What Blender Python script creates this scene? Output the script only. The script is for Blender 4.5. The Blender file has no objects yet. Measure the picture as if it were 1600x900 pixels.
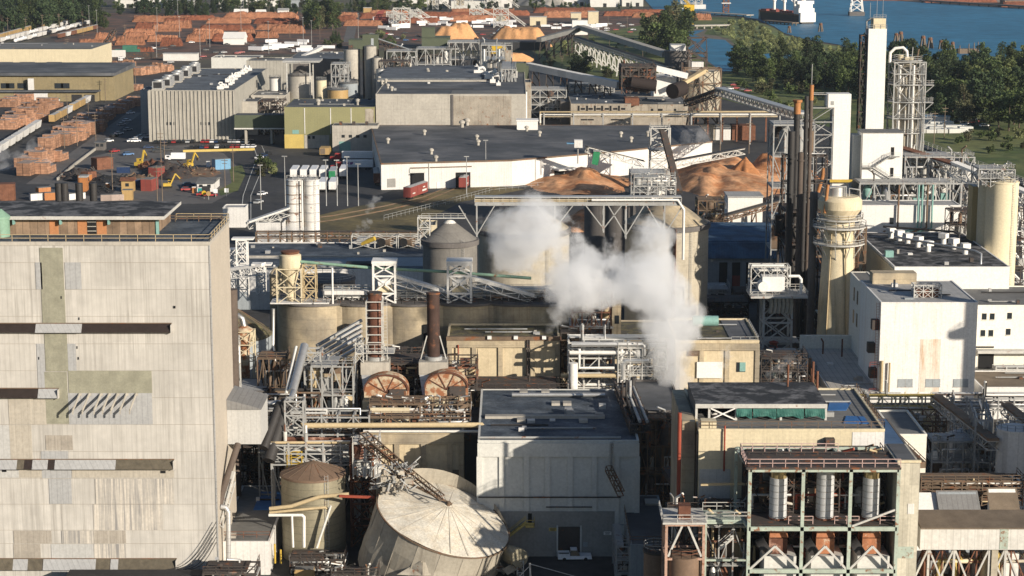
import bpy,math,random
from mathutils import Vector
R = math.radians
rnd = random.Random(7)
S = bpy.context.scene
COL = S.collection
# ---------------------------------------------------------------- camera, world, sun, exposure
F = 3111.0; PITCH = R(10.77); CH = 110.0
cam = bpy.data.objects.new('camera',bpy.data.cameras.new('camera')); COL.objects.link(cam)
cam.location = (0,0,CH); cam.rotation_euler = (R(90) - PITCH,0,0)
cam.data.sensor_width = 36; cam.data.lens = 70; cam.data.clip_start = 1; cam.data.clip_end = 40000
S.camera = cam
SUN_AZ,SUN_EL = R(45),R(17.5)          # to the right behind the camera, low
W = bpy.data.worlds.new('World'); S.world = W; W.use_nodes = True
nt = W.node_tree; bg = nt.nodes['Background']
sky = nt.nodes.new('ShaderNodeTexSky'); sky.sky_type = 'NISHITA'; sky.sun_disc = False
sky.sun_elevation = SUN_EL; sky.sun_rotation = math.pi - SUN_AZ; sky.air_density = 1.0; sky.dust_density = 1.0; sky.ozone_density = 3.0
nt.links.new(sky.outputs[0],bg.inputs[0]); bg.inputs[1].default_value = 0.064
sl = bpy.data.lights.new('sun','SUN'); sl.energy = 4.8; sl.angle = R(0.55); sl.color = (1,.89,.74)
so = bpy.data.objects.new('sun',sl); COL.objects.link(so)
sdir = Vector((math.sin(SUN_AZ) * math.cos(SUN_EL),-math.cos(SUN_AZ) * math.cos(SUN_EL),math.sin(SUN_EL)))
so.rotation_euler = sdir.to_track_quat('Z','Y').to_euler()
S.view_settings.view_transform = 'Standard'; S.view_settings.look = 'None'
S.view_settings.exposure = 0.52; S.view_settings.gamma = 1.0; S.view_settings.use_curve_mapping = False
S.cycles.max_bounces = 12; S.cycles.diffuse_bounces = 3; S.cycles.glossy_bounces = 2; S.cycles.volume_bounces = 12
S.cycles.volume_step_rate = 1.0; S.cycles.volume_max_steps = 256; S.cycles.use_denoising = True
# ---------------------------------------------------------------- measuring the photograph
cp,sp = math.cos(PITCH),math.sin(PITCH)
def G(px,py,z=0.0):                     # point of the height plane z seen at a photo pixel
    v = (450 - py) / F
    t = (z - CH) / (-sp + v * cp)
    return ((px - 800) / F * t,t * (cp + v * sp),z)
def Xp(px,Y,z=0.0): return (px - 800) / F * (Y * cp + (CH - z) * sp)
def Zp(py,Y):
    v = (450 - py) / F
    return CH + Y / (cp + v * sp) * (-sp + v * cp)
def Q(px,py,Y):                         # point at depth Y seen at a photo pixel
    z = Zp(py,Y); return (Xp(px,Y,z),Y,z)
# ---------------------------------------------------------------- mesh builder
class MB:
    def __init__(s): s.v = []; s.f = []; s.sm = []; s.mi = []; s.m = 0
    def add(s,vs,fs,sm=False):
        b = len(s.v); s.v += [tuple(p) for p in vs]
        for f in fs: s.f.append([b + i for i in f]); s.sm.append(sm); s.mi.append(s.m)
        return s
    def hexa(s,p):                       # 8 points: bottom ring ccw, top ring ccw
        return s.add(p,[(3,2,1,0),(4,5,6,7),(0,1,5,4),(1,2,6,5),(2,3,7,6),(3,0,4,7)])
    def box(s,x0,y0,z0,x1,y1,z1):
        return s.hexa([(x0,y0,z0),(x1,y0,z0),(x1,y1,z0),(x0,y1,z0),(x0,y0,z1),(x1,y0,z1),(x1,y1,z1),(x0,y1,z1)])
    def cb(s,c,w,d,h,rz=0,top=1.0): # box standing on c, turned by rz, top scaled
        ca,sa = math.cos(rz),math.sin(rz); P = []
        for k,z in ((1,0),(top,h)):
            for x,y in ((-w,-d),(w,-d),(w,d),(-w,d)):
                x *= k / 2; y *= k / 2; P.append((c[0] + x * ca - y * sa,c[1] + x * sa + y * ca,c[2] + z))
        return s.hexa(P)
    def bar(s,p,q,w,h=None):
        p,q = Vector(p),Vector(q); h = h or w; d = q - p
        if d.length < 1e-4: return s
        d.normalize(); up = Vector((0,0,1)) if abs(d.z) < .95 else Vector((0,1,0))
        a = d.cross(up).normalized(); b = a.cross(d).normalized(); a *= w / 2; b *= h / 2
        return s.hexa([p - a - b,p + a - b,q + a - b,q - a - b,p - a + b,p + a + b,q + a + b,q - a + b])
    def tube(s,p,q,r,n=8,r2=None,cap=True):
        return s.path([p,q],r,n,r2,cap)
    def path(s,pts,r,n=8,r2=None,cap=True):
        pts = [Vector(p) for p in pts]; r2 = r if r2 is None else r2; k = len(pts); vs = []
        up = None
        for i,p in enumerate(pts):
            d = Vector((0,0,0))
            if i: d += (p - pts[i - 1]).normalized()
            if i < k - 1: d += (pts[i + 1] - p).normalized()
            d.normalize()
            if up is None: up = Vector((0,0,1)) if abs(d.z) < .9 else Vector((0,1,0))
            a = d.cross(up)
            if a.length < .05: a = d.cross(Vector((1,.3,0)))
            a.normalize(); b = d.cross(a); up = a.cross(d) if abs(d.z) < .9 else up
            rr = r + (r2 - r) * i / max(1,k - 1)
            for j in range(n):
                t = 2 * math.pi * j / n; vs.append(p + a * (rr * math.cos(t)) + b * (rr * math.sin(t)))
        fs = [(i * n + j,i * n + (j + 1) % n,(i + 1) * n + (j + 1) % n,(i + 1) * n + j) for i in range(k - 1) for j in range(n)]
        s.add(vs,fs,True)
        if cap: s.add(vs[:n],[tuple(range(n))[::-1]]); s.add(vs[-n:],[tuple(range(n))])
        return s
    def lathe(s,prof,c=(0,0,0),n=24,sharp=True,a0=0,a1=None):
        full = a1 is None; m = n if full else n + 1; a1 = 2 * math.pi if full else a1
        def ring(r,z): return [(c[0] + r * math.cos(a0 + (a1 - a0) * j / n),c[1] + r * math.sin(a0 + (a1 - a0) * j / n),c[2] + z) for j in range(m)]
        for (r0,z0),(r1,z1) in zip(prof,prof[1:]):
            s.add(ring(r0,z0) + ring(r1,z1),[(j,(j + 1) % m,m + (j + 1) % m,m + j) for j in range(m if full else m - 1)],True)
        return s
    def prism(s,poly,z0,z1):
        n = len(poly)
        s.add([(x,y,z0) for x,y in poly] + [(x,y,z1) for x,y in poly],
              [tuple(range(n))[::-1],tuple(range(n,2 * n))] + [(i,(i + 1) % n,n + (i + 1) % n,n + i) for i in range(n)])
        return s
    def sheet(s,poly,z): return s.add([(x,y,z) for x,y in poly],[tuple(range(len(poly)))])
    def quad(s,a,b,c,d): return s.add([a,b,c,d],[(0,1,2,3)])
    def rail(s,pts,h=1.1,w=.07,step=2.0,closed=False):
        pts = [Vector(p) for p in pts]
        if closed: pts = pts + [pts[0]]
        for a,b in zip(pts,pts[1:]):
            n = max(1,round((b - a).length / step)); u = Vector((0,0,1))
            for t in (h,h * .52): s.bar(a + u * t,b + u * t,w)
            for i in range(n + 1): p = a.lerp(b,i / n); s.bar(p,p + u * h,w)
        return s
    def ladder(s,p,q,w=.6,t=.07,dirx=(1,0,0)):
        p,q,d = Vector(p),Vector(q),Vector(dirx) * (w / 2)
        s.bar(p - d,q - d,t); s.bar(p + d,q + d,t)
        n = max(2,int((q - p).length / .6))
        for i in range(n): a = p.lerp(q,(i + .5) / n); s.bar(a - d,a + d,t * .7)
        return s
    def frame(s,x0,y0,x1,y1,zs,w=.3,nx=1,ny=1,brace='x',bw=None):    # posts, beams at each level, braces
        bw = bw or w * .6
        X = [x0 + (x1 - x0) * i / nx for i in range(nx + 1)]; Y = [y0 + (y1 - y0) * i / ny for i in range(ny + 1)]
        for x in X:
            for y in Y: s.bar((x,y,zs[0]),(x,y,zs[-1]),w)
        for z in zs[1:]:
            for y in Y: s.bar((x0,y,z - w / 2),(x1,y,z - w / 2),w * .85)
            for x in X: s.bar((x,y0,z - w / 2),(x,y1,z - w / 2),w * .85)
        if brace:
            for k,(z0,z1) in enumerate(zip(zs,zs[1:])):
                for i in range(nx):
                    for y in (y0,y1):
                        a,b = (X[i],y),(X[i + 1],y)
                        if (i + k) % 2 or brace == 'x': s.bar((*a,z0),(*b,z1),bw)
                        if not (i + k) % 2 or brace == 'x': s.bar((*b,z0),(*a,z1),bw)
                for j in range(ny):
                    for x in (x0,x1):
                        a,b = (x,Y[j]),(x,Y[j + 1])
                        if (j + k) % 2: a,b = b,a
                        s.bar((*a,z0),(*b,z1),bw)
        return s
    def truss(s,p,q,w,h,n,t=.12):     # box girder with zigzag sides
        p,q = Vector(p),Vector(q); d = (q - p).normalized()
        a = d.cross(Vector((0,0,1)))
        a = a.normalized() * (w / 2) if a.length > .01 else Vector((w / 2,0,0))
        u = a.cross(d).normalized() * h
        if u.z < 0: u = -u
        for sg in (-1,1):
            for o in (0,1): s.bar(p + a * sg + u * o,q + a * sg + u * o,t)
            for i in range(n):
                A,B = p.lerp(q,i / n) + a * sg,p.lerp(q,(i + 1) / n) + a * sg
                if i % 2: s.bar(A + u,B,t * .7)
                else: s.bar(A,B + u,t * .7)
                s.bar(A,A + u,t * .7)
        for i in range(n + 1):
            A = p.lerp(q,i / n)
            for o in (0,1): s.bar(A - a + u * o,A + a + u * o,t * .7)
        return s
    def heap(s,cx,cy,rx,ry,h,n=26,seed=0,rz=0,flat=0.0,rough=.12,peaks=None):
        g = random.Random(seed); ph = [g.uniform(0,6.28) for _ in range(8)]; fr = [g.uniform(1.5,9) for _ in range(8)]
        ca,sa = math.cos(rz),math.sin(rz); vs = []
        pk = peaks or [(0,0,1,1)]
        for j in range(n + 1):
            for i in range(n + 1):
                u,v = i / n * 2 - 1,j / n * 2 - 1
                z = 0
                for (a,b,hh,rr) in pk:
                    r = math.hypot(u - a,v - b) / rr
                    r *= 1 + .14 * math.sin(math.atan2(v - b,u - a) * 3 + ph[0]) + .07 * math.sin(math.atan2(v - b,u - a) * 7 + ph[1])
                    z = max(z,hh * min(1,max(0,1 - r) / max(.05,1 - flat)))
                nz = sum(math.sin(u * fr[k] * 3 + v * fr[(k + 3) % 8] * 3 + ph[k]) for k in range(2,8)) / 6
                if z > 0: z = max(0.02,z * (1 + rough * nz * 1.6) + rough * .12 * nz)
                x,y = u * rx,v * ry
                vs.append((cx + x * ca - y * sa,cy + x * sa + y * ca,z * h if z > 0 else -.25))
        s.add(vs,[(j * (n + 1) + i,j * (n + 1) + i + 1,(j + 1) * (n + 1) + i + 1,(j + 1) * (n + 1) + i) for j in range(n) for i in range(n)
                   if max(vs[k][2] for k in (j * (n + 1) + i,j * (n + 1) + i + 1,(j + 1) * (n + 1) + i + 1,(j + 1) * (n + 1) + i)) > 0],True)
        return s
# ---------------------------------------------------------------- objects
OFF = {}
def build(name,mb,mats,off=(0,0,0)):
    me = bpy.data.meshes.new(name); ox,oy,oz = off
    me.from_pydata([(x - ox,y - oy,z - oz) for x,y,z in mb.v],[],mb.f)
    me.polygons.foreach_set('use_smooth',mb.sm)
    mats = mats if isinstance(mats,(list,tuple)) else [mats]
    for m in mats: me.materials.append(MT[m])
    if len(mats) > 1: me.polygons.foreach_set('material_index',mb.mi)
    me.update()
    o = bpy.data.objects.new(name,me); COL.objects.link(o); return o
def tag(o,label=None,cat=None,group=None,kind=None):
    if label: o['label'] = label
    if cat: o['category'] = cat
    if group: o['group'] = group
    if kind: o['kind'] = kind
    return o
def thing(name,label,cat,loc=(0,0,0),group=None):
    o = bpy.data.objects.new(name,None); COL.objects.link(o); o.location = loc; o.empty_display_size = .5
    OFF[o.name] = tuple(loc); return tag(o,label,cat,group)
def part(p,name,mb,mats,label=None):
    o = build(name,mb,mats,OFF[p.name]); o.parent = p; OFF[o.name] = OFF[p.name]
    if label: o['label'] = label
    return o
def single(name,mb,mats,label,cat,loc=(0,0,0),group=None):
    o = build(name,mb,mats,loc); o.location = loc; OFF[o.name] = tuple(loc); return tag(o,label,cat,group)
def struct(name,mb,mats): return tag(build(name,mb,mats),kind='structure')
def stuff(name,mb,mats): return tag(build(name,mb,mats),kind='stuff')
KIDS = {}
def kids(o):
    return [c for c in o.children]
def dup(o,loc,rz=0.0,label=None,group=None,s=1.0,sz=None):
    def rec(a,par):
        c = a.copy(); COL.objects.link(c)
        if par is not None: c.parent = par
        for k in a.children: rec(k,c)
        return c
    r = rec(o,None); r.location = loc; r.rotation_euler = (0,0,rz); r.scale = (s,s,sz or s)
    if label: r['label'] = label
    if group: r['group'] = group
    return r
class Proto:                                # first use moves the original, later uses copy it
    def __init__(s,o): s.o = o; s.used = False
    def put(s,loc,rz=0.0,label=None,group=None,sc=1.0,sz=None):
        if not s.used:
            s.used = True; o = s.o; o.location = loc; o.rotation_euler = (0,0,rz); o.scale = (sc,sc,sz or sc); tag(o,label,None,group); return o
        return dup(s.o,loc,rz,label,group,sc,sz)
# ---------------------------------------------------------------- materials
MT = {}
def M(key,col,rough=.85,metal=0.0,var=.18,vs=.25,fine=.10,streak=0.0,scol=(.12,.11,.1),sw=1.6,panel=None,seam=None,seamd=.55,
      sthr=.5,rust=0.0,rcol=(.2,.075,.03),rs=.5,bump=0.0,flat=False,randv=0.0,patch=None):
    m = bpy.data.materials.new(key); m.use_nodes = True; MT[key] = m
    t = m.node_tree; N = t.nodes; L = t.links; bs = N['Principled BSDF']
    bs.inputs['Roughness'].default_value = rough; bs.inputs['Metallic'].default_value = metal
    if 'Specular IOR Level' in bs.inputs: bs.inputs['Specular IOR Level'].default_value = .3
    def node(ty,**kw):
        n = N.new(ty)
        for k,v in kw.items(): setattr(n,k,v)
        return n
    def put(i,v):
        if hasattr(v,'links') or isinstance(v,bpy.types.NodeSocket): L.new(v,i)
        else: i.default_value = v
    def ma(op,a,b=0.0,c=0.0):
        n = node('ShaderNodeMath',operation=op); put(n.inputs[0],a); put(n.inputs[1],b); put(n.inputs[2],c); return n.outputs[0]
    def mix(f,a,b,bt='MIX'):
        n = node('ShaderNodeMix',data_type='RGBA',blend_type=bt); put(n.inputs[0],f); put(n.inputs[6],a); put(n.inputs[7],b); return n.outputs[2]
    def noise(vec,sc,det=4,ro=.6):
        n = node('ShaderNodeTexNoise'); n.inputs['Scale'].default_value = sc; n.inputs['Detail'].default_value = det; n.inputs['Roughness'].default_value = ro; L.new(vec,n.inputs['Vector']); return n.outputs[0]
    def rng(v,a,b,c=0.0,d=1.0):
        n = node('ShaderNodeMapRange'); put(n.inputs[0],v)
        for i,q in enumerate((a,b,c,d)): put(n.inputs[i + 1],q)
        return n.outputs[0]
    def vec(a,b,c=0.0):
        n = node('ShaderNodeCombineXYZ'); put(n.inputs[0],a); put(n.inputs[1],b); put(n.inputs[2],c); return n.outputs[0]
    pos = node('ShaderNodeNewGeometry').outputs['Position']
    sx = node('ShaderNodeSeparateXYZ'); L.new(pos,sx.inputs[0]); x,y,z = sx.outputs[0],sx.outputs[1],sx.outputs[2]
    u,v = (x,y) if flat else (ma('ADD',x,y),z)
    c = (*col,1)
    if patch: c = mix(rng(noise(pos,patch[1],3),.45,.6),c,(*patch[0],1))
    if var: c = mix(1.0,c,mixg(node,L,rng(noise(pos,vs,5),.25,.75,1 - var,1 + var * .6)),'MULTIPLY')
    if fine: c = mix(1.0,c,mixg(node,L,rng(noise(pos,vs * 9,3),.3,.7,1 - fine,1 + fine)),'MULTIPLY')
    if randv:
        oi = node('ShaderNodeObjectInfo'); c = mix(1.0,c,mixg(node,L,rng(oi.outputs['Random'],0,1,1 - randv,1 + randv * .7)),'MULTIPLY')
    if panel:
        wn = node('ShaderNodeTexWhiteNoise',noise_dimensions='2D')
        L.new(vec(ma('FLOOR',ma('DIVIDE',u,panel[0])),ma('FLOOR',ma('DIVIDE',v,panel[1]))),wn.inputs['Vector'])
        c = mix(1.0,c,mixg(node,L,rng(wn.outputs['Value'],0,1,1 - panel[2],1 + panel[2] * .5)),'MULTIPLY')
    if streak:
        sv = vec(ma('MULTIPLY',u,sw),ma('MULTIPLY',v,.05)) if not flat else vec(ma('MULTIPLY',u,.12),ma('MULTIPLY',v,sw))
        a = rng(noise(sv,1.0,5,.7),sthr,sthr + .2)
        a = ma('MULTIPLY',a,rng(noise(pos,.09,3),sthr - .16,sthr + .1))
        c = mix(ma('MULTIPLY',a,streak),c,(*scol,1))
    if rust:
        c = mix(ma('MULTIPLY',rng(noise(pos,rs,7,.7),.62 - rust * .3,.68 - rust * .22),.9),c,(*rcol,1))
    if seam:
        d = None
        for q,per in ((u,seam[0]),(v,seam[1])):
            if not per: continue
            e = ma('LESS_THAN',ma('FRACT',ma('DIVIDE',q,per)),.12 / per if per > 1 else .16)
            d = e if d is None else ma('MAXIMUM',d,e)
        c = mix(ma('MULTIPLY',d,1 - seamd),c,(.02,.02,.02,1))
    L.new(c,bs.inputs['Base Color'])
    if bump:
        b = node('ShaderNodeBump'); b.inputs['Strength'].default_value = .8; b.inputs['Distance'].default_value = bump
        L.new(noise(pos,vs * 6,5,.65),b.inputs['Height']); L.new(b.outputs[0],bs.inputs['Normal'])
    return m
def mixg(node,L,val):
    n = node('ShaderNodeCombineColor'); [L.new(val,n.inputs[i]) for i in range(3)]; return n.outputs[0]
# walls
M('sid_beige',(.485,.467,.435),var=.2,vs=.07,fine=.06,streak=.95,sthr=.465,scol=(.30,.285,.26),sw=1.9,panel=(3.2,4.6,.06),seam=(.8,0),seamd=.9)
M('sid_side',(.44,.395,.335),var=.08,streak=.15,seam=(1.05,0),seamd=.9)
M('sid_grey',(.34,.345,.35),var=.06,streak=.2,seam=(.9,0),seamd=.85)
M('sid_green',(.27,.265,.205),var=.25,vs=.5,streak=.3,seam=(1.15,0),seamd=1.0)
M('sid_dirty',(.33,.30,.26),var=.2,streak=.6,scol=(.5,.46,.4),sw=2.5,seam=(1.05,0),seamd=.85)
M('hood_rust',(.028,.020,.018),var=.3,vs=1.5)
M('hood_moss',(.11,.095,.07),var=.4,vs=1.2,streak=.5,scol=(.03,.03,.03))
M('ply',(.27,.19,.13),var=.45,vs=.35,panel=(1.22,9,.35),streak=.5,scol=(.12,.1,.08),seam=(1.22,0),seamd=.6)
M('ply_new',(.42,.19,.085),var=.2,vs=.8)
M('conc',(.42,.375,.29),var=.22,vs=.12,streak=.45,scol=(.2,.17,.13),bump=.05)
M('conc_form',(.41,.37,.295),var=.2,vs=.15,streak=.5,scol=(.2,.17,.125),seam=(0,1.9),seamd=.85,bump=.05)
M('conc_tan',(.43,.36,.25),var=.28,vs=.2,seam=(0,2.1),seamd=.8,patch=((.27,.235,.18),.11),streak=.8,scol=(.2,.15,.1),bump=.04)
M('conc_cream',(.54,.455,.31),var=.2,vs=.2,streak=.7,scol=(.28,.21,.14),bump=.03); M('silo_shade',(.19,.18,.165),var=.25,streak=.7,scol=(.08,.08,.08),seam=(0,2),seamd=.85)  # silo grey is darkened for the shadow on the smaller silo
M('conc_grey',(.40,.375,.33),var=.2,vs=.1,streak=.55,scol=(.16,.15,.14),seam=(0,3.0),seamd=.85)
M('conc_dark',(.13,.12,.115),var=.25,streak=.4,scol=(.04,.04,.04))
M('conc_old',(.33,.295,.245),var=.35,vs=.2,streak=.8,scol=(.07,.055,.045),rust=.12)
M('conc_rib',(.36,.345,.305),var=.2,streak=.5,scol=(.15,.14,.13),seam=(1.9,0),seamd=.35)
M('white',(.62,.61,.59),var=.09,streak=.4,scol=(.36,.34,.31),seam=(1.2,0),seamd=.84)
M('white_clean',(.70,.69,.665),var=.05,streak=.12,scol=(.5,.45,.38),seam=(2.6,0),seamd=.93)
M('white_rust',(.73,.72,.69),var=.05,streak=.35,scol=(.42,.24,.12),sw=.5,seam=(1.0,0),seamd=.92)
M('stucco',(.73,.70,.62),var=.06,streak=.2,scol=(.5,.45,.36))
M('wht_panel',(.55,.55,.52),var=.08,streak=.25,scol=(.3,.3,.28))
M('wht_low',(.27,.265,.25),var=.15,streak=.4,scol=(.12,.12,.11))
M('cream',(.58,.51,.36),var=.10,streak=.35,scol=(.3,.25,.17),seam=(3,3.2),seamd=.9)
M('cream_c',(.62,.54,.38),var=.16,vs=.4,streak=.75,scol=(.26,.19,.1),sw=1.1,bump=.03)
M('silo_cream',(.62,.55,.39),var=.05,streak=.25,scol=(.42,.36,.24))
M('tan',(.40,.31,.16),var=.06,streak=.2,scol=(.25,.2,.12))
M('ochre',(.25,.205,.118),var=.2,vs=.1,streak=.6,scol=(.1,.08,.05),seam=(6,0),seamd=.8)
M('olive',(.25,.24,.125),var=.08,streak=.15,seam=(1.1,0),seamd=.93)
M('dkgreen',(.085,.10,.065),var=.12,streak=.2,seam=(2.2,0),seamd=.9)
M('yellowp',(.50,.38,.12),var=.15)
M('bluewall',(.28,.31,.33),var=.12,streak=.35,scol=(.1,.1,.1),seam=(1.2,0),seamd=.85)
M('boxred',(.23,.055,.045),var=.2,streak=.3,rough=.7,seam=(1.6,0),seamd=.8)
M('brick',(.16,.085,.06),var=.3,vs=.3)
M('silo_white',(.70,.68,.64),var=.12,streak=.5,scol=(.38,.24,.15),sw=1.3,seam=(0,1.5),seamd=.85,rust=.15,rs=.4)
M('rust_pat',(.71,.66,.58),var=.06,streak=.9,sthr=.44,scol=(.42,.2,.06),sw=.5,seam=(1.0,0),seamd=.9)
M('sid_seam',(.30,.27,.23),var=.2)
M('sid_grey2',(.43,.43,.42),var=.08,streak=.3,scol=(.3,.3,.3),seam=(1.05,0),seamd=.88)
M('sid_dirty2',(.38,.35,.30),var=.15,streak=.6,scol=(.55,.5,.42),sw=2.2,seam=(1.05,0),seamd=.88)
M('sid_wash',(.55,.51,.45),var=.1,streak=1.0,sthr=.40,scol=(.24,.235,.23),sw=2.4,seam=(1.05,0),seamd=.9)
M('patchwork',(.47,.44,.36),var=.1,streak=.3,panel=(1.6,5.2,.3),seam=(1.1,0),seamd=.85)
M('wht_gal',(.56,.55,.52),var=.12,streak=.55,scol=(.36,.34,.31),sw=1.6,seam=(1.1,0),seamd=.85)
# roofs (flat)
def roof(k,c,**kw): M(k,c,flat=True,**kw)
roof('rf_dark',(.080,.087,.098),patch=((.125,.128,.136),.03),var=.35,vs=.06,streak=.35,scol=(.12,.12,.12),sw=.5,panel=(9,2.0,.15))
roof('rf_blue',(.12,.135,.155),var=.45,vs=.12,streak=.7,scol=(.03,.033,.038),sw=.5,panel=(12,1.6,.15),fine=.25)
roof('rf_navy',(.050,.066,.088),var=.4,vs=.3,patch=((.10,.12,.145),.18),fine=.35,streak=.4,scol=(.025,.03,.04),sw=.5)
roof('rf_patch',(.032,.034,.038),var=.3,vs=.3,patch=((.15,.15,.155),.35),fine=.3)
roof('rf_grey',(.17,.17,.165),var=.3,vs=.1,streak=.5,scol=(.06,.06,.06))
roof('rf_lt',(.36,.36,.355),var=.25,vs=.12,streak=.4,scol=(.14,.14,.14),seam=(1.5,0),seamd=.8)
roof('rf_moss',(.09,.08,.06),var=.5,vs=.35,patch=((.16,.14,.07),.5),fine=.3,bump=.1)
roof('rf_cblue',(.06,.125,.21),var=.2,vs=.2,patch=((.045,.08,.13),.15),streak=.3,scol=(.25,.3,.35),sw=.3,seam=(.8,0),seamd=.85)
roof('rf_tan',(.45,.43,.40),var=.15,vs=.3,streak=.65,scol=(.12,.1,.09),sw=.6,seam=(1.3,0),seamd=.6)
roof('rf_tanflat',(.17,.135,.10),var=.3,vs=.4)
roof('rf_corr',(.20,.2,.2),var=.15,seam=(.9,0),seamd=.8)
M('tarp_blue',(.04,.14,.36),rough=.5,var=.2); M('tarp_green',(.035,.13,.11),rough=.7,var=.35,vs=.6)
# metals
M('steel',(.33,.335,.33),rough=.6,metal=.1,var=.2,rust=.12,rs=.8)
M('steel_w',(.47,.465,.44),rough=.6,var=.15,streak=.2,rust=.08,rs=.8)
M('steel_dk',(.065,.055,.05),var=.3,rust=.2,rs=.6)
M('steel_rust',(.17,.075,.045),var=.35,vs=.6,rust=.2,rcol=(.07,.035,.025))
M('steel_brn',(.16,.115,.08),var=.3,rust=.25)
M('mint',(.37,.43,.37),rough=.6,var=.25,rust=.2,rs=.9)
M('pipe_g',(.05,.16,.11),rough=.5,var=.2); M('pipe_t',(.2,.36,.33),rough=.5,var=.15)
M('pipe_w',(.66,.65,.62),rough=.5,var=.12,streak=.1); M('pipe_s',(.55,.55,.54),rough=.42,metal=.75,var=.15,vs=.8)
M('pipe_k',(.035,.033,.033),rough=.6,var=.2); M('pipe_r',(.28,.06,.035),rough=.6,var=.3); M('pipe_tan',(.45,.36,.22),rough=.7,var=.15)
M('steel_brn2',(.10,.078,.065),var=.25); M('steel_pink',(.5,.36,.33),var=.2,rust=.1); M('steel_rust2',(.42,.28,.22),var=.25,rust=.3,rs=.9); M('steel_cream',(.55,.5,.36),var=.2,rust=.12)
M('pipe_gr',(.2,.33,.25),rough=.6,var=.25,rust=.1); M('brass',(.48,.38,.2),rough=.35,metal=.6,var=.2); M('duct_s',(.50,.51,.52),rough=.5,metal=.15,var=.1,vs=.4); M('fan_or',(.36,.15,.075),var=.4,vs=.7,rust=.2,rcol=(.5,.4,.3),rs=.8)
M('tarp_cblue',(.14,.25,.36),rough=.6,var=.2,flat=True,seam=(.6,0),seamd=.8); M('tarp_blue2',(.05,.1,.2),rough=.6,var=.3,flat=True,streak=.3,scol=(.2,.25,.3))
M('galv',(.48,.48,.475),rough=.45,metal=.45,var=.15,vs=.5,seam=(0,1.2),seamd=.75)
M('stack_rust',(.13,.055,.035),var=.5,vs=.5,rust=.2,rcol=(.34,.2,.15),rs=.35,streak=.5,scol=(.04,.02,.015))
M('stack_dark',(.055,.033,.027),var=.4,vs=.5,rust=.25,rcol=(.16,.07,.04),rs=.4,streak=.4,scol=(.02,.015,.012)); M('fan',(.50,.42,.30),var=.3,vs=.6,rust=.6,rcol=(.26,.09,.035),rs=.55)
M('fan_rust',(.13,.055,.035),var=.4,vs=.6)
M('yellow',(.48,.33,.05),rough=.6,var=.15); M('orange',(.36,.16,.06),rough=.6,var=.2)
M('tank_gold',(.28,.255,.185),rough=.5,metal=.3,var=.15,streak=.4,scol=(.1,.09,.07),seam=(0,1.3),seamd=.75)
M('tank_brown',(.17,.115,.08),var=.25,vs=.3,rough=.7)
M('dome_wht',(.58,.55,.48),var=.25,vs=.35,fine=.2,rough=.7,patch=((.56,.51,.42),.6),streak=.35,scol=(.25,.2,.15))
M('dome_seam',(.47,.43,.36),var=.2); M('tank_side',(.36,.33,.275),var=.2,vs=.25,streak=.75,scol=(.14,.12,.095),sw=1.5)
M('tank_g',(.30,.27,.215),var=.2,streak=.4,scol=(.12,.1,.08),seam=(1.3,1.3),seamd=.7)
M('glass',(.025,.03,.035),rough=.15,var=.1); M('glass_l',(.33,.36,.38),rough=.25,var=.2)
M('black',(.012,.012,.013),var=.1); M('dark',(.03,.03,.032),var=.3)
M('debris',(.36,.33,.28),var=.5,vs=.8,rust=.2)
M('rubber',(.02,.02,.02),var=.1)
for k,c in dict(red=(.32,.035,.035),blue=(.04,.13,.3),cwhite=(.75,.75,.76),csilver=(.42,.43,.44),cblack=(.02,.02,.022),teal=(.03,.25,.24),lblue=(.13,.28,.43),oran=(.38,.16,.06),ylw=(.55,.36,.03),grn=(.03,.2,.09),dkblue=(.02,.04,.1),tanb=(.4,.27,.12)).items():
    M('c_' + k,c,rough=.4,var=.08)
# ground and nature
M('asphalt',(.047,.047,.05),var=.35,vs=.05,fine=.2,flat=True,patch=((.06,.058,.057),.03))
M('asph_l',(.13,.123,.118),var=.25,vs=.05,flat=True,fine=.15)
M('dirt',(.16,.09,.062),var=.4,vs=.05,flat=True,fine=.25,patch=((.07,.058,.05),.04))
M('earth',(.085,.072,.058),var=.4,vs=.012,flat=True,fine=.2,patch=((.09,.085,.045),.006))
M('grass_dry',(.17,.135,.06),var=.35,vs=.06,flat=True,fine=.25,patch=((.10,.085,.045),.05))
M('grass',(.16,.175,.06),var=.4,vs=.02,flat=True,fine=.3,patch=((.06,.085,.022),.02))
M('marsh',(.16,.20,.07),var=.4,vs=.02,flat=True,fine=.35,patch=((.13,.14,.055),.012))
M('mud',(.15,.13,.10),var=.3,vs=.03,flat=True)
M('bark',(.62,.34,.18),var=.45,vs=.06,fine=.3,patch=((.46,.2,.085),.1),bump=.3)
M('chip',(.62,.33,.15),var=.15,vs=.08,fine=.15,bump=.2)
M('chip_r',(.45,.20,.085),var=.2,vs=.1,fine=.2,bump=.2)
M('logs',(.37,.165,.09),var=.5,vs=.25,fine=.4,seam=(0,.9),seamd=.5,randv=.25,bump=.4)
M('logs_d',(.24,.085,.045),var=.5,vs=.25,fine=.4,seam=(0,.9),seamd=.5,randv=.2,bump=.4)
M('lumber',(.39,.215,.135),var=.3,vs=.5,panel=(1.2,1.1,.28),seam=(2.4,1.1),seamd=.45,randv=.25)
M('lum_top',(.34,.27,.235),var=.2,vs=.3,randv=.2,panel=(2.4,2.4,.2),flat=True)
M('ltmark',(.6,.6,.56),var=.2,vs=1.0); M('wood',(.17,.13,.095),var=.25,vs=2)
M('trunk',(.09,.068,.05),var=.3,vs=1.5)
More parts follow.
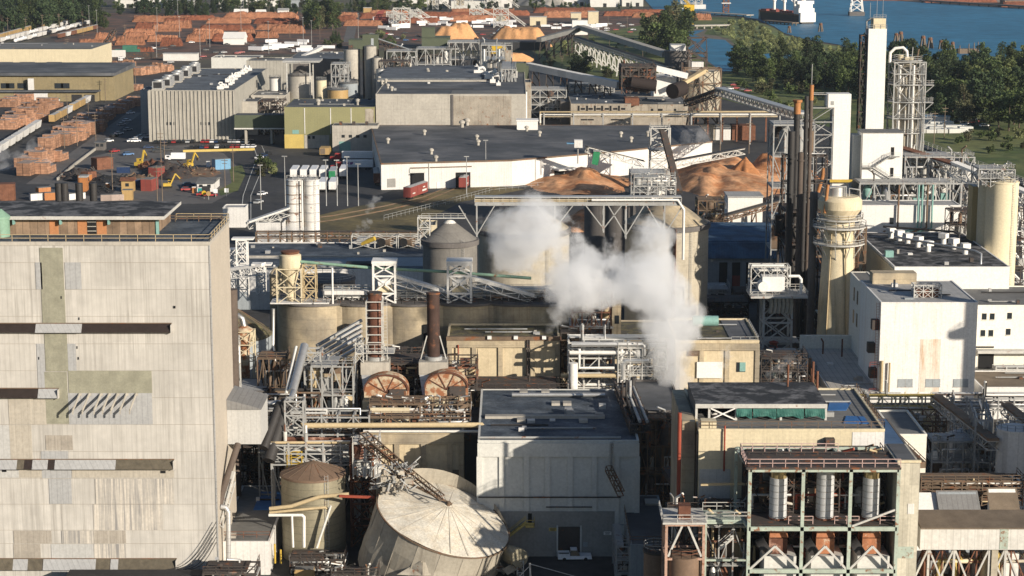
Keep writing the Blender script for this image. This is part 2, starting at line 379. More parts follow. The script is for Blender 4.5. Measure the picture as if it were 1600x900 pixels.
def leafmat(key,a,b):
    m = M(key,a,rough=.75,var=.45,vs=.22,fine=.35,randv=.5,patch=(b,.35))
    t = m.node_tree; bs = t.nodes['Principled BSDF']; out = [n for n in t.nodes if n.type == 'OUTPUT_MATERIAL'][0]
    tr = t.nodes.new('ShaderNodeBsdfTranslucent'); mx = t.nodes.new('ShaderNodeMixShader'); mx.inputs[0].default_value = .25
    src = bs.inputs['Base Color'].links[0].from_socket
    t.links.new(src,tr.inputs[0]); t.links.new(bs.outputs[0],mx.inputs[1]); t.links.new(tr.outputs[0],mx.inputs[2]); t.links.new(mx.outputs[0],out.inputs[0])
leafmat('leaf',(.10,.135,.045),(.056,.082,.028)); leafmat('leaf_d',(.058,.088,.036),(.036,.056,.026)); leafmat('leaf_y',(.17,.20,.075),(.11,.135,.05)); leafmat('leaf_m',(.31,.335,.15),(.22,.25,.105)); leafmat('leaf_o',(.115,.115,.06),(.08,.085,.04))
def watermat():
    m = M('water',(.03,.155,.275),rough=.5,var=.25,vs=.006,fine=.28,flat=True)
    t = m.node_tree; bs = t.nodes['Principled BSDF']; ge = t.nodes.new('ShaderNodeNewGeometry'); mp = t.nodes.new('ShaderNodeMapping'); mp.inputs['Scale'].default_value = (.06,.22,1)
    no = t.nodes.new('ShaderNodeTexNoise'); no.inputs['Scale'].default_value = 1; no.inputs['Detail'].default_value = 6; b = t.nodes.new('ShaderNodeBump'); b.inputs['Distance'].default_value = 1.2; b.inputs['Strength'].default_value = .7
    t.links.new(ge.outputs['Position'],mp.inputs[0]); t.links.new(mp.outputs[0],no.inputs['Vector']); t.links.new(no.outputs[0],b.inputs['Height']); t.links.new(b.outputs[0],bs.inputs['Normal'])
watermat()
# ================================================================ SETTING: ground, roads, water
def gpoly(pts,z): return [G(x,y)[:2] for x,y in pts]
def sheet(name,pts,z,m): return struct(name,MB().sheet(gpoly(pts,z),z),m)
mb = MB(); mb.sheet([(-9000,150),(9000,150),(9000,14000),(-9000,14000)],0); struct('ground',mb,'earth')
sheet('yard_asphalt',[(-200,108),(1090,108),(1250,185),(1430,238),(1800,330),(2100,1050),(-500,1050)],.02,'asphalt')
sheet('log_yard_ground',[(60,34),(180,20),(1060,17),(1000,40),(840,66),(600,74),(470,84),(120,104)],.04,'dirt')
sheet('river',[(990,-20),(1020,14),(1060,24),(1150,25),(1180,30),(1210,42),(1225,52),(1260,62),(1310,70),(1340,80),(1500,95),(1800,104),(1800,24),(1600,14),(1440,4),(1300,-4),(1150,-18)],.3,'water')
sheet('field_grass',[(835,76),(930,52),(1010,38),(1075,27),(1150,27),(1180,32),(1210,44),(1225,54),(1260,64),(1310,72),(1340,82),(1340,112),(1150,112),(1060,128),(980,132),(850,108)],.05,'grass')
sheet('marsh',[(1112,44),(1150,30),(1180,34),(1210,45),(1225,55),(1260,65),(1305,73),(1330,84),(1200,84),(1150,76),(1140,62),(1120,55)],.2,'marsh')
sheet('riverside_grass',[(1090,110),(1340,84),(1500,98),(1800,108),(1800,330),(1430,236),(1250,186),(1090,145)],.07,'grass')
sheet('mud_bank',[(1062,62),(1066,50),(1085,45),(1106,46),(1100,54),(1120,56),(1140,62),(1152,75),(1150,113),(1128,113),(1078,82)],.26,'mud')
sheet('creek',[(1066,60),(1068,52),(1090,48),(1101,48),(1084,55),(1100,60),(1133,63),(1146,74),(1143,92),(1146,112),(1128,112),(1100,92),(1074,76),(1090,66)],.34,'water')
sheet('backwater',[(1170,87),(1205,84),(1240,86),(1230,92),(1180,93)],.34,'water')
sheet('rail_grass',[(395,352),(500,336),(560,322),(640,308),(690,298),(760,290),(820,296),(720,316),(665,345),(690,372),(500,372),(400,362)],.05,'grass_dry')
sheet('salvage_dirt',[(120,250),(200,232),(300,226),(350,240),(372,262),(365,300),(330,318),(90,322),(70,296)],.05,'asph_l')
sheet('verge_grass',[(358,262),(378,258),(384,272),(372,298),(345,306),(340,298),(362,286)],.07,'grass')
sheet('road',[(393,226),(425,226),(436,246),(424,275),(408,306),(412,345),(372,345),(378,305),(388,275),(398,246)],.08,'asphalt')
mb = MB()
for pts in ([(409,228),(417,246),(405,275),(392,306),(392,343)],[(396,228),(402,246),(391,275),(380,306),(376,343)]):
    for a,b in zip(pts,pts[1:]):
        p,q = Vector(G(*a)),Vector(G(*b)); d = (q - p).normalized(); n = Vector((-d.y,d.x,0)) * .12; up = Vector((0,0,.1))
        mb.quad(p - n + up,p + n + up,q + n + up,q - n + up)
struct('road_marking',mb,'ltmark')
sheet('barrier_road',[(200,176),(222,176),(150,232),(80,288),(40,288),(120,232)],.06,'asph_l')
sheet('dirt_road',[(545,30),(560,30),(552,66),(536,66)],.08,'asph_l')
sheet('far_bank',[(1290,-4),(1440,3.2),(1600,12.5),(1850,24),(1850,-40),(1290,-40)],.5,'dirt')
sheet('yard_gravel',[(440,232),(540,226),(600,262),(600,302),(520,330),(430,330),(430,262)],.045,'asphalt')
# concrete barrier along the road, rails through the grass
def strip_wall(name,pts,w,h,m,label,cat):
    mb = MB(); P = [Vector(G(*p)) for p in pts]
    for a,b in zip(P,P[1:]): mb.bar(a + Vector((0,0,h / 2)),b + Vector((0,0,h / 2)),w,h)
    return single(name,mb,m,label,cat,P[0])
strip_wall('concrete_barrier',[(150,234),(118,258),(90,282)],.6,1.2,'conc_grey','long grey concrete barrier beside the road at the salvage yard','barrier')
strip_wall('yellow_barrier',[(286,238),(398,235)],.5,1.1,'yellowp','long pale yellow barrier behind the salvage yard parking','barrier')
mb = MB()
for o in (0,7):
    pts = [(420,356 - o),(520,345 - o),(600,330 - o),(660,316 - o),(700,300 - o),(735,285 - o)]
    for dx in (0,1.5):
        P = [Vector(G(*p)) + Vector((0,dx,.12)) for p in pts]
        for a,b in zip(P,P[1:]): mb.bar(a,b,.12,.2)
single('railway_track',mb,'steel_brn','rusty railway tracks running through dry grass to the warehouse','railway track',G(520,345))
# ================================================================ TREES
def tree(name,mat,h,clumps,n,leaf,trunk_r,seed,cat,squash=.8):
    g = random.Random(seed); t = thing(name,None,cat)
    mb = MB()
    tot = sum(c[3] ** 2 for c in clumps)
    for (cx,cy,cz,r) in clumps:
        for _ in range(int(n * r * r / tot)):
            d = Vector((g.gauss(0,1),g.gauss(0,1),g.gauss(0,1))).normalized(); q = r * g.uniform(.45,1.08)
            p = Vector((cx,cy,cz)) + Vector((d.x * q,d.y * q,d.z * q * squash))
            a = Vector((g.gauss(0,1),g.gauss(0,1),g.gauss(0,.6))).normalized(); b = a.cross(Vector((g.gauss(0,1),g.gauss(0,1),g.gauss(0,1)))).normalized()
            s = leaf * g.uniform(.6,1.4); mb.add([p - a * s,p + b * s * .8,p + a * s,p - b * s * .8],[(0,1,2,3)])
    part(t,'crown',mb,mat)
    mb = MB().path([(0,0,0),(.1,.05,h * .35),(0,.1,h * .8)],trunk_r,6,trunk_r * .3)
    for (cx,cy,cz,r) in clumps[::3]: mb.tube((0,0,h * .3),(cx * .8,cy * .8,cz),trunk_r * .4,5,trunk_r * .12)
    part(t,'trunk',mb,'trunk'); return Proto(t)
def cl_round(seed,h,w,k=16):
    g = random.Random(seed); o = []
    for i in range(k):
        a = g.uniform(0,6.28); zz = g.uniform(.18,.92); rr = w * math.sqrt(max(.05,1 - (2 * zz - 1.05) ** 2)) * g.uniform(.3,.8)
        o.append((rr * math.cos(a),rr * math.sin(a),h * zz,w * g.uniform(.28,.48)))
    return o
def cl_pop(seed,h,w,k=14):
    g = random.Random(seed)
    return [(w * g.uniform(-.35,.35),w * g.uniform(-.35,.35),h * (.1 + .84 * i / (k - 1)),w * (.62 - .35 * abs(i / (k - 1) - .4)) * g.uniform(.75,1.1)) for i in range(k)]
def cl_con(seed,h,w,k=13):
    g = random.Random(seed)
    return [(g.uniform(-.1,.1) * w,g.uniform(-.1,.1) * w,h * (.12 + .86 * i / (k - 1)),w * (1 - .9 * i / (k - 1)) * g.uniform(.8,1.05)) for i in range(k)]
T_round = [tree('broadleaf_tree',m,20,cl_round(10 + i,20,7.5),1700,.62,.45,i,'tree') for i,m in enumerate(('leaf','leaf_d','leaf_d','leaf','leaf_y'))]
T_pop = [tree('tall_tree',m,26,cl_pop(30 + i,26,6.5),1500,.6,.5,40 + i,'tree') for i,m in enumerate(('leaf_d','leaf','leaf_o'))]
T_con = [tree('conifer','leaf_d',22,cl_con(50 + i,22,4.5),1300,.55,.35,60 + i,'tree',.45) for i in range(2)]
T_bush = [tree('bush',m,5,cl_round(70 + i,5,3.4,9),420,.42,.12,80 + i,'bush') for i,m in enumerate(('leaf_m','leaf_o','leaf'))]
def grove(protos,pts,h0,h1,base_h,label,group,seed=0):
    g = random.Random(seed)
    for (px,py) in pts:
        s = g.uniform(h0,h1) / base_h
        g.choice(protos).put(G(px,py),g.uniform(0,6.28),label,group,s * g.uniform(.95,1.1),s)
def scatter(poly,n,seed,dmin=0.0):
    g = random.Random(seed); xs = [p[0] for p in poly]; ys = [p[1] for p in poly]; out = []; tries = 0
    while len(out) < n and tries < n * 60:
        tries += 1
        x,y = g.uniform(min(xs),max(xs)),g.uniform(min(ys),max(ys)); ins = False; j = len(poly) - 1
        for i in range(len(poly)):
            if (poly[i][1] > y) != (poly[j][1] > y) and x < (poly[j][0] - poly[i][0]) * (y - poly[i][1]) / (poly[j][1] - poly[i][1]) + poly[i][0]: ins = not ins
            j = i
        if ins and all(abs(x - a) + 2.5 * abs(y - b) > dmin for a,b in out): out.append((x,y))
    return out
grove(T_round[:4] + T_pop[:2],scatter([(1140,104),(1215,108),(1290,102),(1350,104),(1350,150),(1250,146),(1150,128)],52,1,12),12,19,20,'dark green tree in the dense riverside wood behind the twin process towers','trees of the riverside wood left of the white elevator tower',1)
grove(T_round + T_pop[:2],scatter([(1340,104),(1420,106),(1500,118),(1560,108),(1640,112),(1640,186),(1530,180),(1440,168),(1340,160)],95,2,12),13,23,20,'dark green tree in the dense riverside wood right of the round process tower','trees of the riverside wood right of the white elevator tower',2)
grove(T_round[2:3] + T_pop[2:],[(1452,190),(1470,192),(1488,190),(1505,194),(1522,190)],14,18,20,'grey green rounded tree standing above the stored white bundles','trees behind the stored bundles',3)
grove(T_round[3:] + T_pop[2:],[(1546,204),(1560,200),(1576,205),(1592,200),(1606,207),(1584,195)],17,23,20,'lighter green tree at the sunny right end of the riverside wood','light trees at the end of the wood',4)
grove(T_round[3:] + T_pop[1:],scatter([(996,80),(1010,60),(1050,58),(1070,76),(1064,90),(1030,94)],22,5,6),18,31,22,'tall green tree in the grove left of the creek','trees of the creek grove',5)
grove(T_round + T_con,[(898,118),(907,120),(916,117)],14,19,21,'dark tree on the grass between the two long conveyors','trees between the long conveyors',6)
grove(T_pop[1:],[(478,46),(486,44),(494,47),(502,46),(511,45),(520,46),(527,44),(483,40),(506,40)],20,30,26,'tall leafy tree in the clump among the log yard','trees of the log yard clump',7)
grove(T_con + T_pop[:1],[(525,66),(530,68),(521,68),(586,16)],11,15,22,'small dark conifer at the near edge of the log yard','small log yard conifers',8)
grove(T_pop[:2] + T_round[1:3],scatter([(-20,44),(60,36),(130,32),(160,34),(168,42),(130,40),(70,48),(-20,56)],44,9,5),24,33,24,'tall dark tree in the tree line behind the railcars','trees of the tall left tree line',9)
grove(T_pop[:2] + T_round[1:3],scatter([(-20,12),(170,8),(170,26),(-20,30)],34,19,5),22,28,24,'dark tree in the wood behind the tall left tree line','trees of the back left wood',19)
grove(T_pop[2:] + T_round[:1],[(158,44),(163,46),(150,42)],18,24,24,'olive green tree at the right end of the tall tree line','trees ending the left tree line',10)
grove(T_con + T_round[:3],[(222,20),(226,22),(245,22),(262,26),(270,25),(290,22),(300,24),(312,27),(322,26),(335,22),(352,20),(368,18),(382,20),(395,19),(410,20),(425,21),(436,17),(450,22),(240,30),(318,30)],12,24,21,'dark tree standing beyond the log decks in front of far white sheds','trees beyond the log decks',11)
grove(T_round + T_con,scatter([(490,14),(680,12),(1000,6),(1000,14),(680,19),(490,20)],60,12,5),5,11,20,'low green tree in the far belt beyond the sawmill','trees of the far belt',12)
grove(T_round + T_pop + T_con[:1],scatter([(180,14),(420,12),(660,10),(660,20),(480,24),(180,25)],60,42,6),9,19,22,'green tree in the belt behind the far log decks','trees behind the far log decks',41)
grove(T_round[1:4],[(1042,22),(1046,28),(1068,30),(1063,26),(1040,34),(1080,40),(1075,44)],9,15,20,'green tree beside the yellow crane at the creek bridge','trees by the creek bridge',13)
grove(T_bush[:1],scatter([(1118,50),(1150,34),(1180,38),(1222,56),(1258,66),(1322,82),(1200,82),(1150,72),(1140,60)],150,14,3),2.2,5,5,'light green willow bush on the marsh beside the river','bushes of the river marsh',14)
grove(T_bush,scatter([(1180,118),(1300,118),(1330,150),(1240,178),(1140,140)],40,15,5),3,7,5,'low green bush on the rough ground below the riverside wood','bushes below the wood',15)
grove(T_bush,scatter([(850,80),(930,60),(990,60),(1000,110),(960,125),(850,105)],45,16,5),2.5,5.5,5,'small bush on the grass under the long conveyor','bushes under the long conveyor',16)
grove(T_bush,scatter([(490,70),(560,56),(640,60),(650,72),(520,80)],16,17,5),3,7,5,'small bush on the verge of the log yard','bushes on the log yard verge',17)
grove(T_bush,[(1530,216),(1545,220),(1560,214),(1575,222),(1590,217),(1500,225),(1515,221),(1600,232),(1572,236),(1548,240)],3,6,5,'low bush on the meadow at the right edge','bushes on the meadow',18)
grove(T_bush,[(410,262),(416,258),(420,268),(425,272),(412,275)],3,5.5,5,'scrubby bush beside the curving yard road','bushes beside the yard road',20)
# ================================================================ FAR: log yard, sheds, river craft
def log_deck(seed,L,D,H,m):
    g = random.Random(seed); mb = MB(); n = 22; vs = []
    pr = [(-.5,0),(-.36,.55),(-.2,.9),(0,1),(.2,.93),(.36,.6),(.5,0)]
    for i in range(n + 1):
        k = min(1,min(i,n - i) / 2.2 + .4) * g.uniform(.93,1.05)
        for (a,b) in pr: vs.append(((i / n - .5) * L,a * D,b * H * k * g.uniform(.93,1.07)))
    w = len(pr); mb.add(vs,[(i * w + j,i * w + j + 1,(i + 1) * w + j + 1,(i + 1) * w + j) for i in range(n) for j in range(w - 1)] + [tuple(range(w))[::-1],tuple(range(n * w,n * w + w))])
    for _ in range(24):                       # stray logs lying on the deck
        x = g.uniform(-.48,.48) * L; mb.tube((x,-D * .45,H * .25),(x + g.uniform(-2,2),D * .1,H * .98),.35,5)
    return Proto(single('log_deck',mb,m,None,'log pile'))
LD = [log_deck(1,60,11,6.5,'logs'),log_deck(2,45,10,6,'logs'),log_deck(3,75,12,6,'logs_d'),log_deck(4,55,11,6,'logs_d')]
def decks(rows,label,group,seed=3,dark=.4):
    g = random.Random(seed)
    for (x0,x1,y) in rows:
        p,q = G(x0,y),G(x1,y); L = q[0] - p[0]; k = max(1,round(L / 62))
        for i in range(k):
            d = LD[g.choice((2,3))] if g.random() < dark else LD[g.choice((0,1))]
            bl = {0: 60,1: 45,2: 75,3: 55}[LD.index(d)]; s = L / k / bl * .94
            o = d.put((p[0] + L * (i + .5) / k,p[1] + g.uniform(-3,3),0),g.uniform(-.05,.05),label,group,1)
            o.scale = (s,1,g.uniform(.8,1.15))
decks([(148,181,63),(193,231,62),(229,281,65),(290,321,65),(193,244,54),(236,284,49)],'bright orange log deck in the near rows left of the white tent','near log decks',3,.0)
decks([(147,168,86),(200,241,85),(398,436,59),(370,400,58)],'orange log deck lying beside the green log loader and yard road','log decks by the yard road',4,.2)
decks([(255,300,38),(320,470,36.5),(310,400,47),(398,470,46),(270,340,31),(345,470,30)],'reddish log deck in the far rows before the leafy tree clump','far log decks',5,.65)
decks([(530,560,27),(575,640,24),(830,935,20),(845,930,27),(965,1058,22),(985,1062,27),(1080,1112,31),(700,810,21)],'long far red log deck below the white sheds','log decks below the far sheds',6,.3)
decks([(205,300,34),(210,250,45),(252,300,44),(300,352,53),(420,478,52),(330,398,64),(120,175,72),(405,478,42),(180,228,70),(300,345,60),(250,285,72)],'orange red log deck in the crowded middle rows of the log yard','middle log decks',9,.45)
decks([(475,560,33),(560,640,29),(640,760,27),(760,830,24),(535,600,40),(940,1010,25),(480,530,29),(700,800,33),(620,690,36)],'low reddish log deck on the yard right of the leafy tree clump','log decks right of the clump',10,.6)
decks([(1330,1420,1.0),(1440,1560,4.0),(1560,1680,11.0)],'log deck on the opposite river bank','log decks across the river',8,.5)
# chip piles
def pile(name,x,y,rx,ry,h,m,label,seed,flat=.1,rough=.08,peaks=None,n=26):
    c = G(x,y); return single(name,MB().heap(c[0],c[1],rx,ry,h,n,seed,0,flat,rough,peaks),m,label,'pile',(c[0],c[1],0))
pile('chip_pile',712,60,22,22,13,'chip','pale orange wood chip pile with flat ridge beside the green conveyor shed',3,.4,.06,[(-.25,0,.8,.75),(.22,.1,1,.72)])
pile('chip_pile',816,72,27,26,15,'chip','largest pale orange chip pile left of the long covered conveyor',4,.45,.06,[(-.3,.1,.95,.65),(.2,0,1,.75)])
pile('chip_pile',790,64,14,16,12,'chip_r','small darker chip pile behind the largest chip pile',5,.2)
pile('chip_pile',800,96,16,12,6,'chip','low yellow chip pile at the near side of the largest chip pile',6,.4)
pile('gravel_heap',836,8,26,20,14,'rf_grey','tall grey gravel heap beside the far white sheds',7)
pile('gravel_heap',864,9,24,20,12,'conc_grey','pale grey gravel heap right of the tallest gravel heap',8)
# simple gabled or flat shed used for far buildings
def shed(name,label,px0,px1,py,h,depth,wall,roofm,cat='shed',gable=0.0,doors=0,rz=0,wins=0):
    a,b = G(px0,py),G(px1,py); w = b[0] - a[0]; t = thing(name,label,cat,((a[0] + b[0]) / 2,a[1],0))
    x0,x1,y0,y1 = a[0],b[0],a[1],a[1] + depth; mb = MB().box(x0,y0,0,x1,y1,h); part(t,'wall',mb,wall)
    mb = MB()
    if gable:
        o = .6; ym = (y0 + y1) / 2; mb.add([(x0 - o,y0 - o,h),(x1 + o,y0 - o,h),(x1 + o,y1 + o,h),(x0 - o,y1 + o,h),(x0 - o,ym,h + gable),(x1 + o,ym,h + gable)],[(0,1,5,4),(2,3,4,5),(0,4,3),(1,2,5),(3,2,1,0)])
    else:
        mb.box(x0 - .3,y0 - .3,h,x1 + .3,y1 + .3,h + .5)
    part(t,'roof',mb,roofm)
    for i in range(doors): c = x0 + w * (i + .6) / (doors + .2); part(t,'door',MB().box(c - 2,y0 - .08,0,c + 2,y0 - .01,min(4.2,h * .7)),'dark')
    for i in range(wins): c = x0 + w * (i + .5) / wins; part(t,'window',MB().box(c - .7,y0 - .07,h * .5,c + .7,y0 - .01,h * .5 + 1.3),'glass')
    if rz: t.rotation_euler = (0,0,rz)
    return t
for i,(a,b,y,h,d,w,r,gb,s) in enumerate([
    (180,255,12,9,40,'white','rf_lt',3,'long white shed behind the dark trees at the far left'),(256,300,13,8,40,'wht_panel','rf_lt',3,'pale shed between two dark far trees'),(342,400,13,10,50,'white','rf_lt',3,'wide white shed with pale roof right of the far conifers'),
    (402,440,10,9,40,'white','rf_grey',3,'white shed beyond the log yard clump, its left neighbour'),(452,476,11,8,40,'bluewall','rf_lt',2,'small bluish shed touching the left of the log yard clump'),(12,30,8,12,30,'white','rf_lt',0,'white block showing over the far left wood'),
    (640,700,6,8,30,'white','rf_lt',2,'long low white shed on the far horizon left of the lattice cranes'),(705,760,14,9,40,'wht_panel','rf_lt',2,'white sawmill shed under the far lattice frame'),(765,800,12,10,30,'white','rf_lt',2,'white sawmill shed right of the far lattice frame'),
    (745,815,4,12,40,'wht_panel','rf_lt',3,'large pale shed behind the far sawmill'),(880,920,9,9,40,'white','rf_lt',2,'white shed right of the gravel heaps'),(922,968,11,9,40,'white','rf_lt',3,'bright white shed with low gable before the river'),
    (972,1005,10,8,40,'wht_panel','rf_lt',0,'pale flat shed at the near end of the river docks'),(900,950,3,10,40,'white','rf_lt',2,'white shed in the back row above the bright gabled shed'),(605,640,9,6,30,'conc_grey','rf_grey',0,'low grey shed in the far green belt')]):
    shed('far_shed',s,a,b,y,h,d,w,r,'shed',gb,1 if i % 2 else 2)
shed('tent_shed','white ridged tent hall standing in the middle of the log yard',349,381,70,5,20,'white_clean','white_clean','tent',5)
shed('yard_shed','long cream shed on the brown yard below the far log decks',828,854,40,8,14,'cream','rf_tan','shed',0,1)
shed('yard_shed','cream block on the brown yard left of the conveyor head house',892,908,37,10,16,'cream','rf_tan','shed',0)
shed('yard_shed','cream block right behind the conveyor head house',919,935,40,13,14,'cream','rf_tan','shed',0)
shed('yard_shed','small orange hut among the far log decks',568,580,23,7,10,'c_tanb','rf_tan','hut',0)
shed('yard_shed','white trailer office by the log yard clump',434,450,25,6,10,'white','rf_lt','shed',2)
shed('peaked_hut','small white peaked hut left of the log yard clump',400,414,29,5,10,'white','white_clean','hut',4)
shed('peaked_hut','small white peaked hut at the back of the log yard on the left',366,386,28,5,10,'white','white_clean','hut',4)
shed('green_shed','dark green conveyor shed with a tall block',659,702,76,8,30,'dkgreen','dkgreen','building')
shed('green_shed','tall dark green block rising above the conveyor shed',659,679,75,16,12,'dkgreen','dkgreen','building')
shed('green_shed','low dark green shed behind the pale concrete cylinder',545,572,77,7,20,'dkgreen','dkgreen','building')
shed('dark_shed','long low dark shed behind the process pipe racks',706,860,78,6,30,'dark','rf_dark','shed')
shed('white_shed','long low white trailer shed at the right of the green log loader',255,308,95,5,9,'white','rf_lt','shed')
shed('yellow_shed','yellow shed on the near side of the largest chip pile',768,790,84,6,12,'c_ylw','rf_tan','shed')
# log loader and crane shapes
t = thing('log_loader','green log loader with a dark inclined conveyor in the log yard','log loader',G(175,90)); c = G(175,90)
part(t,'cabin',MB().box(c[0] + 2,c[1],0,c[0] + 20,c[1] + 8,6).box(c[0] + 8,c[1] + 1,6,c[0] + 18,c[1] + 7,9),'pipe_g')
part(t,'bed',MB().box(c[0] - 8,c[1] - 8,0,c[0] + 44,c[1] - 3,4.5),'steel_dk')
part(t,'inclined_conveyor',MB().truss((c[0] - 8,c[1] - 2,2),(c[0] + 1,c[1] + 12,19),3,2.5,6,.7).box(c[0] - 9,c[1] - 3,0,c[0] - 6,c[1],8),'steel_dk')
part(t,'panel',MB().box(c[0] - 1,c[1] - 8.2,1,c[0] + 12,c[1] - 8.05,6.2),'white')
t = thing('yard_crane','yellow gantry crane standing at the creek bridge','crane',G(1076,38)); c = G(1076,38)
part(t,'legs',MB().frame(c[0] - 4,c[1] - 4,c[0] + 4,c[1] + 4,[0,7,14],.9),'c_ylw'); part(t,'cab',MB().box(c[0] - 5,c[1] - 4.5,14,c[0] + 5,c[1] + 4.5,19),'c_ylw'); part(t,'boom',MB().truss((c[0],c[1],18),(c[0] - 10,c[1] + 4,29),1.5,1.5,5,.4),'c_ylw')
t = thing('red_chipper','red wood chipper machine standing on the far yard','machine',G(596,38)); c = G(596,38)
part(t,'body',MB().box(c[0] - 7,c[1] - 3,1,c[0] + 7,c[1] + 3,7),'boxred'); part(t,'chute',MB().hexa([(c[0] - 6,c[1] - 2,7),(c[0],c[1] - 2,7),(c[0],c[1] + 2,7),(c[0] - 6,c[1] + 2,7),(c[0] - 3,c[1] - 1,13),(c[0] + 4,c[1] - 1,14),(c[0] + 4,c[1] + 1,14),(c[0] - 3,c[1] + 1,13)]),'boxred')
t = thing('creek_bridge','low concrete bridge crossing the creek','bridge',G(1110,45)); a,b = Vector(G(1083,45)),Vector(G(1140,44))
part(t,'deck',MB().bar(a + Vector((0,0,3)),b + Vector((0,0,3)),8,1.2),'conc_grey')
for i in range(5): p = a.lerp(b,(i + .5) / 5); part(t,'pier',MB().box(p.x - .6,p.y - 3,0,p.x + .6,p.y + 3,2.5),'conc_grey')
# far sawmill clutter: lattice frames, machines and white trailers
SAWL = ['white lattice sawmill frame over the middle of the far yard','pale lattice frame with sloping chute right of the red chipper','small pale lattice frame between far sheds','white lattice frame near the far river end','tan timber frame above the largest chip pile','pale lattice crane on the far yard skyline','grey lattice frame behind the first chip pile','low white lattice frame on the far yard left']
for i,(x,y,w,h) in enumerate([(676,15,12,16),(628,40,16,17),(720,18,14,20),(745,32,14,12),(783,43,14,18),(770,14,18,22),(650,34,10,12),(612,32,10,9)]):
    c = G(x,y); t = thing('sawmill_tower',SAWL[i],'frame',c,'far sawmill frames')
    part(t,'lattice',MB().frame(c[0] - w / 2,c[1] - 4,c[0] + w / 2,c[1] + 4,[0,h * .35,h * .7,h],.6,2),'steel_w')
    part(t,'chute',MB().truss((c[0],c[1],h),(c[0] + w * 1.6,c[1] + 5,1),2,2,8,.4),'steel_w')
    part(t,'hopper',MB().box(c[0] - w / 3,c[1] - 3,h * .35,c[0] + w / 4,c[1] + 3,h * .62),'steel_w' if i % 2 else 'conc')
mbt = thing('box_trailer',None,'trailer'); part(mbt,'body',MB().box(-6.5,-1.3,1.1,6.5,1.3,4.1),'c_cwhite'); part(mbt,'chassis',MB().box(-6.2,-1,.6,6,1,1.1).box(-5.6,-1.25,0,-3.4,1.25,1.0).box(4,-.9,0,4.3,.9,1),'rubber')
PT = Proto(mbt)
g = random.Random(5)
for (x,y) in scatter([(585,30),(700,27),(800,32),(800,44),(690,46),(600,50)],46,21,7): PT.put(G(x,y),g.uniform(-.5,.5),'white box trailer parked in the far sawmill yard','trailers in the far sawmill yard',g.uniform(.5,.9))
for (x,y) in scatter([(410,66),(470,64),(520,78),(470,84),(380,82)],16,22,8): PT.put(G(x,y),g.uniform(-.5,.5),'white box trailer parked between the log decks and the mill roofs','trailers behind the mill roofs',g.uniform(.6,1.0))
for (x,y) in scatter([(850,42),(950,42),(940,52),(860,52)],12,23,8): PT.put(G(x,y),g.uniform(-.5,.5),'white box trailer parked beside the conveyor head house','trailers by the conveyor head house',g.uniform(.6,1.0))
# utility poles
def pole(h,arms,m):
    t = thing('utility_pole',None,'pole'); part(t,'mast',MB().tube((0,0,0),(0,0,h),.2,6,.12),m)
    if arms: part(t,'crossarm',MB().box(-1.4,-.1,h - 1.2,1.4,.1,h - .95).box(-1.1,-.1,h - 2.6,1.1,.1,h - 2.4),m)
    else: part(t,'lamp',MB().box(-.9,-.25,h - .1,.9,.25,h + .2),'steel')
    return Proto(t)
PW,PL,PK = pole(15,True,'wood'),pole(16,False,'steel'),pole(24,False,'steel')
def poles(pr,pts,label,group,s=1.0,seed=1):
    g = random.Random(seed)
    for (x,y) in pts: pr.put(G(x,y),g.uniform(-.3,.3),label,group,s,s * g.uniform(.9,1.1))
poles(PK,[(245,92),(246,50),(328,74),(377,58),(313,88),(474,70),(487,72),(560,66),(420,84),(152,52),(140,48),(281,68),(381,25),(278,26)],'tall steel lamp mast rising over the log yard','lamp masts of the log yard',.95)
poles(PW,[(13,60),(41,58),(93,50),(67,54),(130,56),(16,50),(106,92),(196,72),(323,70)],'wooden utility pole beside the rows of railcars','poles by the railcars',1.15)
poles(PW,[(453,60),(500,62),(520,62),(611,52),(590,58),(700,28),(855,36),(870,60),(950,50),(980,46),(975,80),(952,78),(835,90),(910,112),(878,118),(1004,100),(930,96)],'wooden utility pole on the ground behind the mill','poles behind the mill',.9)
poles(PW,[(23,108),(106,190),(139,200),(103,100),(40,106),(118,108),(165,158),(192,142),(212,138),(161,210),(121,228),(150,225),(101,232)],'wooden utility pole among the lumber stacks','poles among the lumber stacks',1.0)
poles(PW,[(176,298),(246,316),(254,318),(252,262),(352,300),(365,284),(258,268)],'wooden utility pole standing in the salvage yard','poles of the salvage yard',1.0)
poles(PL,[(446,322),(408,328),(510,322),(543,322),(560,322),(527,322),(729,308),(759,290)],'slim lamp mast in the dark trailer yard','lamp masts of the trailer yard',1.1)
poles(PW,[(1121,150),(1459,225),(1475,218),(1288,140),(1300,120),(1330,128),(1170,240),(1125,248)],'slim wooden pole on the riverside ground','poles on the riverside ground',1.1)
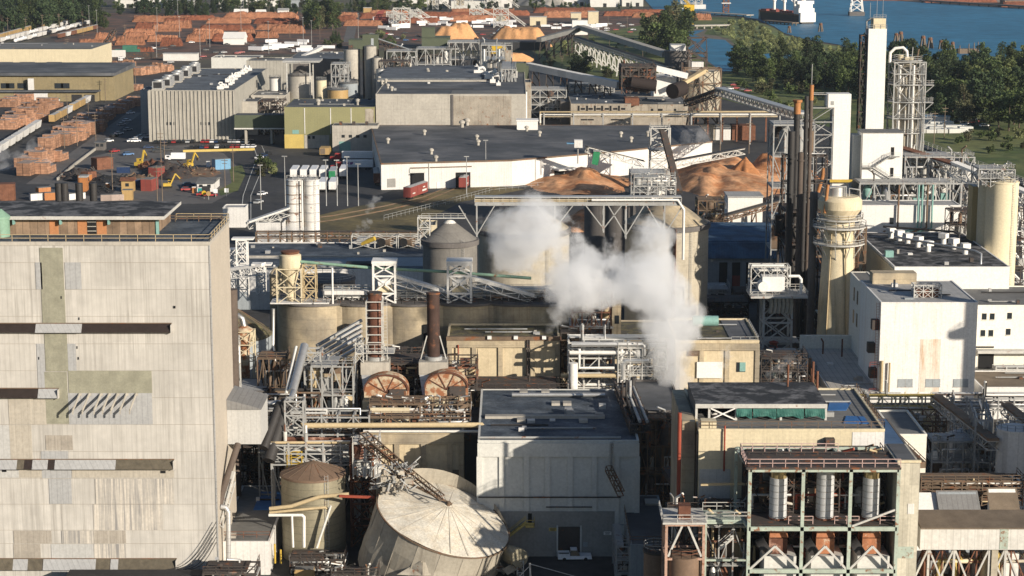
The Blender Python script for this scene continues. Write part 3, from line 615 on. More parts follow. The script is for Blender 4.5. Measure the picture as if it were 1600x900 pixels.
# river craft and marks
c = G(1262,38); t = thing('cargo_ship','white and dark bulk cargo ship with tilted white deck cranes on the river','ship',(c[0],c[1],.3)); o = OFF[t.name]
def sp_(x,y,z): a = .34; return (c[0] + x * math.cos(a) - y * math.sin(a),c[1] + x * math.sin(a) + y * math.cos(a),z + .3)
def hull(z0,z1,k0,k1,L=105,b=10):
    P = []
    for z,k in ((z0,k0),(z1,k1)): P += [sp_(x * b * k,y * L,z) for x,y in ((-.75,0),(.75,0),(1,.12),(1,.8),(0,1.02),(-1,.8),(-1,.12))]
    return MB().add(P,[tuple(range(7))[::-1],tuple(range(7,14))] + [(i,(i + 1) % 7,7 + (i + 1) % 7,7 + i) for i in range(7)])
part(t,'hull',hull(0,8,.85,1.0),'c_cblack'); part(t,'bulwark',hull(8.02,9.4,1.0,1.02),'steel_rust')
mb = MB()
def sbox(mb,x0,y0,z0,x1,y1,z1): return mb.hexa([sp_(*p) for p in ((x0,y0,z0),(x1,y0,z0),(x1,y1,z0),(x0,y1,z0),(x0,y0,z1),(x1,y0,z1),(x1,y1,z1),(x0,y1,z1))])
sbox(mb,-8.2,-.6,1.8,8.2,3,11); sbox(mb,-8.5,3,9.4,8.5,14,15); sbox(mb,-7,4,15,7,12,19); sbox(mb,-9,5,19,9,10,22)
part(t,'superstructure',mb,'white_clean'); mb = MB(); sbox(mb,-2,9,22,2,13,27); part(t,'funnel',mb,'white_clean'); part(t,'mast',MB().tube(sp_(0,7,22),sp_(0,7,33),.4,6).bar(sp_(-3,7,28),sp_(3,7,28),.4),'white_clean')
for y in (28,50,72):
    k = part(t,'deck_crane',MB().tube(sp_(0,y,9),sp_(0,y,19),1.4,8),'white_clean'); part(k,'jib',MB().bar(sp_(0,y,18),sp_(-12,y + 4,33),.9),'white_clean'); part(k,'cab',MB().tube(sp_(0,y,19),sp_(0,y,22),2.0,8),'white_clean')
    mb = MB(); sbox(mb,-7,y + 4,9.4,7,y + 16,11); part(t,'hatch_cover',mb,'boxred')
c = G(1338,25); t = thing('river_pylon','white lattice power pylon on a pier in the river','pylon',(c[0],c[1],.3))
part(t,'pier',MB().box(c[0] - 8,c[1] - 5,.2,c[0] + 8,c[1] + 5,4.5),'conc_dark')
mb = MB()
for i in range(5):
    z0,z1 = 4.5 + i * 8,12.5 + i * 8; w0,w1 = 6.5 - i * .95,5.55 - i * .95
    for sx in (-1,1):
        for sy in (-1,1): mb.bar((c[0] + sx * w0,c[1] + sy * w0 * .6,z0),(c[0] + sx * w1,c[1] + sy * w1 * .6,z1),.9)
        mb.bar((c[0] + sx * w0,c[1] + sx * w0 * .6,z0),(c[0] - sx * w1,c[1] + sx * w1 * .6,z1),.5); mb.bar((c[0] + sx * w0,c[1] - sx * w0 * .6,z0),(c[0] - sx * w1,c[1] - sx * w1 * .6,z1),.5)
    mb.bar((c[0] - w1,c[1] - w1 * .6,z1),(c[0] + w1,c[1] - w1 * .6,z1),.6)
part(t,'lattice',mb,'white_clean')
c = G(1134,20); t = thing('dock_tower','red and white lattice tower on the near river dock','tower',c); part(t,'lattice',MB().frame(c[0] - 3,c[1] - 3,c[0] + 3,c[1] + 3,[0,6,12,18,24,30],.7),'steel_rust'); part(t,'platform',MB().box(c[0] - 5,c[1] - 4,10,c[0] + 5,c[1] + 4,11),'white')
c = G(1080,14); t = thing('dock_tower','white framed loading tower beside the docks','tower',c); part(t,'lattice',MB().frame(c[0] - 12,c[1] - 4,c[0] + 12,c[1] + 4,[0,7,14,21],.7,3),'steel_w'); part(t,'house',MB().box(c[0] - 14,c[1] - 5,0,c[0] + 16,c[1] + 5,5),'white')
t = thing('dock','long timber dock on the near river shore','dock',G(1180,27)); a,b = Vector(G(1095,22)),Vector(G(1172,27))
part(t,'deck',MB().bar(a + Vector((0,0,2.2)),b + Vector((0,0,2.2)),10,.8),'conc_grey')
for i in range(8): p = a.lerp(b,i / 7); part(t,'pile',MB().tube((p.x,p.y - 3,0),(p.x,p.y - 3,2.2),.5,6),'wood')
t = thing('ship_berth','dark timber berth in front of the cargo ship','dock',G(1235,38)); a,b = Vector(G(1196,36)),Vector(G(1243,40)); part(t,'deck',MB().bar(a + Vector((0,0,2.5)),b + Vector((0,0,2.5)),8,1),'wood')
for i in range(9): p = a.lerp(b,i / 8); part(t,'pile',MB().tube((p.x,p.y - 3,0),(p.x,p.y - 3,3),.6,6),'wood')
def dolphin(): 
    t = thing('mooring_dolphin',None,'mooring piles')
    for k in range(5): a = k * 1.257; part(t,'pile',MB().tube((2.2 * math.cos(a),2.2 * math.sin(a),0),(.8 * math.cos(a),.8 * math.sin(a),8),.5,6),'wood')
    part(t,'cap',MB().tube((0,0,6),(0,0,7.4),1.7,8),'steel_rust'); return Proto(t)
DP = dolphin()
for (x,y,s,l) in [(1282,50,1,'rust brown pile cluster standing near the cargo ship'),(1233,52,.8,'small dark pile cluster on the sandbank below the ship'),(1442,73,1.1,'tall pile cluster right of the tower top, its left one'),(1453,76,1.1,'tall pile cluster right of the tower top, its right one'),(1470,77,.9,'short rusty pile cluster in the middle of the mooring line'),(1488,80,.9,'short rusty pile cluster next to the jetty block'),(1400,67,1.0,'pile cluster at the left end of the timber jetty'),(1407,66,1.1,'second pile cluster on the timber jetty')]:
    DP.put((*G(x,y)[:2],.2),0,l,'mooring pile clusters in the river',s)
t = thing('jetty','low timber jetty in the river behind the round process tower','jetty',G(1412,72)); a,b = Vector(G(1398,72)),Vector(G(1430,74)); part(t,'deck',MB().bar(a + Vector((0,0,2)),b + Vector((0,0,2)),4,.6),'wood')
for i in range(5): p = a.lerp(b,i / 4); part(t,'pile',MB().tube((p.x,p.y,0),(p.x,p.y,2),.4,6),'wood')
t = thing('jetty_block','brown piled block with posts at the wood edge of the river','mooring',G(1512,84)); c = G(1512,84); part(t,'block',MB().box(c[0] - 8,c[1] - 3,0,c[0] + 8,c[1] + 3,4),'wood')
for dx in (-7,0,4,7): part(t,'pile',MB().tube((c[0] + dx,c[1] - 3.2,0),(c[0] + dx,c[1] - 3.2,8 + dx * .2),.4,6),'wood')
FB = ['pale warehouse across the river, left of the red stacks','long orange lumber row across the river','white hall across the river at the middle of the far bank','low cream shed across the river','long dark dock shed across the river at the right','orange stack shed at the right end of the far bank','pale tank house behind the far dock']
for i,(a,b,y,h,w) in enumerate([(1330,1352,-1,7,'white'),(1370,1430,0.5,5,'lumber'),(1440,1462,1,8,'white'),(1470,1500,2,5,'cream'),(1505,1565,4,4,'conc_dark'),(1570,1640,8,5,'lumber'),(1535,1560,1,8,'conc_grey')]):
    shed('bank_shed',FB[i],a,b,y,h,25,w,'rf_grey','shed')
t = thing('bank_wharf','long dark piled wharf along the opposite river bank','wharf',G(1500,8)); a,b = Vector(G(1440,4.6)),Vector(G(1640,16.5)); part(t,'deck',MB().bar(a + Vector((0,0,3)),b + Vector((0,0,3)),8,1.5),'conc_dark')
for i in range(14): p = a.lerp(b,i / 13); part(t,'pile',MB().tube((p.x,p.y - 3,0),(p.x,p.y - 3,3),.8,6),'wood')
# railcars
def railcar(name,m,kind):
    t = thing(name,None,'railcar'); L = 16
    part(t,'truck',MB().box(-L / 2 + 1,-1,.2,-L / 2 + 4,1,1.1),'rubber'); part(t,'truck',MB().box(L / 2 - 4,-1,.2,L / 2 - 1,1,1.1),'rubber')
    if kind == 'box': part(t,'body',MB().box(-L / 2,-1.5,1.1,L / 2,1.5,4.6),m); part(t,'roof',MB().add([(-L / 2,-1.55,4.6),(L / 2,-1.55,4.6),(L / 2,1.55,4.6),(-L / 2,1.55,4.6),(-L / 2,0,4.95),(L / 2,0,4.95)],[(0,1,5,4),(2,3,4,5),(0,4,3),(1,2,5)]),'rf_lt')
    elif kind == 'tank': part(t,'tank',MB().tube((-L / 2,0,2.6),(L / 2,0,2.6),1.45,14),m); part(t,'dome',MB().tube((0,0,3.9),(0,0,4.6),.6,10),m)
    else: part(t,'body',MB().hexa([(-L / 2 + 2,-1.2,1.1),(L / 2 - 2,-1.2,1.1),(L / 2 - 2,1.2,1.1),(-L / 2 + 2,1.2,1.1),(-L / 2,-1.5,4.4),(L / 2,-1.5,4.4),(L / 2,1.5,4.4),(-L / 2,1.5,4.4)]),m)
    return Proto(t)
RC = {'o': railcar('boxcar','c_tanb','box'),'w': railcar('hopper_car','white','hop'),'t': railcar('tank_car','c_cwhite','tank'),'d': railcar('boxcar','steel_rust','box'),'b': railcar('tank_car','c_cblack','tank')}
RL = {'o': 'tan boxcar','w': 'white hopper car','t': 'white tank car','d': 'rusty boxcar','b': 'black tank car'}
def train(a,b,seq,where,group,z=0):
    P,q = Vector(G(*a)),Vector(G(*b)); d = q - P; n = max(2,int(d.length / 17.5)); rz = math.atan2(d.y,d.x)
    for i in range(n): k = seq[i % len(seq)]; RC[k].put(P + d * ((i + .5) / n),rz,RL[k] + ' ' + where,group)
train((-10,64),(47,48),'ooooo','in the back row of the left rail sidings','railcars in the left sidings')
train((66,46),(132,30),'ooooooo','in the far row in front of the tall tree line','railcars in the left sidings')
train((-10,70),(110,38),'wwtwwwwtt','in the middle row of the left rail sidings','railcars in the left sidings')
train((24,68),(140,38),'ttwtwwbw','in the near row of the left rail sidings','railcars in the left sidings')
train((92,61),(152,46),'dwdooo','on the siding nearest the cream warehouse','railcars in the left sidings')
# ================================================================ BACK MILL (650 to 1450 m)
def block(name,label,px0,px1,pytop,Y,depth,wall,roofm,cat='building',z0=0,par=.9,group=None,skew=None):
    """flat-roofed block: front wall at depth Y, between two photo columns, roof edge at photo row pytop"""
    h = Zp(pytop,Y); x0,x1 = Xp(px0,Y,h),Xp(px1,Y,h); t = thing(name,label,cat,((x0 + x1) / 2,Y,z0),group)
    part(t,'wall',MB().box(x0,Y,z0,x1,Y + depth,h),wall)
    part(t,'roof',MB().box(x0 + .35,Y + .35,h,x1 - .35,Y + depth - .35,h + .12),roofm)
    if par:
        mb = MB()
        mb.box(x0 - .06,Y - .06,h + .003,x1 + .06,Y + .3,h + par * .5).box(x0 - .06,Y + depth - .3,h + .003,x1 + .06,Y + depth + .06,h + par * .5)
        mb.box(x0 - .06,Y + .31,h + .003,x0 + .3,Y + depth - .31,h + par * .5).box(x1 - .3,Y + .31,h + .003,x1 + .06,Y + depth - .31,h + par * .5)
        part(t,'parapet',mb,wall)
    A = (x1 - x0) * depth; g = random.Random(int(Y * 7 + px0))
    if A > 280 and not z0:                    # small things every flat mill roof carries
        for _ in range(min(10,int(A / 130))):
            a,b,w = g.uniform(x0 + 2,x1 - 3),g.uniform(Y + 2,Y + depth - 3),g.uniform(.5,1.5); part(t,'roof_box',MB().box(a,b,h + .11,a + w,b + w * g.uniform(.6,1.4),h + .12 + g.uniform(.3,1.1)),g.choice(('conc_grey','galv','steel','white','steel_dk')))
        for _ in range(2): a,b,w = g.uniform(x0 + 2,x0 + (x1 - x0) * .5),g.uniform(Y + 2,Y + depth - 2),g.uniform(.25,.6) * (x1 - x0); part(t,'roof_pipe',MB().tube((a,b,h + .4),(min(a + w,x1 - 1),b,h + .4),.16,6),g.choice(('pipe_s','steel','pipe_k')))
    return t,x0,x1,h
def openings(t,x0,x1,Y,rows,name='window',m='glass'):       # rows: (fraction positions, z, w, h)
    for fr,z,w,h in rows:
        for f in fr: c = x0 + (x1 - x0) * f; part(t,name,MB().box(c - w / 2,Y - .09,z,c + w / 2,Y - .02,z + h),m)
def fwall(t,name,px0,py0,px1,py1,Y,m,d=.05,o=.02,label=None):   # patch on a front wall given by photo corners
    za,zb = Zp(py1,Y),Zp(py0,Y); return part(t,name,MB().box(Xp(px0,Y,za),Y - d - o,za,Xp(px1,Y,za),Y - o,zb),m,label)
def vent_proto(m,kind):
    t = thing('roof_vent',None,'roof vent')
    part(t,'stem',MB().tube((0,0,0),(0,0,1.2),.55,10),m)
    part(t,'cap',MB().lathe([(.55,1.2),(.95,1.25),(.95,1.9),(.3,2.3),(0,2.3)],n=10) if kind else MB().box(-.8,-.8,1.2,.8,.8,2.2),m); return Proto(t)
VR,VB = vent_proto('conc_grey',1),vent_proto('white_clean',0)
def vents(pr,pts,Yz,label,group,s=1.0):
    for (x,y) in pts: pr.put(G(x,y,Yz),rnd.uniform(0,1),label,group,s)
# --- left lumber mill buildings
t,x0,x1,h = block('warehouse','pale cream warehouse with low roof beside the rail sidings',-80,143,77,1392,70,'cream','rf_grey',par=0)
for px in (12,46,88,118): c = Xp(px,1392,2); part(t,'door',MB().box(c - 3,1391.9,0,c + 3,1391.97,4.5),'dark')
for px in (10,44,86): c = Xp(px,1392,2); part(t,'canopy',MB().box(c - 5,1388,5.2,c + 5,1391.9,5.6),'rf_grey')
t,x0,x1,h = block('mill_building','long ochre lumber mill with dark roof behind the lumber stacks',-90,178,118,1166,60,'ochre','rf_dark',par=0)
rf = MB().hexa([(x0 - 1,1164,h),(x1 + 1,1164,h),(x1 + 1,1228,h),(x0 - 1,1228,h),(x0 - 1,1164.5,h + 1.6),(x1 + 1,1164.5,h + 1.6),(x1 + 1,1228,h + 3),(x0 - 1,1228,h + 3)]); part(t,'eave_roof',rf,'rf_dark')
z = h * .38; part(t,'lean_to_roof',MB().box(x0,1158,z,x1 - 8,1165.9,z + .8),'rf_dark'); part(t,'lean_to',MB().box(x0,1160,0,x1 - 9,1165.9,z - .05),'ochre')
for px in (8,16,34,92,102): c = Xp(px,1166,9); part(t,'window',MB().box(c - 2.5,1165.85,z + 1.5,c + 2.5,1165.95,z + 4.6),'glass')
for px in (40,66,120,140): c = Xp(px,1160,3); part(t,'door',MB().box(c - 3,1159.85,0,c + 3,1159.95,4),'dark')
part(t,'stack',MB().box(Xp(49,1164,9) - 1.6,1162.4,z + .9,Xp(49,1164,9) + 1.6,1164,h - 1.5),'white'); c = Xp(64,1158,3); part(t,'gate_house',MB().box(c - 4,1155,0,c + 4,1157.9,5),'white')
c = Xp(88,1150,2); t = thing('container','pale green and white site cabin in front of the ochre mill','cabin',(c,1140,0)); part(t,'body',MB().box(c - 3.4,1140,0,c + 3.4,1144,3.1),'white'); part(t,'roof',MB().box(c - 3.6,1139.8,3.1,c + 3.6,1144.2,3.5),'pipe_g')
# --- ribbed concrete building
t,x0,x1,h = block('ribbed_building','tall ribbed grey concrete building with roof fans',232,365,142,955,135,'conc_rib','rf_blue',par=.6)
mb = MB()
for i in range(23): c = x0 + (x1 - x0) * i / 22; mb.box(c - .32,954.5,0,c + .32,954.95,h)
part(t,'ribs',mb,'conc_grey'); openings(t,x0,x1,955,[((.21,.245,.28,.315,.60,.635,.67,.70),h * .33,.9,1.4)])
part(t,'door',MB().box(x1 + .02,1040,h - 6,x1 + .09,1043,h - 2),'dark')
fp = thing('roof_fan',None,'roof fan'); part(fp,'housing',MB().box(-2.6,-2.6,.6,2.6,2.6,4.2),'galv'); part(fp,'curb',MB().box(-2.9,-2.9,0,2.9,2.9,.6),'conc_grey'); part(fp,'grille',MB().box(-2,-2.68,1,2,-2.62,3.8),'dark'); part(fp,'hood',MB().lathe([(2.2,4.2),(2.2,4.9),(0,4.9)],n=12),'galv'); FP = Proto(fp)
for i in range(9): FP.put((x0 + 4 + (i % 2) * 1.5,960 + i * 14,h + .12),0,'square grey roof fan along the left edge of the ribbed building','roof fans on the ribbed building')
acp = thing('roof_unit',None,'roof unit'); part(acp,'box',MB().box(-2.5,-2,.4,2.5,2,3.0),'white_clean'); part(acp,'base',MB().box(-2.2,-1.7,0,2.2,1.7,.4),'steel_dk'); part(acp,'duct',MB().path([(0,0,3),(0,0,4.2),(2.2,.6,4.4),(3.4,1,3)],.7,8),'pipe_w'); AC = Proto(acp)
for i in range(16): AC.put((x1 - 5 - rnd.uniform(0,6),960 + i * 8,h + .12),rnd.choice((0,1.57,3.14)),'white ventilation unit on the right side of the ribbed building roof','roof units on the ribbed building',rnd.uniform(.4,.9))
# --- olive building and link bridge
t,x0,x1,h = block('olive_building','olive green clad building with low yellow and grey base',444,585,168,928,42,'olive','rf_dark',par=.4)
fwall(t,'base_panel',445,210,475,236,928,'yellowp'); fwall(t,'base_panel',476,211,515,236,928,'conc_grey'); fwall(t,'wall_strip',571,170,584,200,928,'conc_old')
for px in (476.5,517,549): fwall(t,'downpipe',px - .6,169,px + .6,209,928,'white',.15)
openings(t,x0,x1,928,[((.27,.32),4.5,1.2,1.4)]); fwall(t,'sign_panel',457,203,467,209,928,'pipe_t')
vents(VR,[(497,164),(559,164)],h + .12,'twin grey vent on the olive building roof','vents on the olive building',1.3)
t,x0,x1,h = block('annex','low grey concrete annex with small windows in front of the olive building',519,590,197,915,12,'conc_grey','rf_grey',par=.5)
openings(t,x0,x1,915,[((.24,.4,.56,.72),h * .55,1.5,1.3)]); fwall(t,'door',530,221,548,236,915,'pipe_t')
for i in range(3): c = x0 + 3 + i * 6; part(t,'roof_box',MB().box(c,918,h + .2,c + 1.4,919.5,h + 1.7),'steel_dk')
t,x0,x1,h = block('link_bridge','dark green enclosed link bridge between the ribbed and the olive building',366,445,180,945,9,'dkgreen','rf_dark',z0=7,par=0)
for px in (385,425): c = Xp(px,948,3); part(t,'leg',MB().box(c - .5,946,0,c + .5,952,7),'conc_grey')
fwall(t,'trim',366,200,445,202,945,'white',.12); t2,*_ = block('ribbed_annex','low flat annex with a ladder in front of the ribbed wall side',366,402,160,985,30,'conc_grey','rf_dark')
block('grey_annex','grey low building behind the link bridge with white parapet',392,446,150,1010,30,'conc_grey','rf_grey')
block('back_hall','long dark ribbed back hall behind the ribbed building',385,450,96,1120,25,'conc_rib','rf_grey')
block('back_hall','white low back hall along the top of the ribbed building',330,405,91,1250,20,'wht_panel','rf_grey')
block('back_hall','flat blue grey roofed hall left of the pale cylinder',450,545,93,1150,60,'conc_dark','rf_blue')
block('side_shed','blue grey steel shed at the left foot of the ribbed building',219,233,142,985,20,'bluewall','rf_dark')
# --- the big concrete mill hall
t,x0,x1,h = block('mill_hall','long concrete mill hall with dark roof behind the white warehouse',587,822,148,930,158,'conc_grey','rf_dark',par=.7)
fwall(t,'wall_panel',706,150,799,204,930,'conc_old',.1,label='mottled lighter right half of the hall wall'); c = Xp(707,930,12); part(t,'pilaster',MB().box(c - .5,929.5,0,c + .5,929.98,h),'conc_dark')
part(t,'roof_step',MB().box(Xp(592,1010,h),1000,h + .12,Xp(760,1010,h),1004,h + .9),'conc_grey'); part(t,'roof_patch',MB().box(Xp(705,935,h),931,h + .14,Xp(795,935,h),950,h + .2),'rf_grey')
part(t,'upper_roof',MB().box(Xp(592,1010,h),1004.1,h + .12,Xp(752,1010,h),1086,h + 1.6),'rf_blue')
vents(VR,[(612,142),(606,138),(597,132),(603,130),(586.5 + 6,126),(669,116),(698,116),(668,113)],h + .12,'grey vent on the dark roof of the concrete mill hall','vents on the mill hall',1.0)
for i,(px,py) in enumerate([(745,108),(752,112),(758,118),(764,124),(770,130),(775,120),(779,134),(748,118),(785,126)]): AC.put(G(px,py,h + .12),rnd.choice((0,1.57)),'pale duct unit in the cluster on the right end of the mill hall roof','duct units on the mill hall',rnd.uniform(.5,1.0))
c = G(762,113,h); t = thing('roof_ducts','bent silver exhaust ducts on the mill hall roof','ducts',c)
for dx in (0,3.4,7): part(t,'duct',MB().path([(c[0] + dx,c[1],h),(c[0] + dx,c[1],h + 5),(c[0] + dx + 1.5,c[1] - 2,h + 7),(c[0] + dx,c[1] - 6,h + 8)],1.1,10),'pipe_s')
for dx in (-2,6): part(t,'stack',MB().tube((c[0] + dx,c[1] + 4,h),(c[0] + dx,c[1] + 4,h + 12),.9,10),'pipe_s')
t = thing('white_tank','plain white cylindrical tank at the right end of the mill hall','tank',(Xp(811,975,12),975,0)); c = OFF[t.name]; part(t,'shell',MB().lathe([(4,0),(4,Zp(143,975))],c,20),'white_clean'); part(t,'roof',MB().lathe([(4.1,Zp(143,975)),(4.1,Zp(143,975) + .4),(0,Zp(143,975) + .9)],c,20),'rf_grey')
block('hall_block','brown concrete block behind the white tank with small windows',800,830,130,1000,20,'conc_old','rf_dark')
block('grey_house','small dark green control house above the mill hall right end',802,822,100,1060,12,'dkgreen','rf_dark')
# --- white warehouse with kinked front
P = [G(596,297)[:2],G(640,295.5)[:2],G(800,291)[:2],G(960,276)[:2],G(1112,259)[:2]]; h = 10.2
bk = [(P[-1][0] + 1,930),(P[0][0] - 14,930)]
t = thing('warehouse','wide white warehouse with huge dark roof and kinked front wall','warehouse',(P[2][0],P[2][1],0))
poly = P + bk; part(t,'wall',MB().prism(poly,0,h),'white'); ins = [(x * .998,y + .5) for x,y in P] + [(bk[0][0] - .5,bk[0][1] - .5),(bk[1][0] + .5,bk[1][1] - .5)]
part(t,'roof',MB().prism(ins,h + .01,h + .5),'rf_dark'); mb = MB()
for a,b in zip(P + bk,P[1:] + bk + [P[0]]): mb.bar((*a,h + .3),(*b,h + .3),.5,.6)
part(t,'roof_edge',mb,'steel_brn'); WHH = h + .5
def on_front(px0,px1,seg,z0,z1,d=.12):
    a,b = Vector((*P[seg],0)),Vector((*P[seg + 1],0)); n = (b - a).normalized(); n = Vector((n.y,-n.x,0))
    def at(px): # intersect wall line with column
        best = a
        lo,hi = 0.0,1.0
        for _ in range(30):
            m = (lo + hi) / 2; q = a.lerp(b,m); w = q.y * cp + (CH - 3) * sp
            if 800 + q.x / w * F < px: lo = m
            else: hi = m
        return a.lerp(b,lo)
    p,q = at(px0),at(px1); o = n * d; i = n * .02
    return MB().hexa([p + o + Vector((0,0,z0)),q + o + Vector((0,0,z0)),q + i + Vector((0,0,z0)),p + i + Vector((0,0,z0)),p + o + Vector((0,0,z1)),q + o + Vector((0,0,z1)),q + i + Vector((0,0,z1)),p + i + Vector((0,0,z1))])
part(t,'door',on_front(641,663,1,0,6.4),'black'); part(t,'door',on_front(712,735,1,0,6.2),'black'); part(t,'door',on_front(866,881,2,0,5),'black'); part(t,'person_door',on_front(682,687,1,0,2.6),'white_clean')
part(t,'side_bay',on_front(637,665,1,6.5,8.2,.4),'wht_panel'); part(t,'door_canopy',on_front(862,892,2,5.2,5.8,5),'white'); part(t,'wall_patch',on_front(605,618,0,1,4.5),'wht_low')
for px in (670,836): part(t,'downpipe',on_front(px,px + 1.2,1 if px < 800 else 2,0,h,.3),'steel_w')
part(t,'grey_bay',on_front(641,737,1,8.3,8.7,.25),'steel_brn')
vents(VR,[(606,224),(663,211),(745,219),(747,227),(674,241),(681,252),(823,205),(970,214),(986,222),(843,213),(917,238),(1012,213)],WHH,'white capped vent on the dark roof of the white warehouse','vents on the white warehouse roof',1.1)
vents(VR,[(722,199),(730,196)],WHH,'bent white vent at the back edge of the warehouse roof','vents at the warehouse back',1.5)
c = G(824,203,WHH); t = thing('roof_house','white flat box house on the back edge of the warehouse roof','roof house',c); part(t,'wall',MB().box(c[0] - 4.8,c[1],WHH,c[0] + 4.8,c[1] + 8,WHH + 4),'white_clean'); part(t,'roof',MB().box(c[0] - 5.1,c[1] - .3,WHH + 4,c[0] + 5.1,c[1] + 8.3,WHH + 4.5),'white_clean')
# long pipe line behind the warehouse and lattice transfer tower
t = thing('pipe_line','long pale yellow pipe line running behind the warehouse roof','pipeline',(Xp(845,945,10),945,0))
for k,(z,m,r) in enumerate(((15.5,'pipe_tan',.45),(14.2,'pipe_w',.5),(13.2,'conc_tan',.4))): part(t,'pipe',MB().path([Q(844,200,945)[:2] + (z - 4,),Q(844,200,945)[:2] + (z,),(Xp(1215,945,z),945,z)],r,8),m)
for px in range(850,1220,46): c = Xp(px,945,8); part(t,'support',MB().box(c - .3,944,0,c + .3,946,15),'steel')
x0,x1 = Xp(1016,800,20),Xp(1046,800,20); zt = Zp(198,800)
t = thing('transfer_tower','tall grey lattice transfer tower standing over the bark piles','tower',((x0 + x1) / 2,800,0))
part(t,'lattice',MB().frame(x0,796,x1,804,[0,zt * .25,zt * .45,zt * .62,zt * .8,zt],.45),'steel_w'); part(t,'deck',MB().box(x0 - .8,795,zt * .62,x1 + .8,805,zt * .62 + .3),'steel'); part(t,'railing',MB().rail([(x0,796,zt),(x1,796,zt),(x1,804,zt),(x0,804,zt)],closed=True),'steel_w')
p,q = Vector((x1 - 3,798,zt * .97)),Vector(Q(1061,300,770)); part(t,'chute',MB().bar(p,q,2.6,1.6),'steel_dk')
def conveyor(name,label,p,q,w,h,skin,truss=True,bents=0,bm='steel',belt=None,group=None,rail=False,tt=.18):
    p,q = Vector(p),Vector(q); t = thing(name,label,'conveyor',p,group); d = q - p
    if truss: part(t,'truss',MB().truss(p - Vector((0,0,h)),q - Vector((0,0,h)),w,h,max(4,int(d.length / 4)),tt),bm)
    part(t,'gallery' if skin else 'belt',MB().bar(p + Vector((0,0,.35 + (h * .5 if skin and not truss else 0))),q + Vector((0,0,.35 + (h * .5 if skin and not truss else 0))),w * 1.05,h if skin and not truss else .5),skin or belt or 'pipe_k')
    if rail: n = Vector((-d.y,d.x,0)).normalized() * (w / 2); up = Vector((0,0,.6)); part(t,'railing',MB().rail([p + n + up,q + n + up],1.1,.1,3).rail([p - n + up,q - n + up],1.1,.1,3),bm)
    for i in range(bents):
        c = p.lerp(q,(i + .6) / (bents + .4)); n = Vector((-d.y,d.x,0)).normalized(); zz = c.z - (h if truss else 0); a,b = c + n * w * .5,c - n * w * .5; mb = MB()
        A,B = a + n * zz * .12,b - n * zz * .12; mb.bar((A.x,A.y,0),(a.x,a.y,zz),tt * 1.6).bar((B.x,B.y,0),(b.x,b.y,zz),tt * 1.6); k = max(1,int(zz / 5))
        for j in range(k): A0,B0 = Vector((A.x,A.y,0)).lerp(Vector((a.x,a.y,zz)),j / k),Vector((B.x,B.y,0)).lerp(Vector((b.x,b.y,zz)),(j + 1) / k); mb.bar(A0,B0,tt)
        part(t,'trestle',mb,bm)
    return t
conveyor('lattice_conveyor','lattice conveyor boom rising left from the transfer tower',Q(916,230,790),Q(1004,252,800),2.4,2.2,None,bm='steel_w',tt=.28)
conveyor('lattice_conveyor','lattice conveyor boom reaching right from the transfer tower',Q(1055,252,800),Q(1162,232,815),2.4,2.2,None,bm='steel_w',tt=.28)
c = Q(930,240,789); t = thing('canvas_chute','green canvas chute hanging from the lattice boom','chute',c); part(t,'canvas',MB().hexa([(c[0] - 1.4,788,c[2] - 4),(c[0] + 1,788,c[2] - 4.6),(c[0] + 1,790,c[2] - 4.6),(c[0] - 1.4,790,c[2] - 4),(c[0] - .6,788,c[2] + 1),(c[0] + 2,788,c[2] + .5),(c[0] + 2,790,c[2] + .5),(c[0] - .6,790,c[2] + 1)]),'c_grn'); part(t,'rim',MB().box(c[0] - .8,787.8,c[2] + 1,c[0] + 2.1,790.2,c[2] + 1.3),'steel')
c = Q(903,230,792); t = thing('boom_house','small blue and white head house on the left boom end','head house',c); part(t,'house',MB().box(c[0] - 1.5,790,c[2],c[0] + 1.8,794,c[2] + 3),'white'); part(t,'roof',MB().box(c[0] - 4.5,790,c[2] + 1.5,c[0] - 1.6,794,c[2] + 1.8),'c_lblue'); part(t,'post',MB().tube((c[0],792,10),(c[0],792,c[2]),.25,6),'steel')
# --- bark piles
def pilep(name,cx,cy,rx,ry,h,m,label,seed,**k):
    c = G(cx,cy); return single(name,MB().heap(c[0],c[1],rx,ry,h,k.get('n',40),seed,0,k.get('flat',.3),k.get('rough',.1),k.get('peaks')),m,label,'pile',(c[0],c[1],0))
pilep('bark_pile',905,288,23,34,5.5,'bark','orange brown bark pile with one pointed peak before the white warehouse',11,peaks=[(0,0,.55,1),(.1,.15,1.15,.42),(-.4,-.1,.6,.5)])
pilep('bark_pile',1140,282,25,50,7,'bark','largest orange bark pile with ridges right of the transfer tower',12,peaks=[(0,0,.62,1.05),(-.3,.1,.85,.6),(.1,.5,.9,.55),(-.5,-.35,.7,.5)],rough=.14)
pilep('sawdust_cone',1164,281,9.5,13,9.5,'chip_r','pale cone of sawdust on the largest bark pile',13,flat=.02,rough=.03,peaks=[(0,0,1,1.0)])
pilep('bark_pile',1215,268,16,30,6.5,'chip_r','lower bark pile at the far right edge behind the dark stacks',14,peaks=[(0,0,.8,1),(-.2,.3,1,.5)])
pilep('bark_pile',925,350,13,20,5,'bark','dark lower bark slope under the overhead pipe bridge',15)
pilep('bark_pile',1225,322,12,18,4,'dirt','brown dirt bank at the foot of the right bark pile',16)
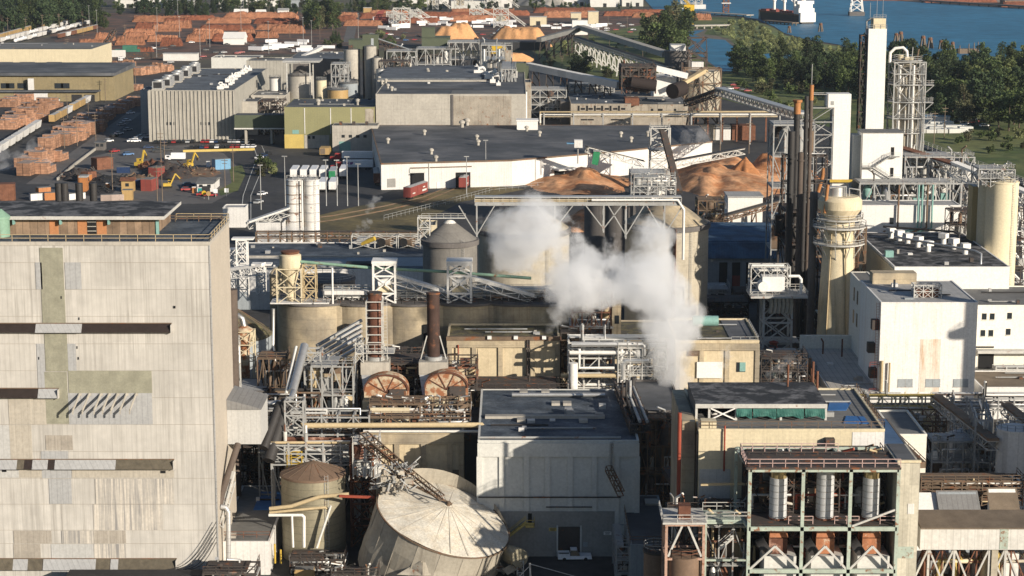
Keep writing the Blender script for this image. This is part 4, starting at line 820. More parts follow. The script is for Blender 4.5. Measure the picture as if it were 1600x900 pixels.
# --- ruin like concrete mill with rusty machinery
t,x0,x1,h = block('old_mill','weathered grey concrete mill with dark roof and round window openings',892,986,163,1020,75,'conc_old','rf_blue',par=.6)
openings(t,x0,x1,1020,[((.13,.27,.4,.52,.66,.8),h * .72,1.0,2.6),((.2,.33,.46,.6,.74,.87),h * .76,2.2,1.0),((.22,.33,.72,.82),h * .3,3.2,.7)],m='black')
t,x0,x1,h = block('old_mill','stained concrete mill wall joined to the right of the weathered mill',984,1076,164,1030,45,'conc_old','rf_dark',par=.6)
openings(t,x0,x1,1030,[((.38,.5,.54,.77),h * .66,1.2,1.6)],m='black')
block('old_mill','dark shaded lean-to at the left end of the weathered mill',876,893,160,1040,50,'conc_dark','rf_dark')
rg = random.Random(9)
def machinery(name,label,x0,x1,y0,y1,z0,z1,n,mats,seed,frame='steel_dk',nx=3,lv=3,w=.5,pr=.5):
    """open process structure: frame, decks, vessels, pipes and boxes, each a part"""
    g = random.Random(seed); t = thing(name,label,'structure',((x0 + x1) / 2,y0,z0)); zs = [z0 + (z1 - z0) * i / lv for i in range(lv + 1)]
    part(t,'frame',MB().frame(x0,y0,x1,y1,zs,w,nx,1,'z'),frame)
    for z in zs[1:]:
        part(t,'deck',MB().box(x0 + .1,y0 + .1,z + .02,x0 + (x1 - x0) * g.uniform(.5,1),y1 - .1,z + .14),frame)
        part(t,'railing',MB().rail([(x0,y0,z),(x1,y0,z),(x1,y1,z)],1.1,.09),frame)
    for i in range(n):
        x,y = g.uniform(x0,x1),g.uniform(y0 + .5,y1 - .5); k = g.randrange(lv); z = zs[k]; H = zs[k + 1] - z; m = g.choice(mats); q = g.random(); r = g.uniform(.5,1) * pr
        if q < .25: part(t,'vessel',MB().lathe([(0,0),(r * 2.2,.2),(r * 2.2,H * .7),(r * .8,H * .85),(0,H * .85)],(x,y,z + .15),12),m)
        elif q < .45: part(t,'equipment_box',MB().box(x - r * 2,y - r * 1.5,z + .15,x + r * 2,y + r * 1.5,z + H * g.uniform(.4,.8)),m)
        elif q < .75: x2 = min(x1,x + g.uniform(3,9)); part(t,'pipe',MB().path([(x,y0 + .3,z + .2),(x,y0 + .3,z + H * .6),(x2,y0 + .3,z + H * .6),(x2,y1,z + H * .6)],r * .6,8),m)
        else: part(t,'pipe',MB().path([(x,y,z),(x,y,z + H * 1.2),(x + g.uniform(-2,2),y - 1,z + H * 1.35)],r * .5,8),m)
    return t
X = lambda px,Y,z=15: Xp(px,Y,z)
t = machinery('rusty_wood_plant','dark rusty wood handling structure rising over the old mill',X(970,1045),X(1022,1045),1036,1058,16,Zp(102,1045),26,['steel_rust','steel_dk','stack_rust','steel_rust'],4,'steel_dk',4,3,.8,1.3)
part(t,'tower',MB().box(X(998,1045,40),1040,16,X(1016,1045,40),1048,Zp(101,1045)),'steel_dk'); part(t,'shed',MB().box(X(978,1050,30),1048,16,X(998,1050,30),1060,Zp(108,1050)),'conc_dark'); part(t,'drum',MB().tube((X(985,1040,25),1034,22),(X(1024,1040,25),1034,20),3,16),'hood_rust'); part(t,'hood',MB().box(X(976,1030,20),1024,h + .2,X(998,1030,20),1034,h + 4),'steel_rust')
part(t,'drum',MB().tube((X(1050,1040,25),1036,17),(X(1068,1040,25),1044,18),4,14),'hood_rust')
block('white_shed','small white shed right of the rusty wood plant',1022,1057,122,1090,25,'white_clean','rf_lt')
conveyor('white_conveyor','white sloping conveyor from the white shed to the dark cylinder',Q(1025,112,1085),Q(1074,124,1085),4,3,'white_clean',False)
c = G(1060,117); Y = 1200; r = 14; t = thing('dark_silo','dark weathered concrete silo with a white box on top','silo',(X(1060,Y,30),Y,0)); c = OFF[t.name]; zt = Zp(81,Y)
part(t,'shell',MB().lathe([(8.2,0),(8.2,zt)],c,24),'conc_dark'); part(t,'roof',MB().lathe([(8.6,zt),(8.6,zt + .8),(0,zt + 1)],c,24),'conc_dark'); part(t,'head_house',MB().box(c[0] - 5,Y - 5,zt + 1,c[0] + 4,Y + 4,Zp(69,Y)),'white')
t = thing('silo_tower','slim dark elevator tower with white cladding right of the dark silo','tower',(X(1085,1180,20),1180,0)); c = OFF[t.name]; part(t,'frame',MB().frame(c[0] - 4,1176,c[0] + 7,1184,[0,12,24,36,Zp(82,1180)],.7),'steel_dk'); part(t,'cladding',MB().box(c[0] - 2,1175,18,c[0] + 5,1182,Zp(96,1180)),'white'); part(t,'shaft',MB().box(c[0] - 8,1178,0,c[0] - 4.2,1184,Zp(97,1180)),'steel_dk')
# long conveyors
conveyor('covered_conveyor','long grey covered conveyor sloping down from the chip piles to the dark silo',Q(905,46,1560),Q(1041,90,1205),5,3.4,'conc_grey',False,0)
conveyor('trestle_conveyor','long conveyor on a forest of pale trestle legs under the covered conveyor',Q(900,58,1520),Q(1046,104,1190),3.5,2.4,None,True,17,'steel_w',tt=.55)
c = Q(906,46,1555); t = thing('head_house','white head house at the top of the long covered conveyor','head house',c); part(t,'house',MB().box(c[0] - 6,1552,c[2] - 4,c[0] + 6,1562,c[2] + 7),'white_clean'); part(t,'legs',MB().frame(c[0] - 6,1552,c[0] + 6,1562,[0,c[2] - 4],.8),'steel_dk')
conveyor('chip_conveyor','pale chip conveyor climbing to the white head house',Q(842,66,1480),Q(902,50,1540),4,3,'rf_grey',False,5,'steel_dk',tt=.5)
conveyor('ribbed_conveyor','white ribbed covered conveyor sloping to the rusty wood plant',Q(824,109,1110),Q(968,139,1060),4.2,3.6,'white',False,6,'steel_dk',tt=.4)
c = Q(812,110,1110); t = thing('conveyor_house','dark green transfer house at the left end of the ribbed conveyor','head house',c); part(t,'house',MB().box(c[0] - 5,1106,c[2] - 8,c[0] + 5,1116,c[2] + 3),'dkgreen'); part(t,'legs',MB().frame(c[0] - 5,1106,c[0] + 5,1116,[0,c[2] - 8],.8),'steel_dk'); part(t,'opening',MB().box(c[0] - 1,1105.8,c[2] - 6,c[0] + 3,1105.95,c[2] + 1),'black')
conveyor('grey_conveyor','grey covered conveyor running right past the riverside wood',Q(1124,138,960),Q(1258,178,800),4.2,3,'galv',True,0,'steel',tt=.4)
conveyor('dark_conveyor','dark open conveyor rising left to right above the old mill end',Q(1074,158,1000),Q(1124,140,962),3.6,2.4,None,True,3,'steel_dk',tt=.5)
conveyor('tan_conveyor','tan conveyor climbing to the slim dark elevator tower',Q(1060,138,1080),Q(1103,113,1100),2.6,2,'pipe_tan',False,2,'steel_dk',tt=.4)
t = thing('rock_drum','pale rocky sided bin at the top of the tan conveyor','bin',(X(1098,1110,15),1110,0)); c = OFF[t.name]; part(t,'shell',MB().lathe([(0,0),(9,.2),(11,8),(9.5,22),(5,Zp(112,1110)),(0,Zp(111,1110))],c,14),'conc_form'); part(t,'frame',MB().frame(c[0] - 11,1098,c[0] + 9,1108,[0,8,16,24],.6,2),'steel_brn')
t = thing('open_shed','open roofed shed with red posts right of the old mill','shed',(X(1130,960,8),960,0)); x0,x1 = X(1082,960,8),X(1195,960,8); part(t,'roof',MB().box(x0,955,12,x1,975,12.6),'rf_grey')
for i in range(6): c = x0 + (x1 - x0) * i / 5; part(t,'post',MB().box(c - .35,955.2,0,c + .35,955.9,12),'steel_rust')
for i,(px,w,m) in enumerate(((1100,5,'conc_old'),(1130,4,'white'),(1160,6,'steel_rust'))): c = X(px,965,4); part(t,'bin',MB().box(c - w,962,0,c + w,972,7),m)
# --- process plant behind the hall: frames, cylinder, transfer tower, inclined conveyor
t = thing('pale_cylinder','tall pale blue grey concrete cylinder left of the mill hall','silo',(X(550,1120,20),1120,0)); c = OFF[t.name]; zt = Zp(77,1120); part(t,'shell',MB().lathe([(4.6,0),(4.6,zt)],c,24),'conc_grey'); part(t,'roof',MB().lathe([(4.6,zt),(0,zt + .5)],c,24),'rf_grey'); part(t,'hatch',MB().box(c[0] - 1.5,1117,zt,c[0] + 1,1119,zt + 2.5),'steel_dk')
for i,(px,Y,r,py,m,l) in enumerate(((579,1115,3.4,72,'conc_grey','slim grey cylinder under the green transfer house'),(590,1110,3,90,'conc_grey','shorter grey cylinder right of the slim one'),(595,1060,2.4,108,'galv','small silver tank at the left corner of the mill hall roof'))):
    t = thing('process_tank',l,'tank',(X(px,Y,20),Y,0)); c = OFF[t.name]; zt = Zp(py,Y); part(t,'shell',MB().lathe([(r,0),(r,zt)],c,18),m); part(t,'roof',MB().lathe([(r + .1,zt),(0,zt + .8)],c,18),'rf_grey')
c = Q(579,62,1120); t = thing('transfer_house','dark green transfer house at the top of the inclined conveyor','head house',c); part(t,'house',MB().box(c[0] - 4.2,1116,c[2] - 5,c[0] + 4.5,1124,c[2] + 3),'dkgreen'); part(t,'legs',MB().frame(c[0] - 4,1116,c[0] + 4,1124,[0,20,c[2] - 5],.6),'steel_dk'); part(t,'opening',MB().box(c[0] + .5,1115.8,c[2] - 3,c[0] + 2,1115.95,c[2] + 1),'glass_l')
conveyor('inclined_conveyor','blue grey inclined conveyor running down right from the transfer house',Q(586,60,1120),Q(674,90,1120),3.6,3,'bluewall',True,3,'steel_dk',tt=.45)
MCH = ['pale pipe rack process frame left behind the mill hall roof','pipe rack process frame in the middle behind the mill hall roof','pipe rack process frame right of the middle one behind the mill hall','tall pipe rack process frame at the right end behind the mill hall','dark pipe frame between the transfer conveyor and mill hall','steel process frame along the right flank of the mill hall','low pipe frame by the old mill left end','pipe frame in front of the ribbed conveyor','dark pipe frame left of the olive building','small pipe frame at the left foot of the pale cylinder']
PM = ['steel','pipe_w','conc_grey','steel_dk','steel_w','conc_old','galv']
for i,(a,b,Y,d,py,n) in enumerate([(605,650,1105,18,80,22),(652,705,1110,18,76,24),(700,748,1112,18,66,24),(752,800,1100,18,70,24),(592,640,1075,12,96,18),(784,806,1000,50,108,22),(830,885,1060,20,140,24),(890,960,1085,14,132,22),(405,442,985,14,158,20),(518,545,1090,14,100,16)]):
    machinery('process_structure',MCH[i],X(a,Y),X(b,Y),Y,Y + d,0,Zp(py,Y),n,PM,30 + i,'steel' if i not in (4,8) else 'steel_dk',4,4,.5,.9)
# tank farm behind olive building
for i,(px,Y,r,py0,roofd,m,l) in enumerate(((469,1035,6.6,118,3,'conc_grey','grey tank with dark conical roof behind the olive building'),(502,1020,2.8,125,.5,'cream','slim cream tank behind the olive building'),(528,1000,5.2,140,.3,'c_tanb','low pinkish round tank behind the olive building'),(430,1040,3,122,.8,'white','low white tank at the ribbed wall behind the olive building'),(545,1010,4.6,130,.4,'bluewall','dark blue grey tank at the left corner of the mill hall'))):
    t = thing('process_tank',l,'tank',(X(px,Y,20),Y,0)); c = OFF[t.name]; zt = Zp(py0,Y); part(t,'shell',MB().lathe([(r,0),(r,zt)],c,24),m); part(t,'roof',MB().lathe([(r + .2,zt),(r + .2,zt + .3),(.4,zt + roofd),(0,zt + roofd)],c,24),'rf_grey' if i else 'conc_dark'); part(t,'railing',MB().rail([(c[0] + r * math.cos(a),c[1] + r * math.sin(a),zt + .3) for a in [k * .5236 for k in range(12)]],1.1,.1,9,True),'steel')
x0,x1 = X(450,1030),X(486,1030); t = thing('tank_gantry','steel portal frame around the tank with dark conical roof','frame',(x0,1028,0)); part(t,'frame',MB().frame(x0,1027,x1,1043,[0,12,Zp(97,1030)],.6,1,1,None),'steel_w'); part(t,'canopy',MB().box(x0 - 2,1026,Zp(97,1030),x1 + 5,1044,Zp(97,1030) + 1),'rf_lt')
block('yellow_house','narrow pale yellow stair house with dark windows by the pale cylinder',530,539,96,1125,8,'cream','rf_dark')
conveyor('white_conveyor','white conveyor slanting up over the back hall roofs',Q(474,92,1180),Q(502,78,1220),2.4,2,'white',False)
# ================================================================ YARDS (650 to 1250 m)
def lumber(seed,L,D,H,wrap):
    g = random.Random(seed); t = thing('lumber_stack',None,'lumber stack'); mb = MB(); tp = MB(); k = 3
    for i in range(int(L / 2.5)):
        for j in range(int(D / 2.5)):
            n = max(1,int(H / 1.15) - (g.random() < .25)); x,y = -L / 2 + i * 2.5 + g.uniform(-.12,.12),-D / 2 + j * 2.5 + g.uniform(-.1,.1)
            mb.box(x,y,.12,x + 2.38,y + 2.4,n * 1.15); tp.box(x + .02,y + .02,n * 1.15 + .004,x + 2.36,y + 2.38,n * 1.15 + .06)
    part(t,'bundles',mb,'lumber'); part(t,'top_boards',tp,wrap); return Proto(t)
LS = [lumber(1,7.5,7.5,4.7,'lum_top'),lumber(2,10,5,4.7,'lum_top'),lumber(3,7.5,5,5.8,'lumber'),lumber(4,10,7.5,3.6,'lum_top'),lumber(5,5,5,4.7,'lum_top')]
def stacks(a,b,n,label,seed,s=1.0,gap=0.0):
    g = random.Random(seed); p,q = Vector(G(*a)),Vector(G(*b)); rz = math.atan2((q - p).y,(q - p).x) + math.pi / 2
    for i in range(n): LS[g.randrange(5)].put(p.lerp(q,(i + .5) / n) + Vector((g.uniform(-1,1),0,0)),rz + g.uniform(-.05,.05),label,'lumber stacks in the left yard',s * g.uniform(.9,1.15))
stacks((6,203),(55,188),7,'orange lumber stack at the left picture edge in front of the ochre mill',1,1.15)
stacks((20,190),(62,178),6,'orange lumber stack in the second row at the left picture edge',2,1.15); stacks((45,178),(84,166),6,'orange lumber stack in the third row behind the left edge rows',3,1.1); stacks((10,168),(38,160),4,'reddish lumber stack nearest the ochre mill wall',4)
stacks((70,236),(150,204),9,'orange lumber stack in the row nearest the road',5,1.2); stacks((88,222),(158,196),8,'orange lumber stack in the second row from the road',6,1.15); stacks((100,212),(158,190),7,'pale topped lumber stack in the third row from the road',7,1.1); stacks((125,198),(168,184),5,'orange lumber stack in the fourth row from the road',8,1.05)
stacks((42,262),(84,249),4,'orange lumber stack standing alone among the drifting steam',9,1.25); stacks((38,276),(60,268),2,'near orange lumber stack at the lower end of the yard',10,1.3)
stacks((154,188),(212,164),8,'dark brown lumber stack beside the ribbed building',11,.95); stacks((165,178),(216,160),7,'brown lumber stack in the back row beside the ribbed building',12,.9)
stacks((182,112),(206,108),4,'orange lumber stack right of the ochre mill roof',13,1.1); stacks((212,118),(266,110),7,'orange lumber stack behind the ribbed building roof fans',14,1.1); stacks((184,120),(205,117),3,'pale lumber stack right of the ochre mill corner',15)
stacks((182,146),(214,140),5,'low lumber stack on the lane left of the ribbed building',16,.7)
train((-12,248),(62,200),'ww','loaded on the track between the lumber rows at the left edge','railcars among the lumber stacks'); train((80,194),(140,160),'oow','on the track between the lumber rows and the mill','railcars among the lumber stacks')
# --- vehicles
def car_proto(name,m,L=4.5,Wd=1.8,H=1.45,cab=(.22,.82),bed=False):
    t = thing(name,None,'pickup truck' if bed else 'car'); mb = MB(); hl,hw = L / 2,Wd / 2
    mb.hexa([(-hl,-hw,.35),(hl,-hw,.35),(hl,hw,.35),(-hl,hw,.35),(-hl + .05,-hw + .05,.95),(hl - .15,-hw + .08,.88),(hl - .15,hw - .08,.88),(-hl + .05,hw - .05,.95)])
    x0,x1 = -hl + L * cab[0] if bed else -hl + L * .1,-hl + L * cab[1] * .9; a,b = x0 + (.1 if bed else .45),x1 - .6
    part(t,'body',mb,m); part(t,'window',MB().hexa([(x0,-hw + .08,.95),(x1,-hw + .08,.9),(x1,hw - .08,.9),(x0,hw - .08,.95),(a,-hw + .25,H - .07),(b,-hw + .25,H - .07),(b,hw - .25,H - .07),(a,hw - .25,H - .07)]),'glass')
    part(t,'roof',MB().box(a - .05,-hw + .2,H - .068,b + .1,hw - .2,H),m)
    for sx in (-.62,.62):
        for sy in (-1,1): part(t,'wheel',MB().tube((sx * hl,sy * (hw - .2),.33),(sx * hl,sy * hw,.33),.33,10),'rubber')
    return Proto(t)
CARS = {k: car_proto('parked_car','c_' + k) for k in ('cblack','cwhite','csilver','red','dkblue','blue')}
CN = dict(cblack='black',cwhite='white',csilver='silver',red='red',dkblue='dark blue',blue='blue')
def cars(pts,rz,where,group,seed,cols=('cblack','cblack','dkblue','csilver','cwhite','red','cblack')):
    g = random.Random(seed)
    for (x,y) in pts: k = g.choice(cols); CARS[k].put(G(x,y),rz + g.uniform(-.06,.06),CN[k] + ' car ' + where,group,1.1)
cars([(244 + i * 7.2,224 - .12 * i) for i in range(9)] + [(318 + i * 7,223) for i in range(12)],1.5,'parked along the foot of the ribbed building','cars by the ribbed building',1)
cars([(300 + i * 8,232 - i * .1) for i in range(13)],1.5,'in the car park row behind the yellow barrier','cars behind the yellow barrier',2)
cars([(206,222),(214,219),(220,216),(226,213),(212,222),(229,216)],.4,'parked left of the ribbed building corner','cars at the ribbed building corner',3,('cwhite','cwhite','csilver'))
cars([(198,190),(200,204),(186,210),(204,178),(178,214),(170,222),(190,196)],1.0,'parked on the lane beside the brown lumber stacks','cars on the lumber lane',4,('cwhite','cblack','csilver'))
cars([(405 + i * 7,248 - i * 3) for i in range(3)] + [(410,305),(404,318)],1.2,'on the curving yard road','cars on the yard road',5)
CARS['red'].put(G(318,306),.1,'red car in front of the white office in the salvage yard','salvage yard cars',1.2); CARS['red'].put(G(329,307),.15,'red car farthest right in front of the white office','salvage yard cars',1.2)
CARS['red'].put(G(292,298),.3,'dark red car left of the white office beside the black one','salvage yard cars',1.1); CARS['dkblue'].put(G(295,291),.3,'dark blue car left of the white office behind the red one','salvage yard cars',1.2); CARS['blue'].put(G(200,243),.6,'blue car at the back edge of the salvage yard','salvage yard cars',1.2); CARS['red'].put(G(179,238),.9,'red car at the back left corner of the salvage yard','salvage yard cars',1.1)
cars([(246,238),(252,234),(232,232),(262,236)],.3,'at the back of the salvage yard','cars behind the salvage yard',6)
# trailers and trucks
def trailer(m,L=14,name='semi_trailer',front=None):
    t = thing(name,None,'trailer'); part(t,'box',MB().box(-1.3,0,1.2,1.3,L,4.1),m); part(t,'door_frame',MB().box(-1.25,-.06,1.25,-.03,-.01,4.0).box(.03,-.06,1.25,1.25,-.01,4.0),front or 'white_clean'); part(t,'underframe',MB().box(-1.1,.2,.7,1.1,L - .3,1.2),'rubber')
    for y in (1.2,2.5):
        for s in (-1,1): part(t,'wheel',MB().tube((s * .75,y,.5),(s * 1.28,y,.5),.5,10),'rubber')
    part(t,'support',MB().box(-.8,L - 3,0,-.6,L - 2.8,.7).box(.6,L - 3,0,.8,L - 2.8,.7),'steel'); return Proto(t)
TRW,TRG = trailer('c_cwhite'),trailer('c_csilver')
for px,py,l in ((458.5,281,'leftmost white semi trailer in the row of the trailer yard'),(474,281,'second white semi trailer from the left in the trailer yard row'),(489,281,'third white semi trailer from the left in the trailer yard row'),(504,281,'fourth white semi trailer behind a nearer one in the trailer yard'),(503,301,'nearest white semi trailer, in front of the fourth in its row'),(519,301,'nearest silver doored trailer at the right of the near pair'),(535.5,280,'rightmost white semi trailer standing alone in the row')):
    TRW.put(G(px,py),.02,l,'semi trailers in the trailer yard',1.05)
o = TRG.put(G(519,283),.02,'silver trailer with a green door behind the near pair','semi trailers in the trailer yard',1.05)
for ch in o.children:
    if ch.name.startswith('door_frame'): part_m = ch.data.copy(); ch.data = part_m; part_m.materials.clear(); part_m.materials.append(MT['c_grn'])
def semi(px0,px1,py,label,logo=False):
    a,b = G(px0,py),G(px1,py); t = thing('semi_truck',label,'truck',a); y = a[1]; L = b[0] - a[0]; x = a[0]
    part(t,'trailer_box',MB().box(x + 4.2,y - 1.3,1.2,x + L,y + 1.3,4.2),'c_cwhite'); part(t,'underframe',MB().box(x + 1.2,y - 1,.6,x + L - .5,y + 1,1.15),'rubber')
    k = part(t,'cab',MB().box(x + 1.1,y - 1.2,.7,x + 3.6,y + 1.2,3.4).hexa([(x - 1.2,y - 1,.7),(x + 1.1,y - 1.1,.7),(x + 1.1,y + 1.1,.7),(x - 1.2,y + 1,.7),(x - 1.1,y - .9,1.9),(x + 1.1,y - 1.1,2.1),(x + 1.1,y + 1.1,2.1),(x - 1.1,y + .9,1.9)]),'c_red'); part(k,'window',MB().box(x + 1.2,y - 1.22,2.2,x + 2.2,y - 1.205,3.0).box(x + 1.04,y - 1,2.2,x + 1.095,y + 1,3.1),'glass')
    for wx in (.2,2.6,3.6,L - 3,L - 1.6):
        part(t,'wheel',MB().tube((x + wx,y - 1.25,.5),(x + wx,y - .8,.5),.5,10),'rubber')
    if logo:
        mb = MB(); X0 = x + 5.0
        for dx,w,h0,h1 in ((0,.9,2.9,3.3),(1.0,.35,2.5,3.5),(1.5,.35,2.4,3.5),(2.1,1.0,2.35,3.4),(3.0,.5,2.6,3.5)): mb.hexa([(X0 + dx,y - 1.33,h0),(X0 + dx + w,y - 1.33,h0),(X0 + dx + w,y - 1.305,h0),(X0 + dx,y - 1.305,h0),(X0 + dx + .3,y - 1.33,h1),(X0 + dx + w + .2,y - 1.33,h1),(X0 + dx + w + .2,y - 1.305,h1),(X0 + dx + .3,y - 1.305,h1)])
        part(t,'logo',mb,'logo')
M('logo',(.16,.05,.22),var=.1)
semi(520,583,251,'red semi truck with plain white trailer, the farther of two at the loading dock'); semi(521,583,265,'red semi truck with purple lettering on its white trailer at the loading dock',True)
t = thing('box_truck','tan box truck seen from behind near the olive building','truck',G(504,245)); c = G(504,245); part(t,'box',MB().box(c[0] - 1.3,c[1],1,c[0] + 3,c[1] + 8,4),'c_tanb'); part(t,'cab',MB().box(c[0] + .5,c[1] + 8.1,.8,c[0] + 3,c[1] + 10,3),'c_ylw'); part(t,'door',MB().box(c[0] - 1.0,c[1] - .08,1.2,c[0] + 1.2,c[1] - .01,3.8),'wood')
for s in (-1,2.6): part(t,'wheel',MB().box(c[0] + s - .2,c[1] + 1,0,c[0] + s + .2,c[1] + 2,1),'rubber')
def boxcar2(px,py,dx,dy,label,m,s=1.0):
    o = RC2[m].put(G(px,py),math.atan2(dy,dx),label,'red boxcars by the warehouse',s); return o
def bigbox(m):
    t = thing('boxcar',None,'railcar'); part(t,'body',MB().box(0,-1.55,1.1,18,1.55,5.0),m); part(t,'roof',MB().add([(-.05,-1.6,5.0),(18.05,-1.6,5.0),(18.05,1.6,5.0),(-.05,1.6,5.0),(-.05,0,5.4),(18.05,0,5.4)],[(0,1,5,4),(2,3,4,5),(0,4,3),(1,2,5)]),'rf_lt'); part(t,'door',MB().box(7,-1.64,1.3,10.5,-1.56,4.7),m)
    part(t,'marking',MB().box(12,-1.62,2.0,16.4,-1.56,2.7).box(12.8,-1.62,3.4,15,-1.56,3.8).box(2,-1.62,2.2,4.6,-1.56,2.6),'ltmark')
    for x in (2.5,15.5): part(t,'truck',MB().box(x - 1.3,-1,.15,x + 1.3,1,1.05),'rubber')
    return Proto(t)
RC2 = {'r': bigbox('boxred'),'d': bigbox('stack_rust')}
boxcar2(636,313,9,26,'red boxcar standing outside the left warehouse door','r'); boxcar2(723,297,2,20,'red boxcar standing inside the right warehouse door','r'); boxcar2(590,290,-2,25,'dark red boxcar at the shaded left end of the warehouse','d')
c = G(876,277); t = thing('red_dumpster','red container at the warehouse door behind the bark pile','container',c); part(t,'body',MB().box(c[0] + .5,c[1],.2,c[0] + 4.5,c[1] + 3,2.8),'c_red'); part(t,'frame',MB().box(c[0] + .4,c[1] - .1,2.8,c[0] + 4.6,c[1] + 3.1,3.0),'boxred')
# salvage yard
def container(px,py,L,m,rz,label,s=1.0,name='shipping_container'):
    c = G(px,py); t = thing(name,label,'container',c); w,h = 1.25 * s,2.6 * s; ca,sa = math.cos(rz),math.sin(rz)
    mb = MB().cb(c,L,w * 2,h,rz); part(t,'body',mb,m); part(t,'roof',MB().cb((c[0],c[1],c[2] + h + .003),L * .98,w * 1.94,.12,rz),'rf_grey' if m != 'steel_rust' else 'steel_rust'); mb = MB()
    for k in range(4): f = (k - 1.5) / 3 * .96 * L; mb.cb((c[0] + f * ca,c[1] + f * sa,c[2]),.14,w * 2.06,h * .99,rz)
    part(t,'ribs',mb,m); return t
container(160,264,8,'steel_rust',.75,'tall rusty open container at the back left of the salvage yard',1.9); container(139,284,5,'steel_rust',1.0,'small rusty container behind the tan one in the salvage yard',1.6); container(133,286,5,'c_oran',1.1,'tan orange container behind the roofed booth',1.3)
container(245,277,6,'boxred',1.2,'red container behind the scrap heap in the middle of the salvage yard',1.7); container(234,297,7,'boxred',1.35,'dark red container nearest the yellow forklift in the salvage yard',1.8); container(346,264,7,'c_lblue',.5,'light blue container with a white front at the yard road',1.7); container(193,270,5.5,'c_dkblue',.1,'black open skip with white machine in the salvage yard',1.0)
container(218,293,5,'c_dkblue',0,'dark blue container left of the dark red one',1.3); container(10,312,7,'steel_rust',.2,'rust streaked tall container at the left picture edge',2.4); container(65,312,9,'white',.5,'low white trailer body behind the penthouse roof at the left',1.0); container(119,311,7,'white',.7,'low white trailer body left of the roofed booth',.9)
container(68,306,5,'c_oran',.6,'orange box with pale top behind the boiler house roof',1.3); container(82,312,6,'c_oran',.3,'orange timber crate stack right of the orange box',1.1); container(200,312,4,'c_tanb',.1,'tan crate behind the boiler house penthouse roof',1.5); container(180,313,11,'lum_top',.25,'long pale timber pile behind the boiler house penthouse roof',.9)
shed('salvage_office','white office building with grey gable roof in the salvage yard',308,333,300,3.4,18,'white','rf_grey','building',1.2,1,0,2)
shed('red_roof_hut','small yellow hut with red brown roof in the salvage yard',190,208,300,4.4,5,'c_tanb','steel_rust','hut',1.2,0,0,1)
shed('roofed_booth','tall narrow orange booth with pale roof in the salvage yard',125,136,303,6.5,3.5,'c_oran','rf_lt','booth',0)
shed('gate_hut','dark hut with lit white front at the back of the salvage yard',149,163,235,3.5,5,'conc_dark','rf_dark','hut',0,0,0,2)
def excavator(px,py,m,label,rz,s=1.0):
    c = Vector(G(px,py)); t = thing('excavator',label,'excavator',c); ca,sa = math.cos(rz),math.sin(rz)
    def T(x,y,z): return (c.x + (x * ca - y * sa) * s,c.y + (x * sa + y * ca) * s,z * s)
    def bx(x0,y0,z0,x1,y1,z1): return MB().hexa([T(*p) for p in ((x0,y0,z0),(x1,y0,z0),(x1,y1,z0),(x0,y1,z0),(x0,y0,z1),(x1,y0,z1),(x1,y1,z1),(x0,y1,z1))])
    for y in (-1.2,.7): part(t,'track',bx(-2,y,0,2,y + .6,.9),'rubber')
    part(t,'body',bx(-2,-1.3,1,1.6,1.3,2.3),m); k = part(t,'cab',bx(.2,.1,2.3,1.6,1.3,3.6),m); part(k,'window',bx(.3,.05,2.6,1.65,1.35,3.4),'glass')
    b = part(t,'boom',MB().bar(T(1.4,-.4,2),T(3.6,-.4,6.5),.6 * s).bar(T(3.6,-.4,6.5),T(5.6,-.4,4.2),.45 * s),m); part(b,'bucket',bx(5.1,-.9,2.9,6.3,.1,4.0),'steel_dk'); return t
excavator(218,262,'yellow','large yellow excavator with raised boom in the salvage yard',1.3,1.1); excavator(295,263,'yellow','yellow excavator right of the scrap heap',1.0,1.0); excavator(262,294,'yellow','yellow orange forklift loader beside the dark red container',.2,.9)
c = G(275,251); t = thing('service_truck','white service truck at the back of the salvage yard','truck',c); part(t,'box',MB().box(c[0] - 2,c[1] - 1.2,.9,c[0] + 4.2,c[1] + 1.2,3.6),'c_cwhite'); part(t,'cab',MB().box(c[0] - 4.6,c[1] - 1.1,.6,c[0] - 2.1,c[1] + 1.1,2.5),'c_cwhite'); part(t,'window',MB().box(c[0] - 4.0,c[1] - 1.13,1.6,c[0] - 2.7,c[1] - 1.11,2.3),'glass')
for x in (-3.6,2.6): part(t,'wheel',MB().tube((c[0] + x,c[1] - 1.15,.5),(c[0] + x,c[1] - .7,.5),.5,10),'rubber')
for i,(x,y,rx,h,m,l) in enumerate([(255,270,9,4.5,'steel_dk','dark heap of scrap metal in the middle of the salvage yard'),(275,274,10,3,'steel_dk','low dark scrap heap right of the main one'),(215,284,8,2.5,'steel_brn','brown scrap heap before the excavator'),(168,284,10,2.2,'dark','dark rubble heap left in the salvage yard'),(122,276,9,3,'steel_dk','dark scrap bank along the road barrier'),(240,262,7,3,'steel_rust','rusty scrap heap behind the red container'),(150,300,8,1.5,'dark','low dark scrap bank behind the yellow hut'),(310,270,10,1.5,'steel_brn','flat brown scrap spread near the blue container')]):
    c = G(x,y); mb = MB().heap(c[0],c[1],rx,rx * 1.6,h,16,60 + i,0,.2,.35); g = random.Random(i)
    for _ in range(40): p = Vector((c[0] + g.uniform(-.8,.8) * rx,c[1] + g.uniform(-1,1) * rx,g.uniform(.2,h * .7))); mb.bar(p,p + Vector((g.uniform(-2,2),g.uniform(-2,2),g.uniform(0,1.6))),g.uniform(.15,.6))
    single('scrap_heap',mb,m,l,'scrap',(c[0],c[1],0))
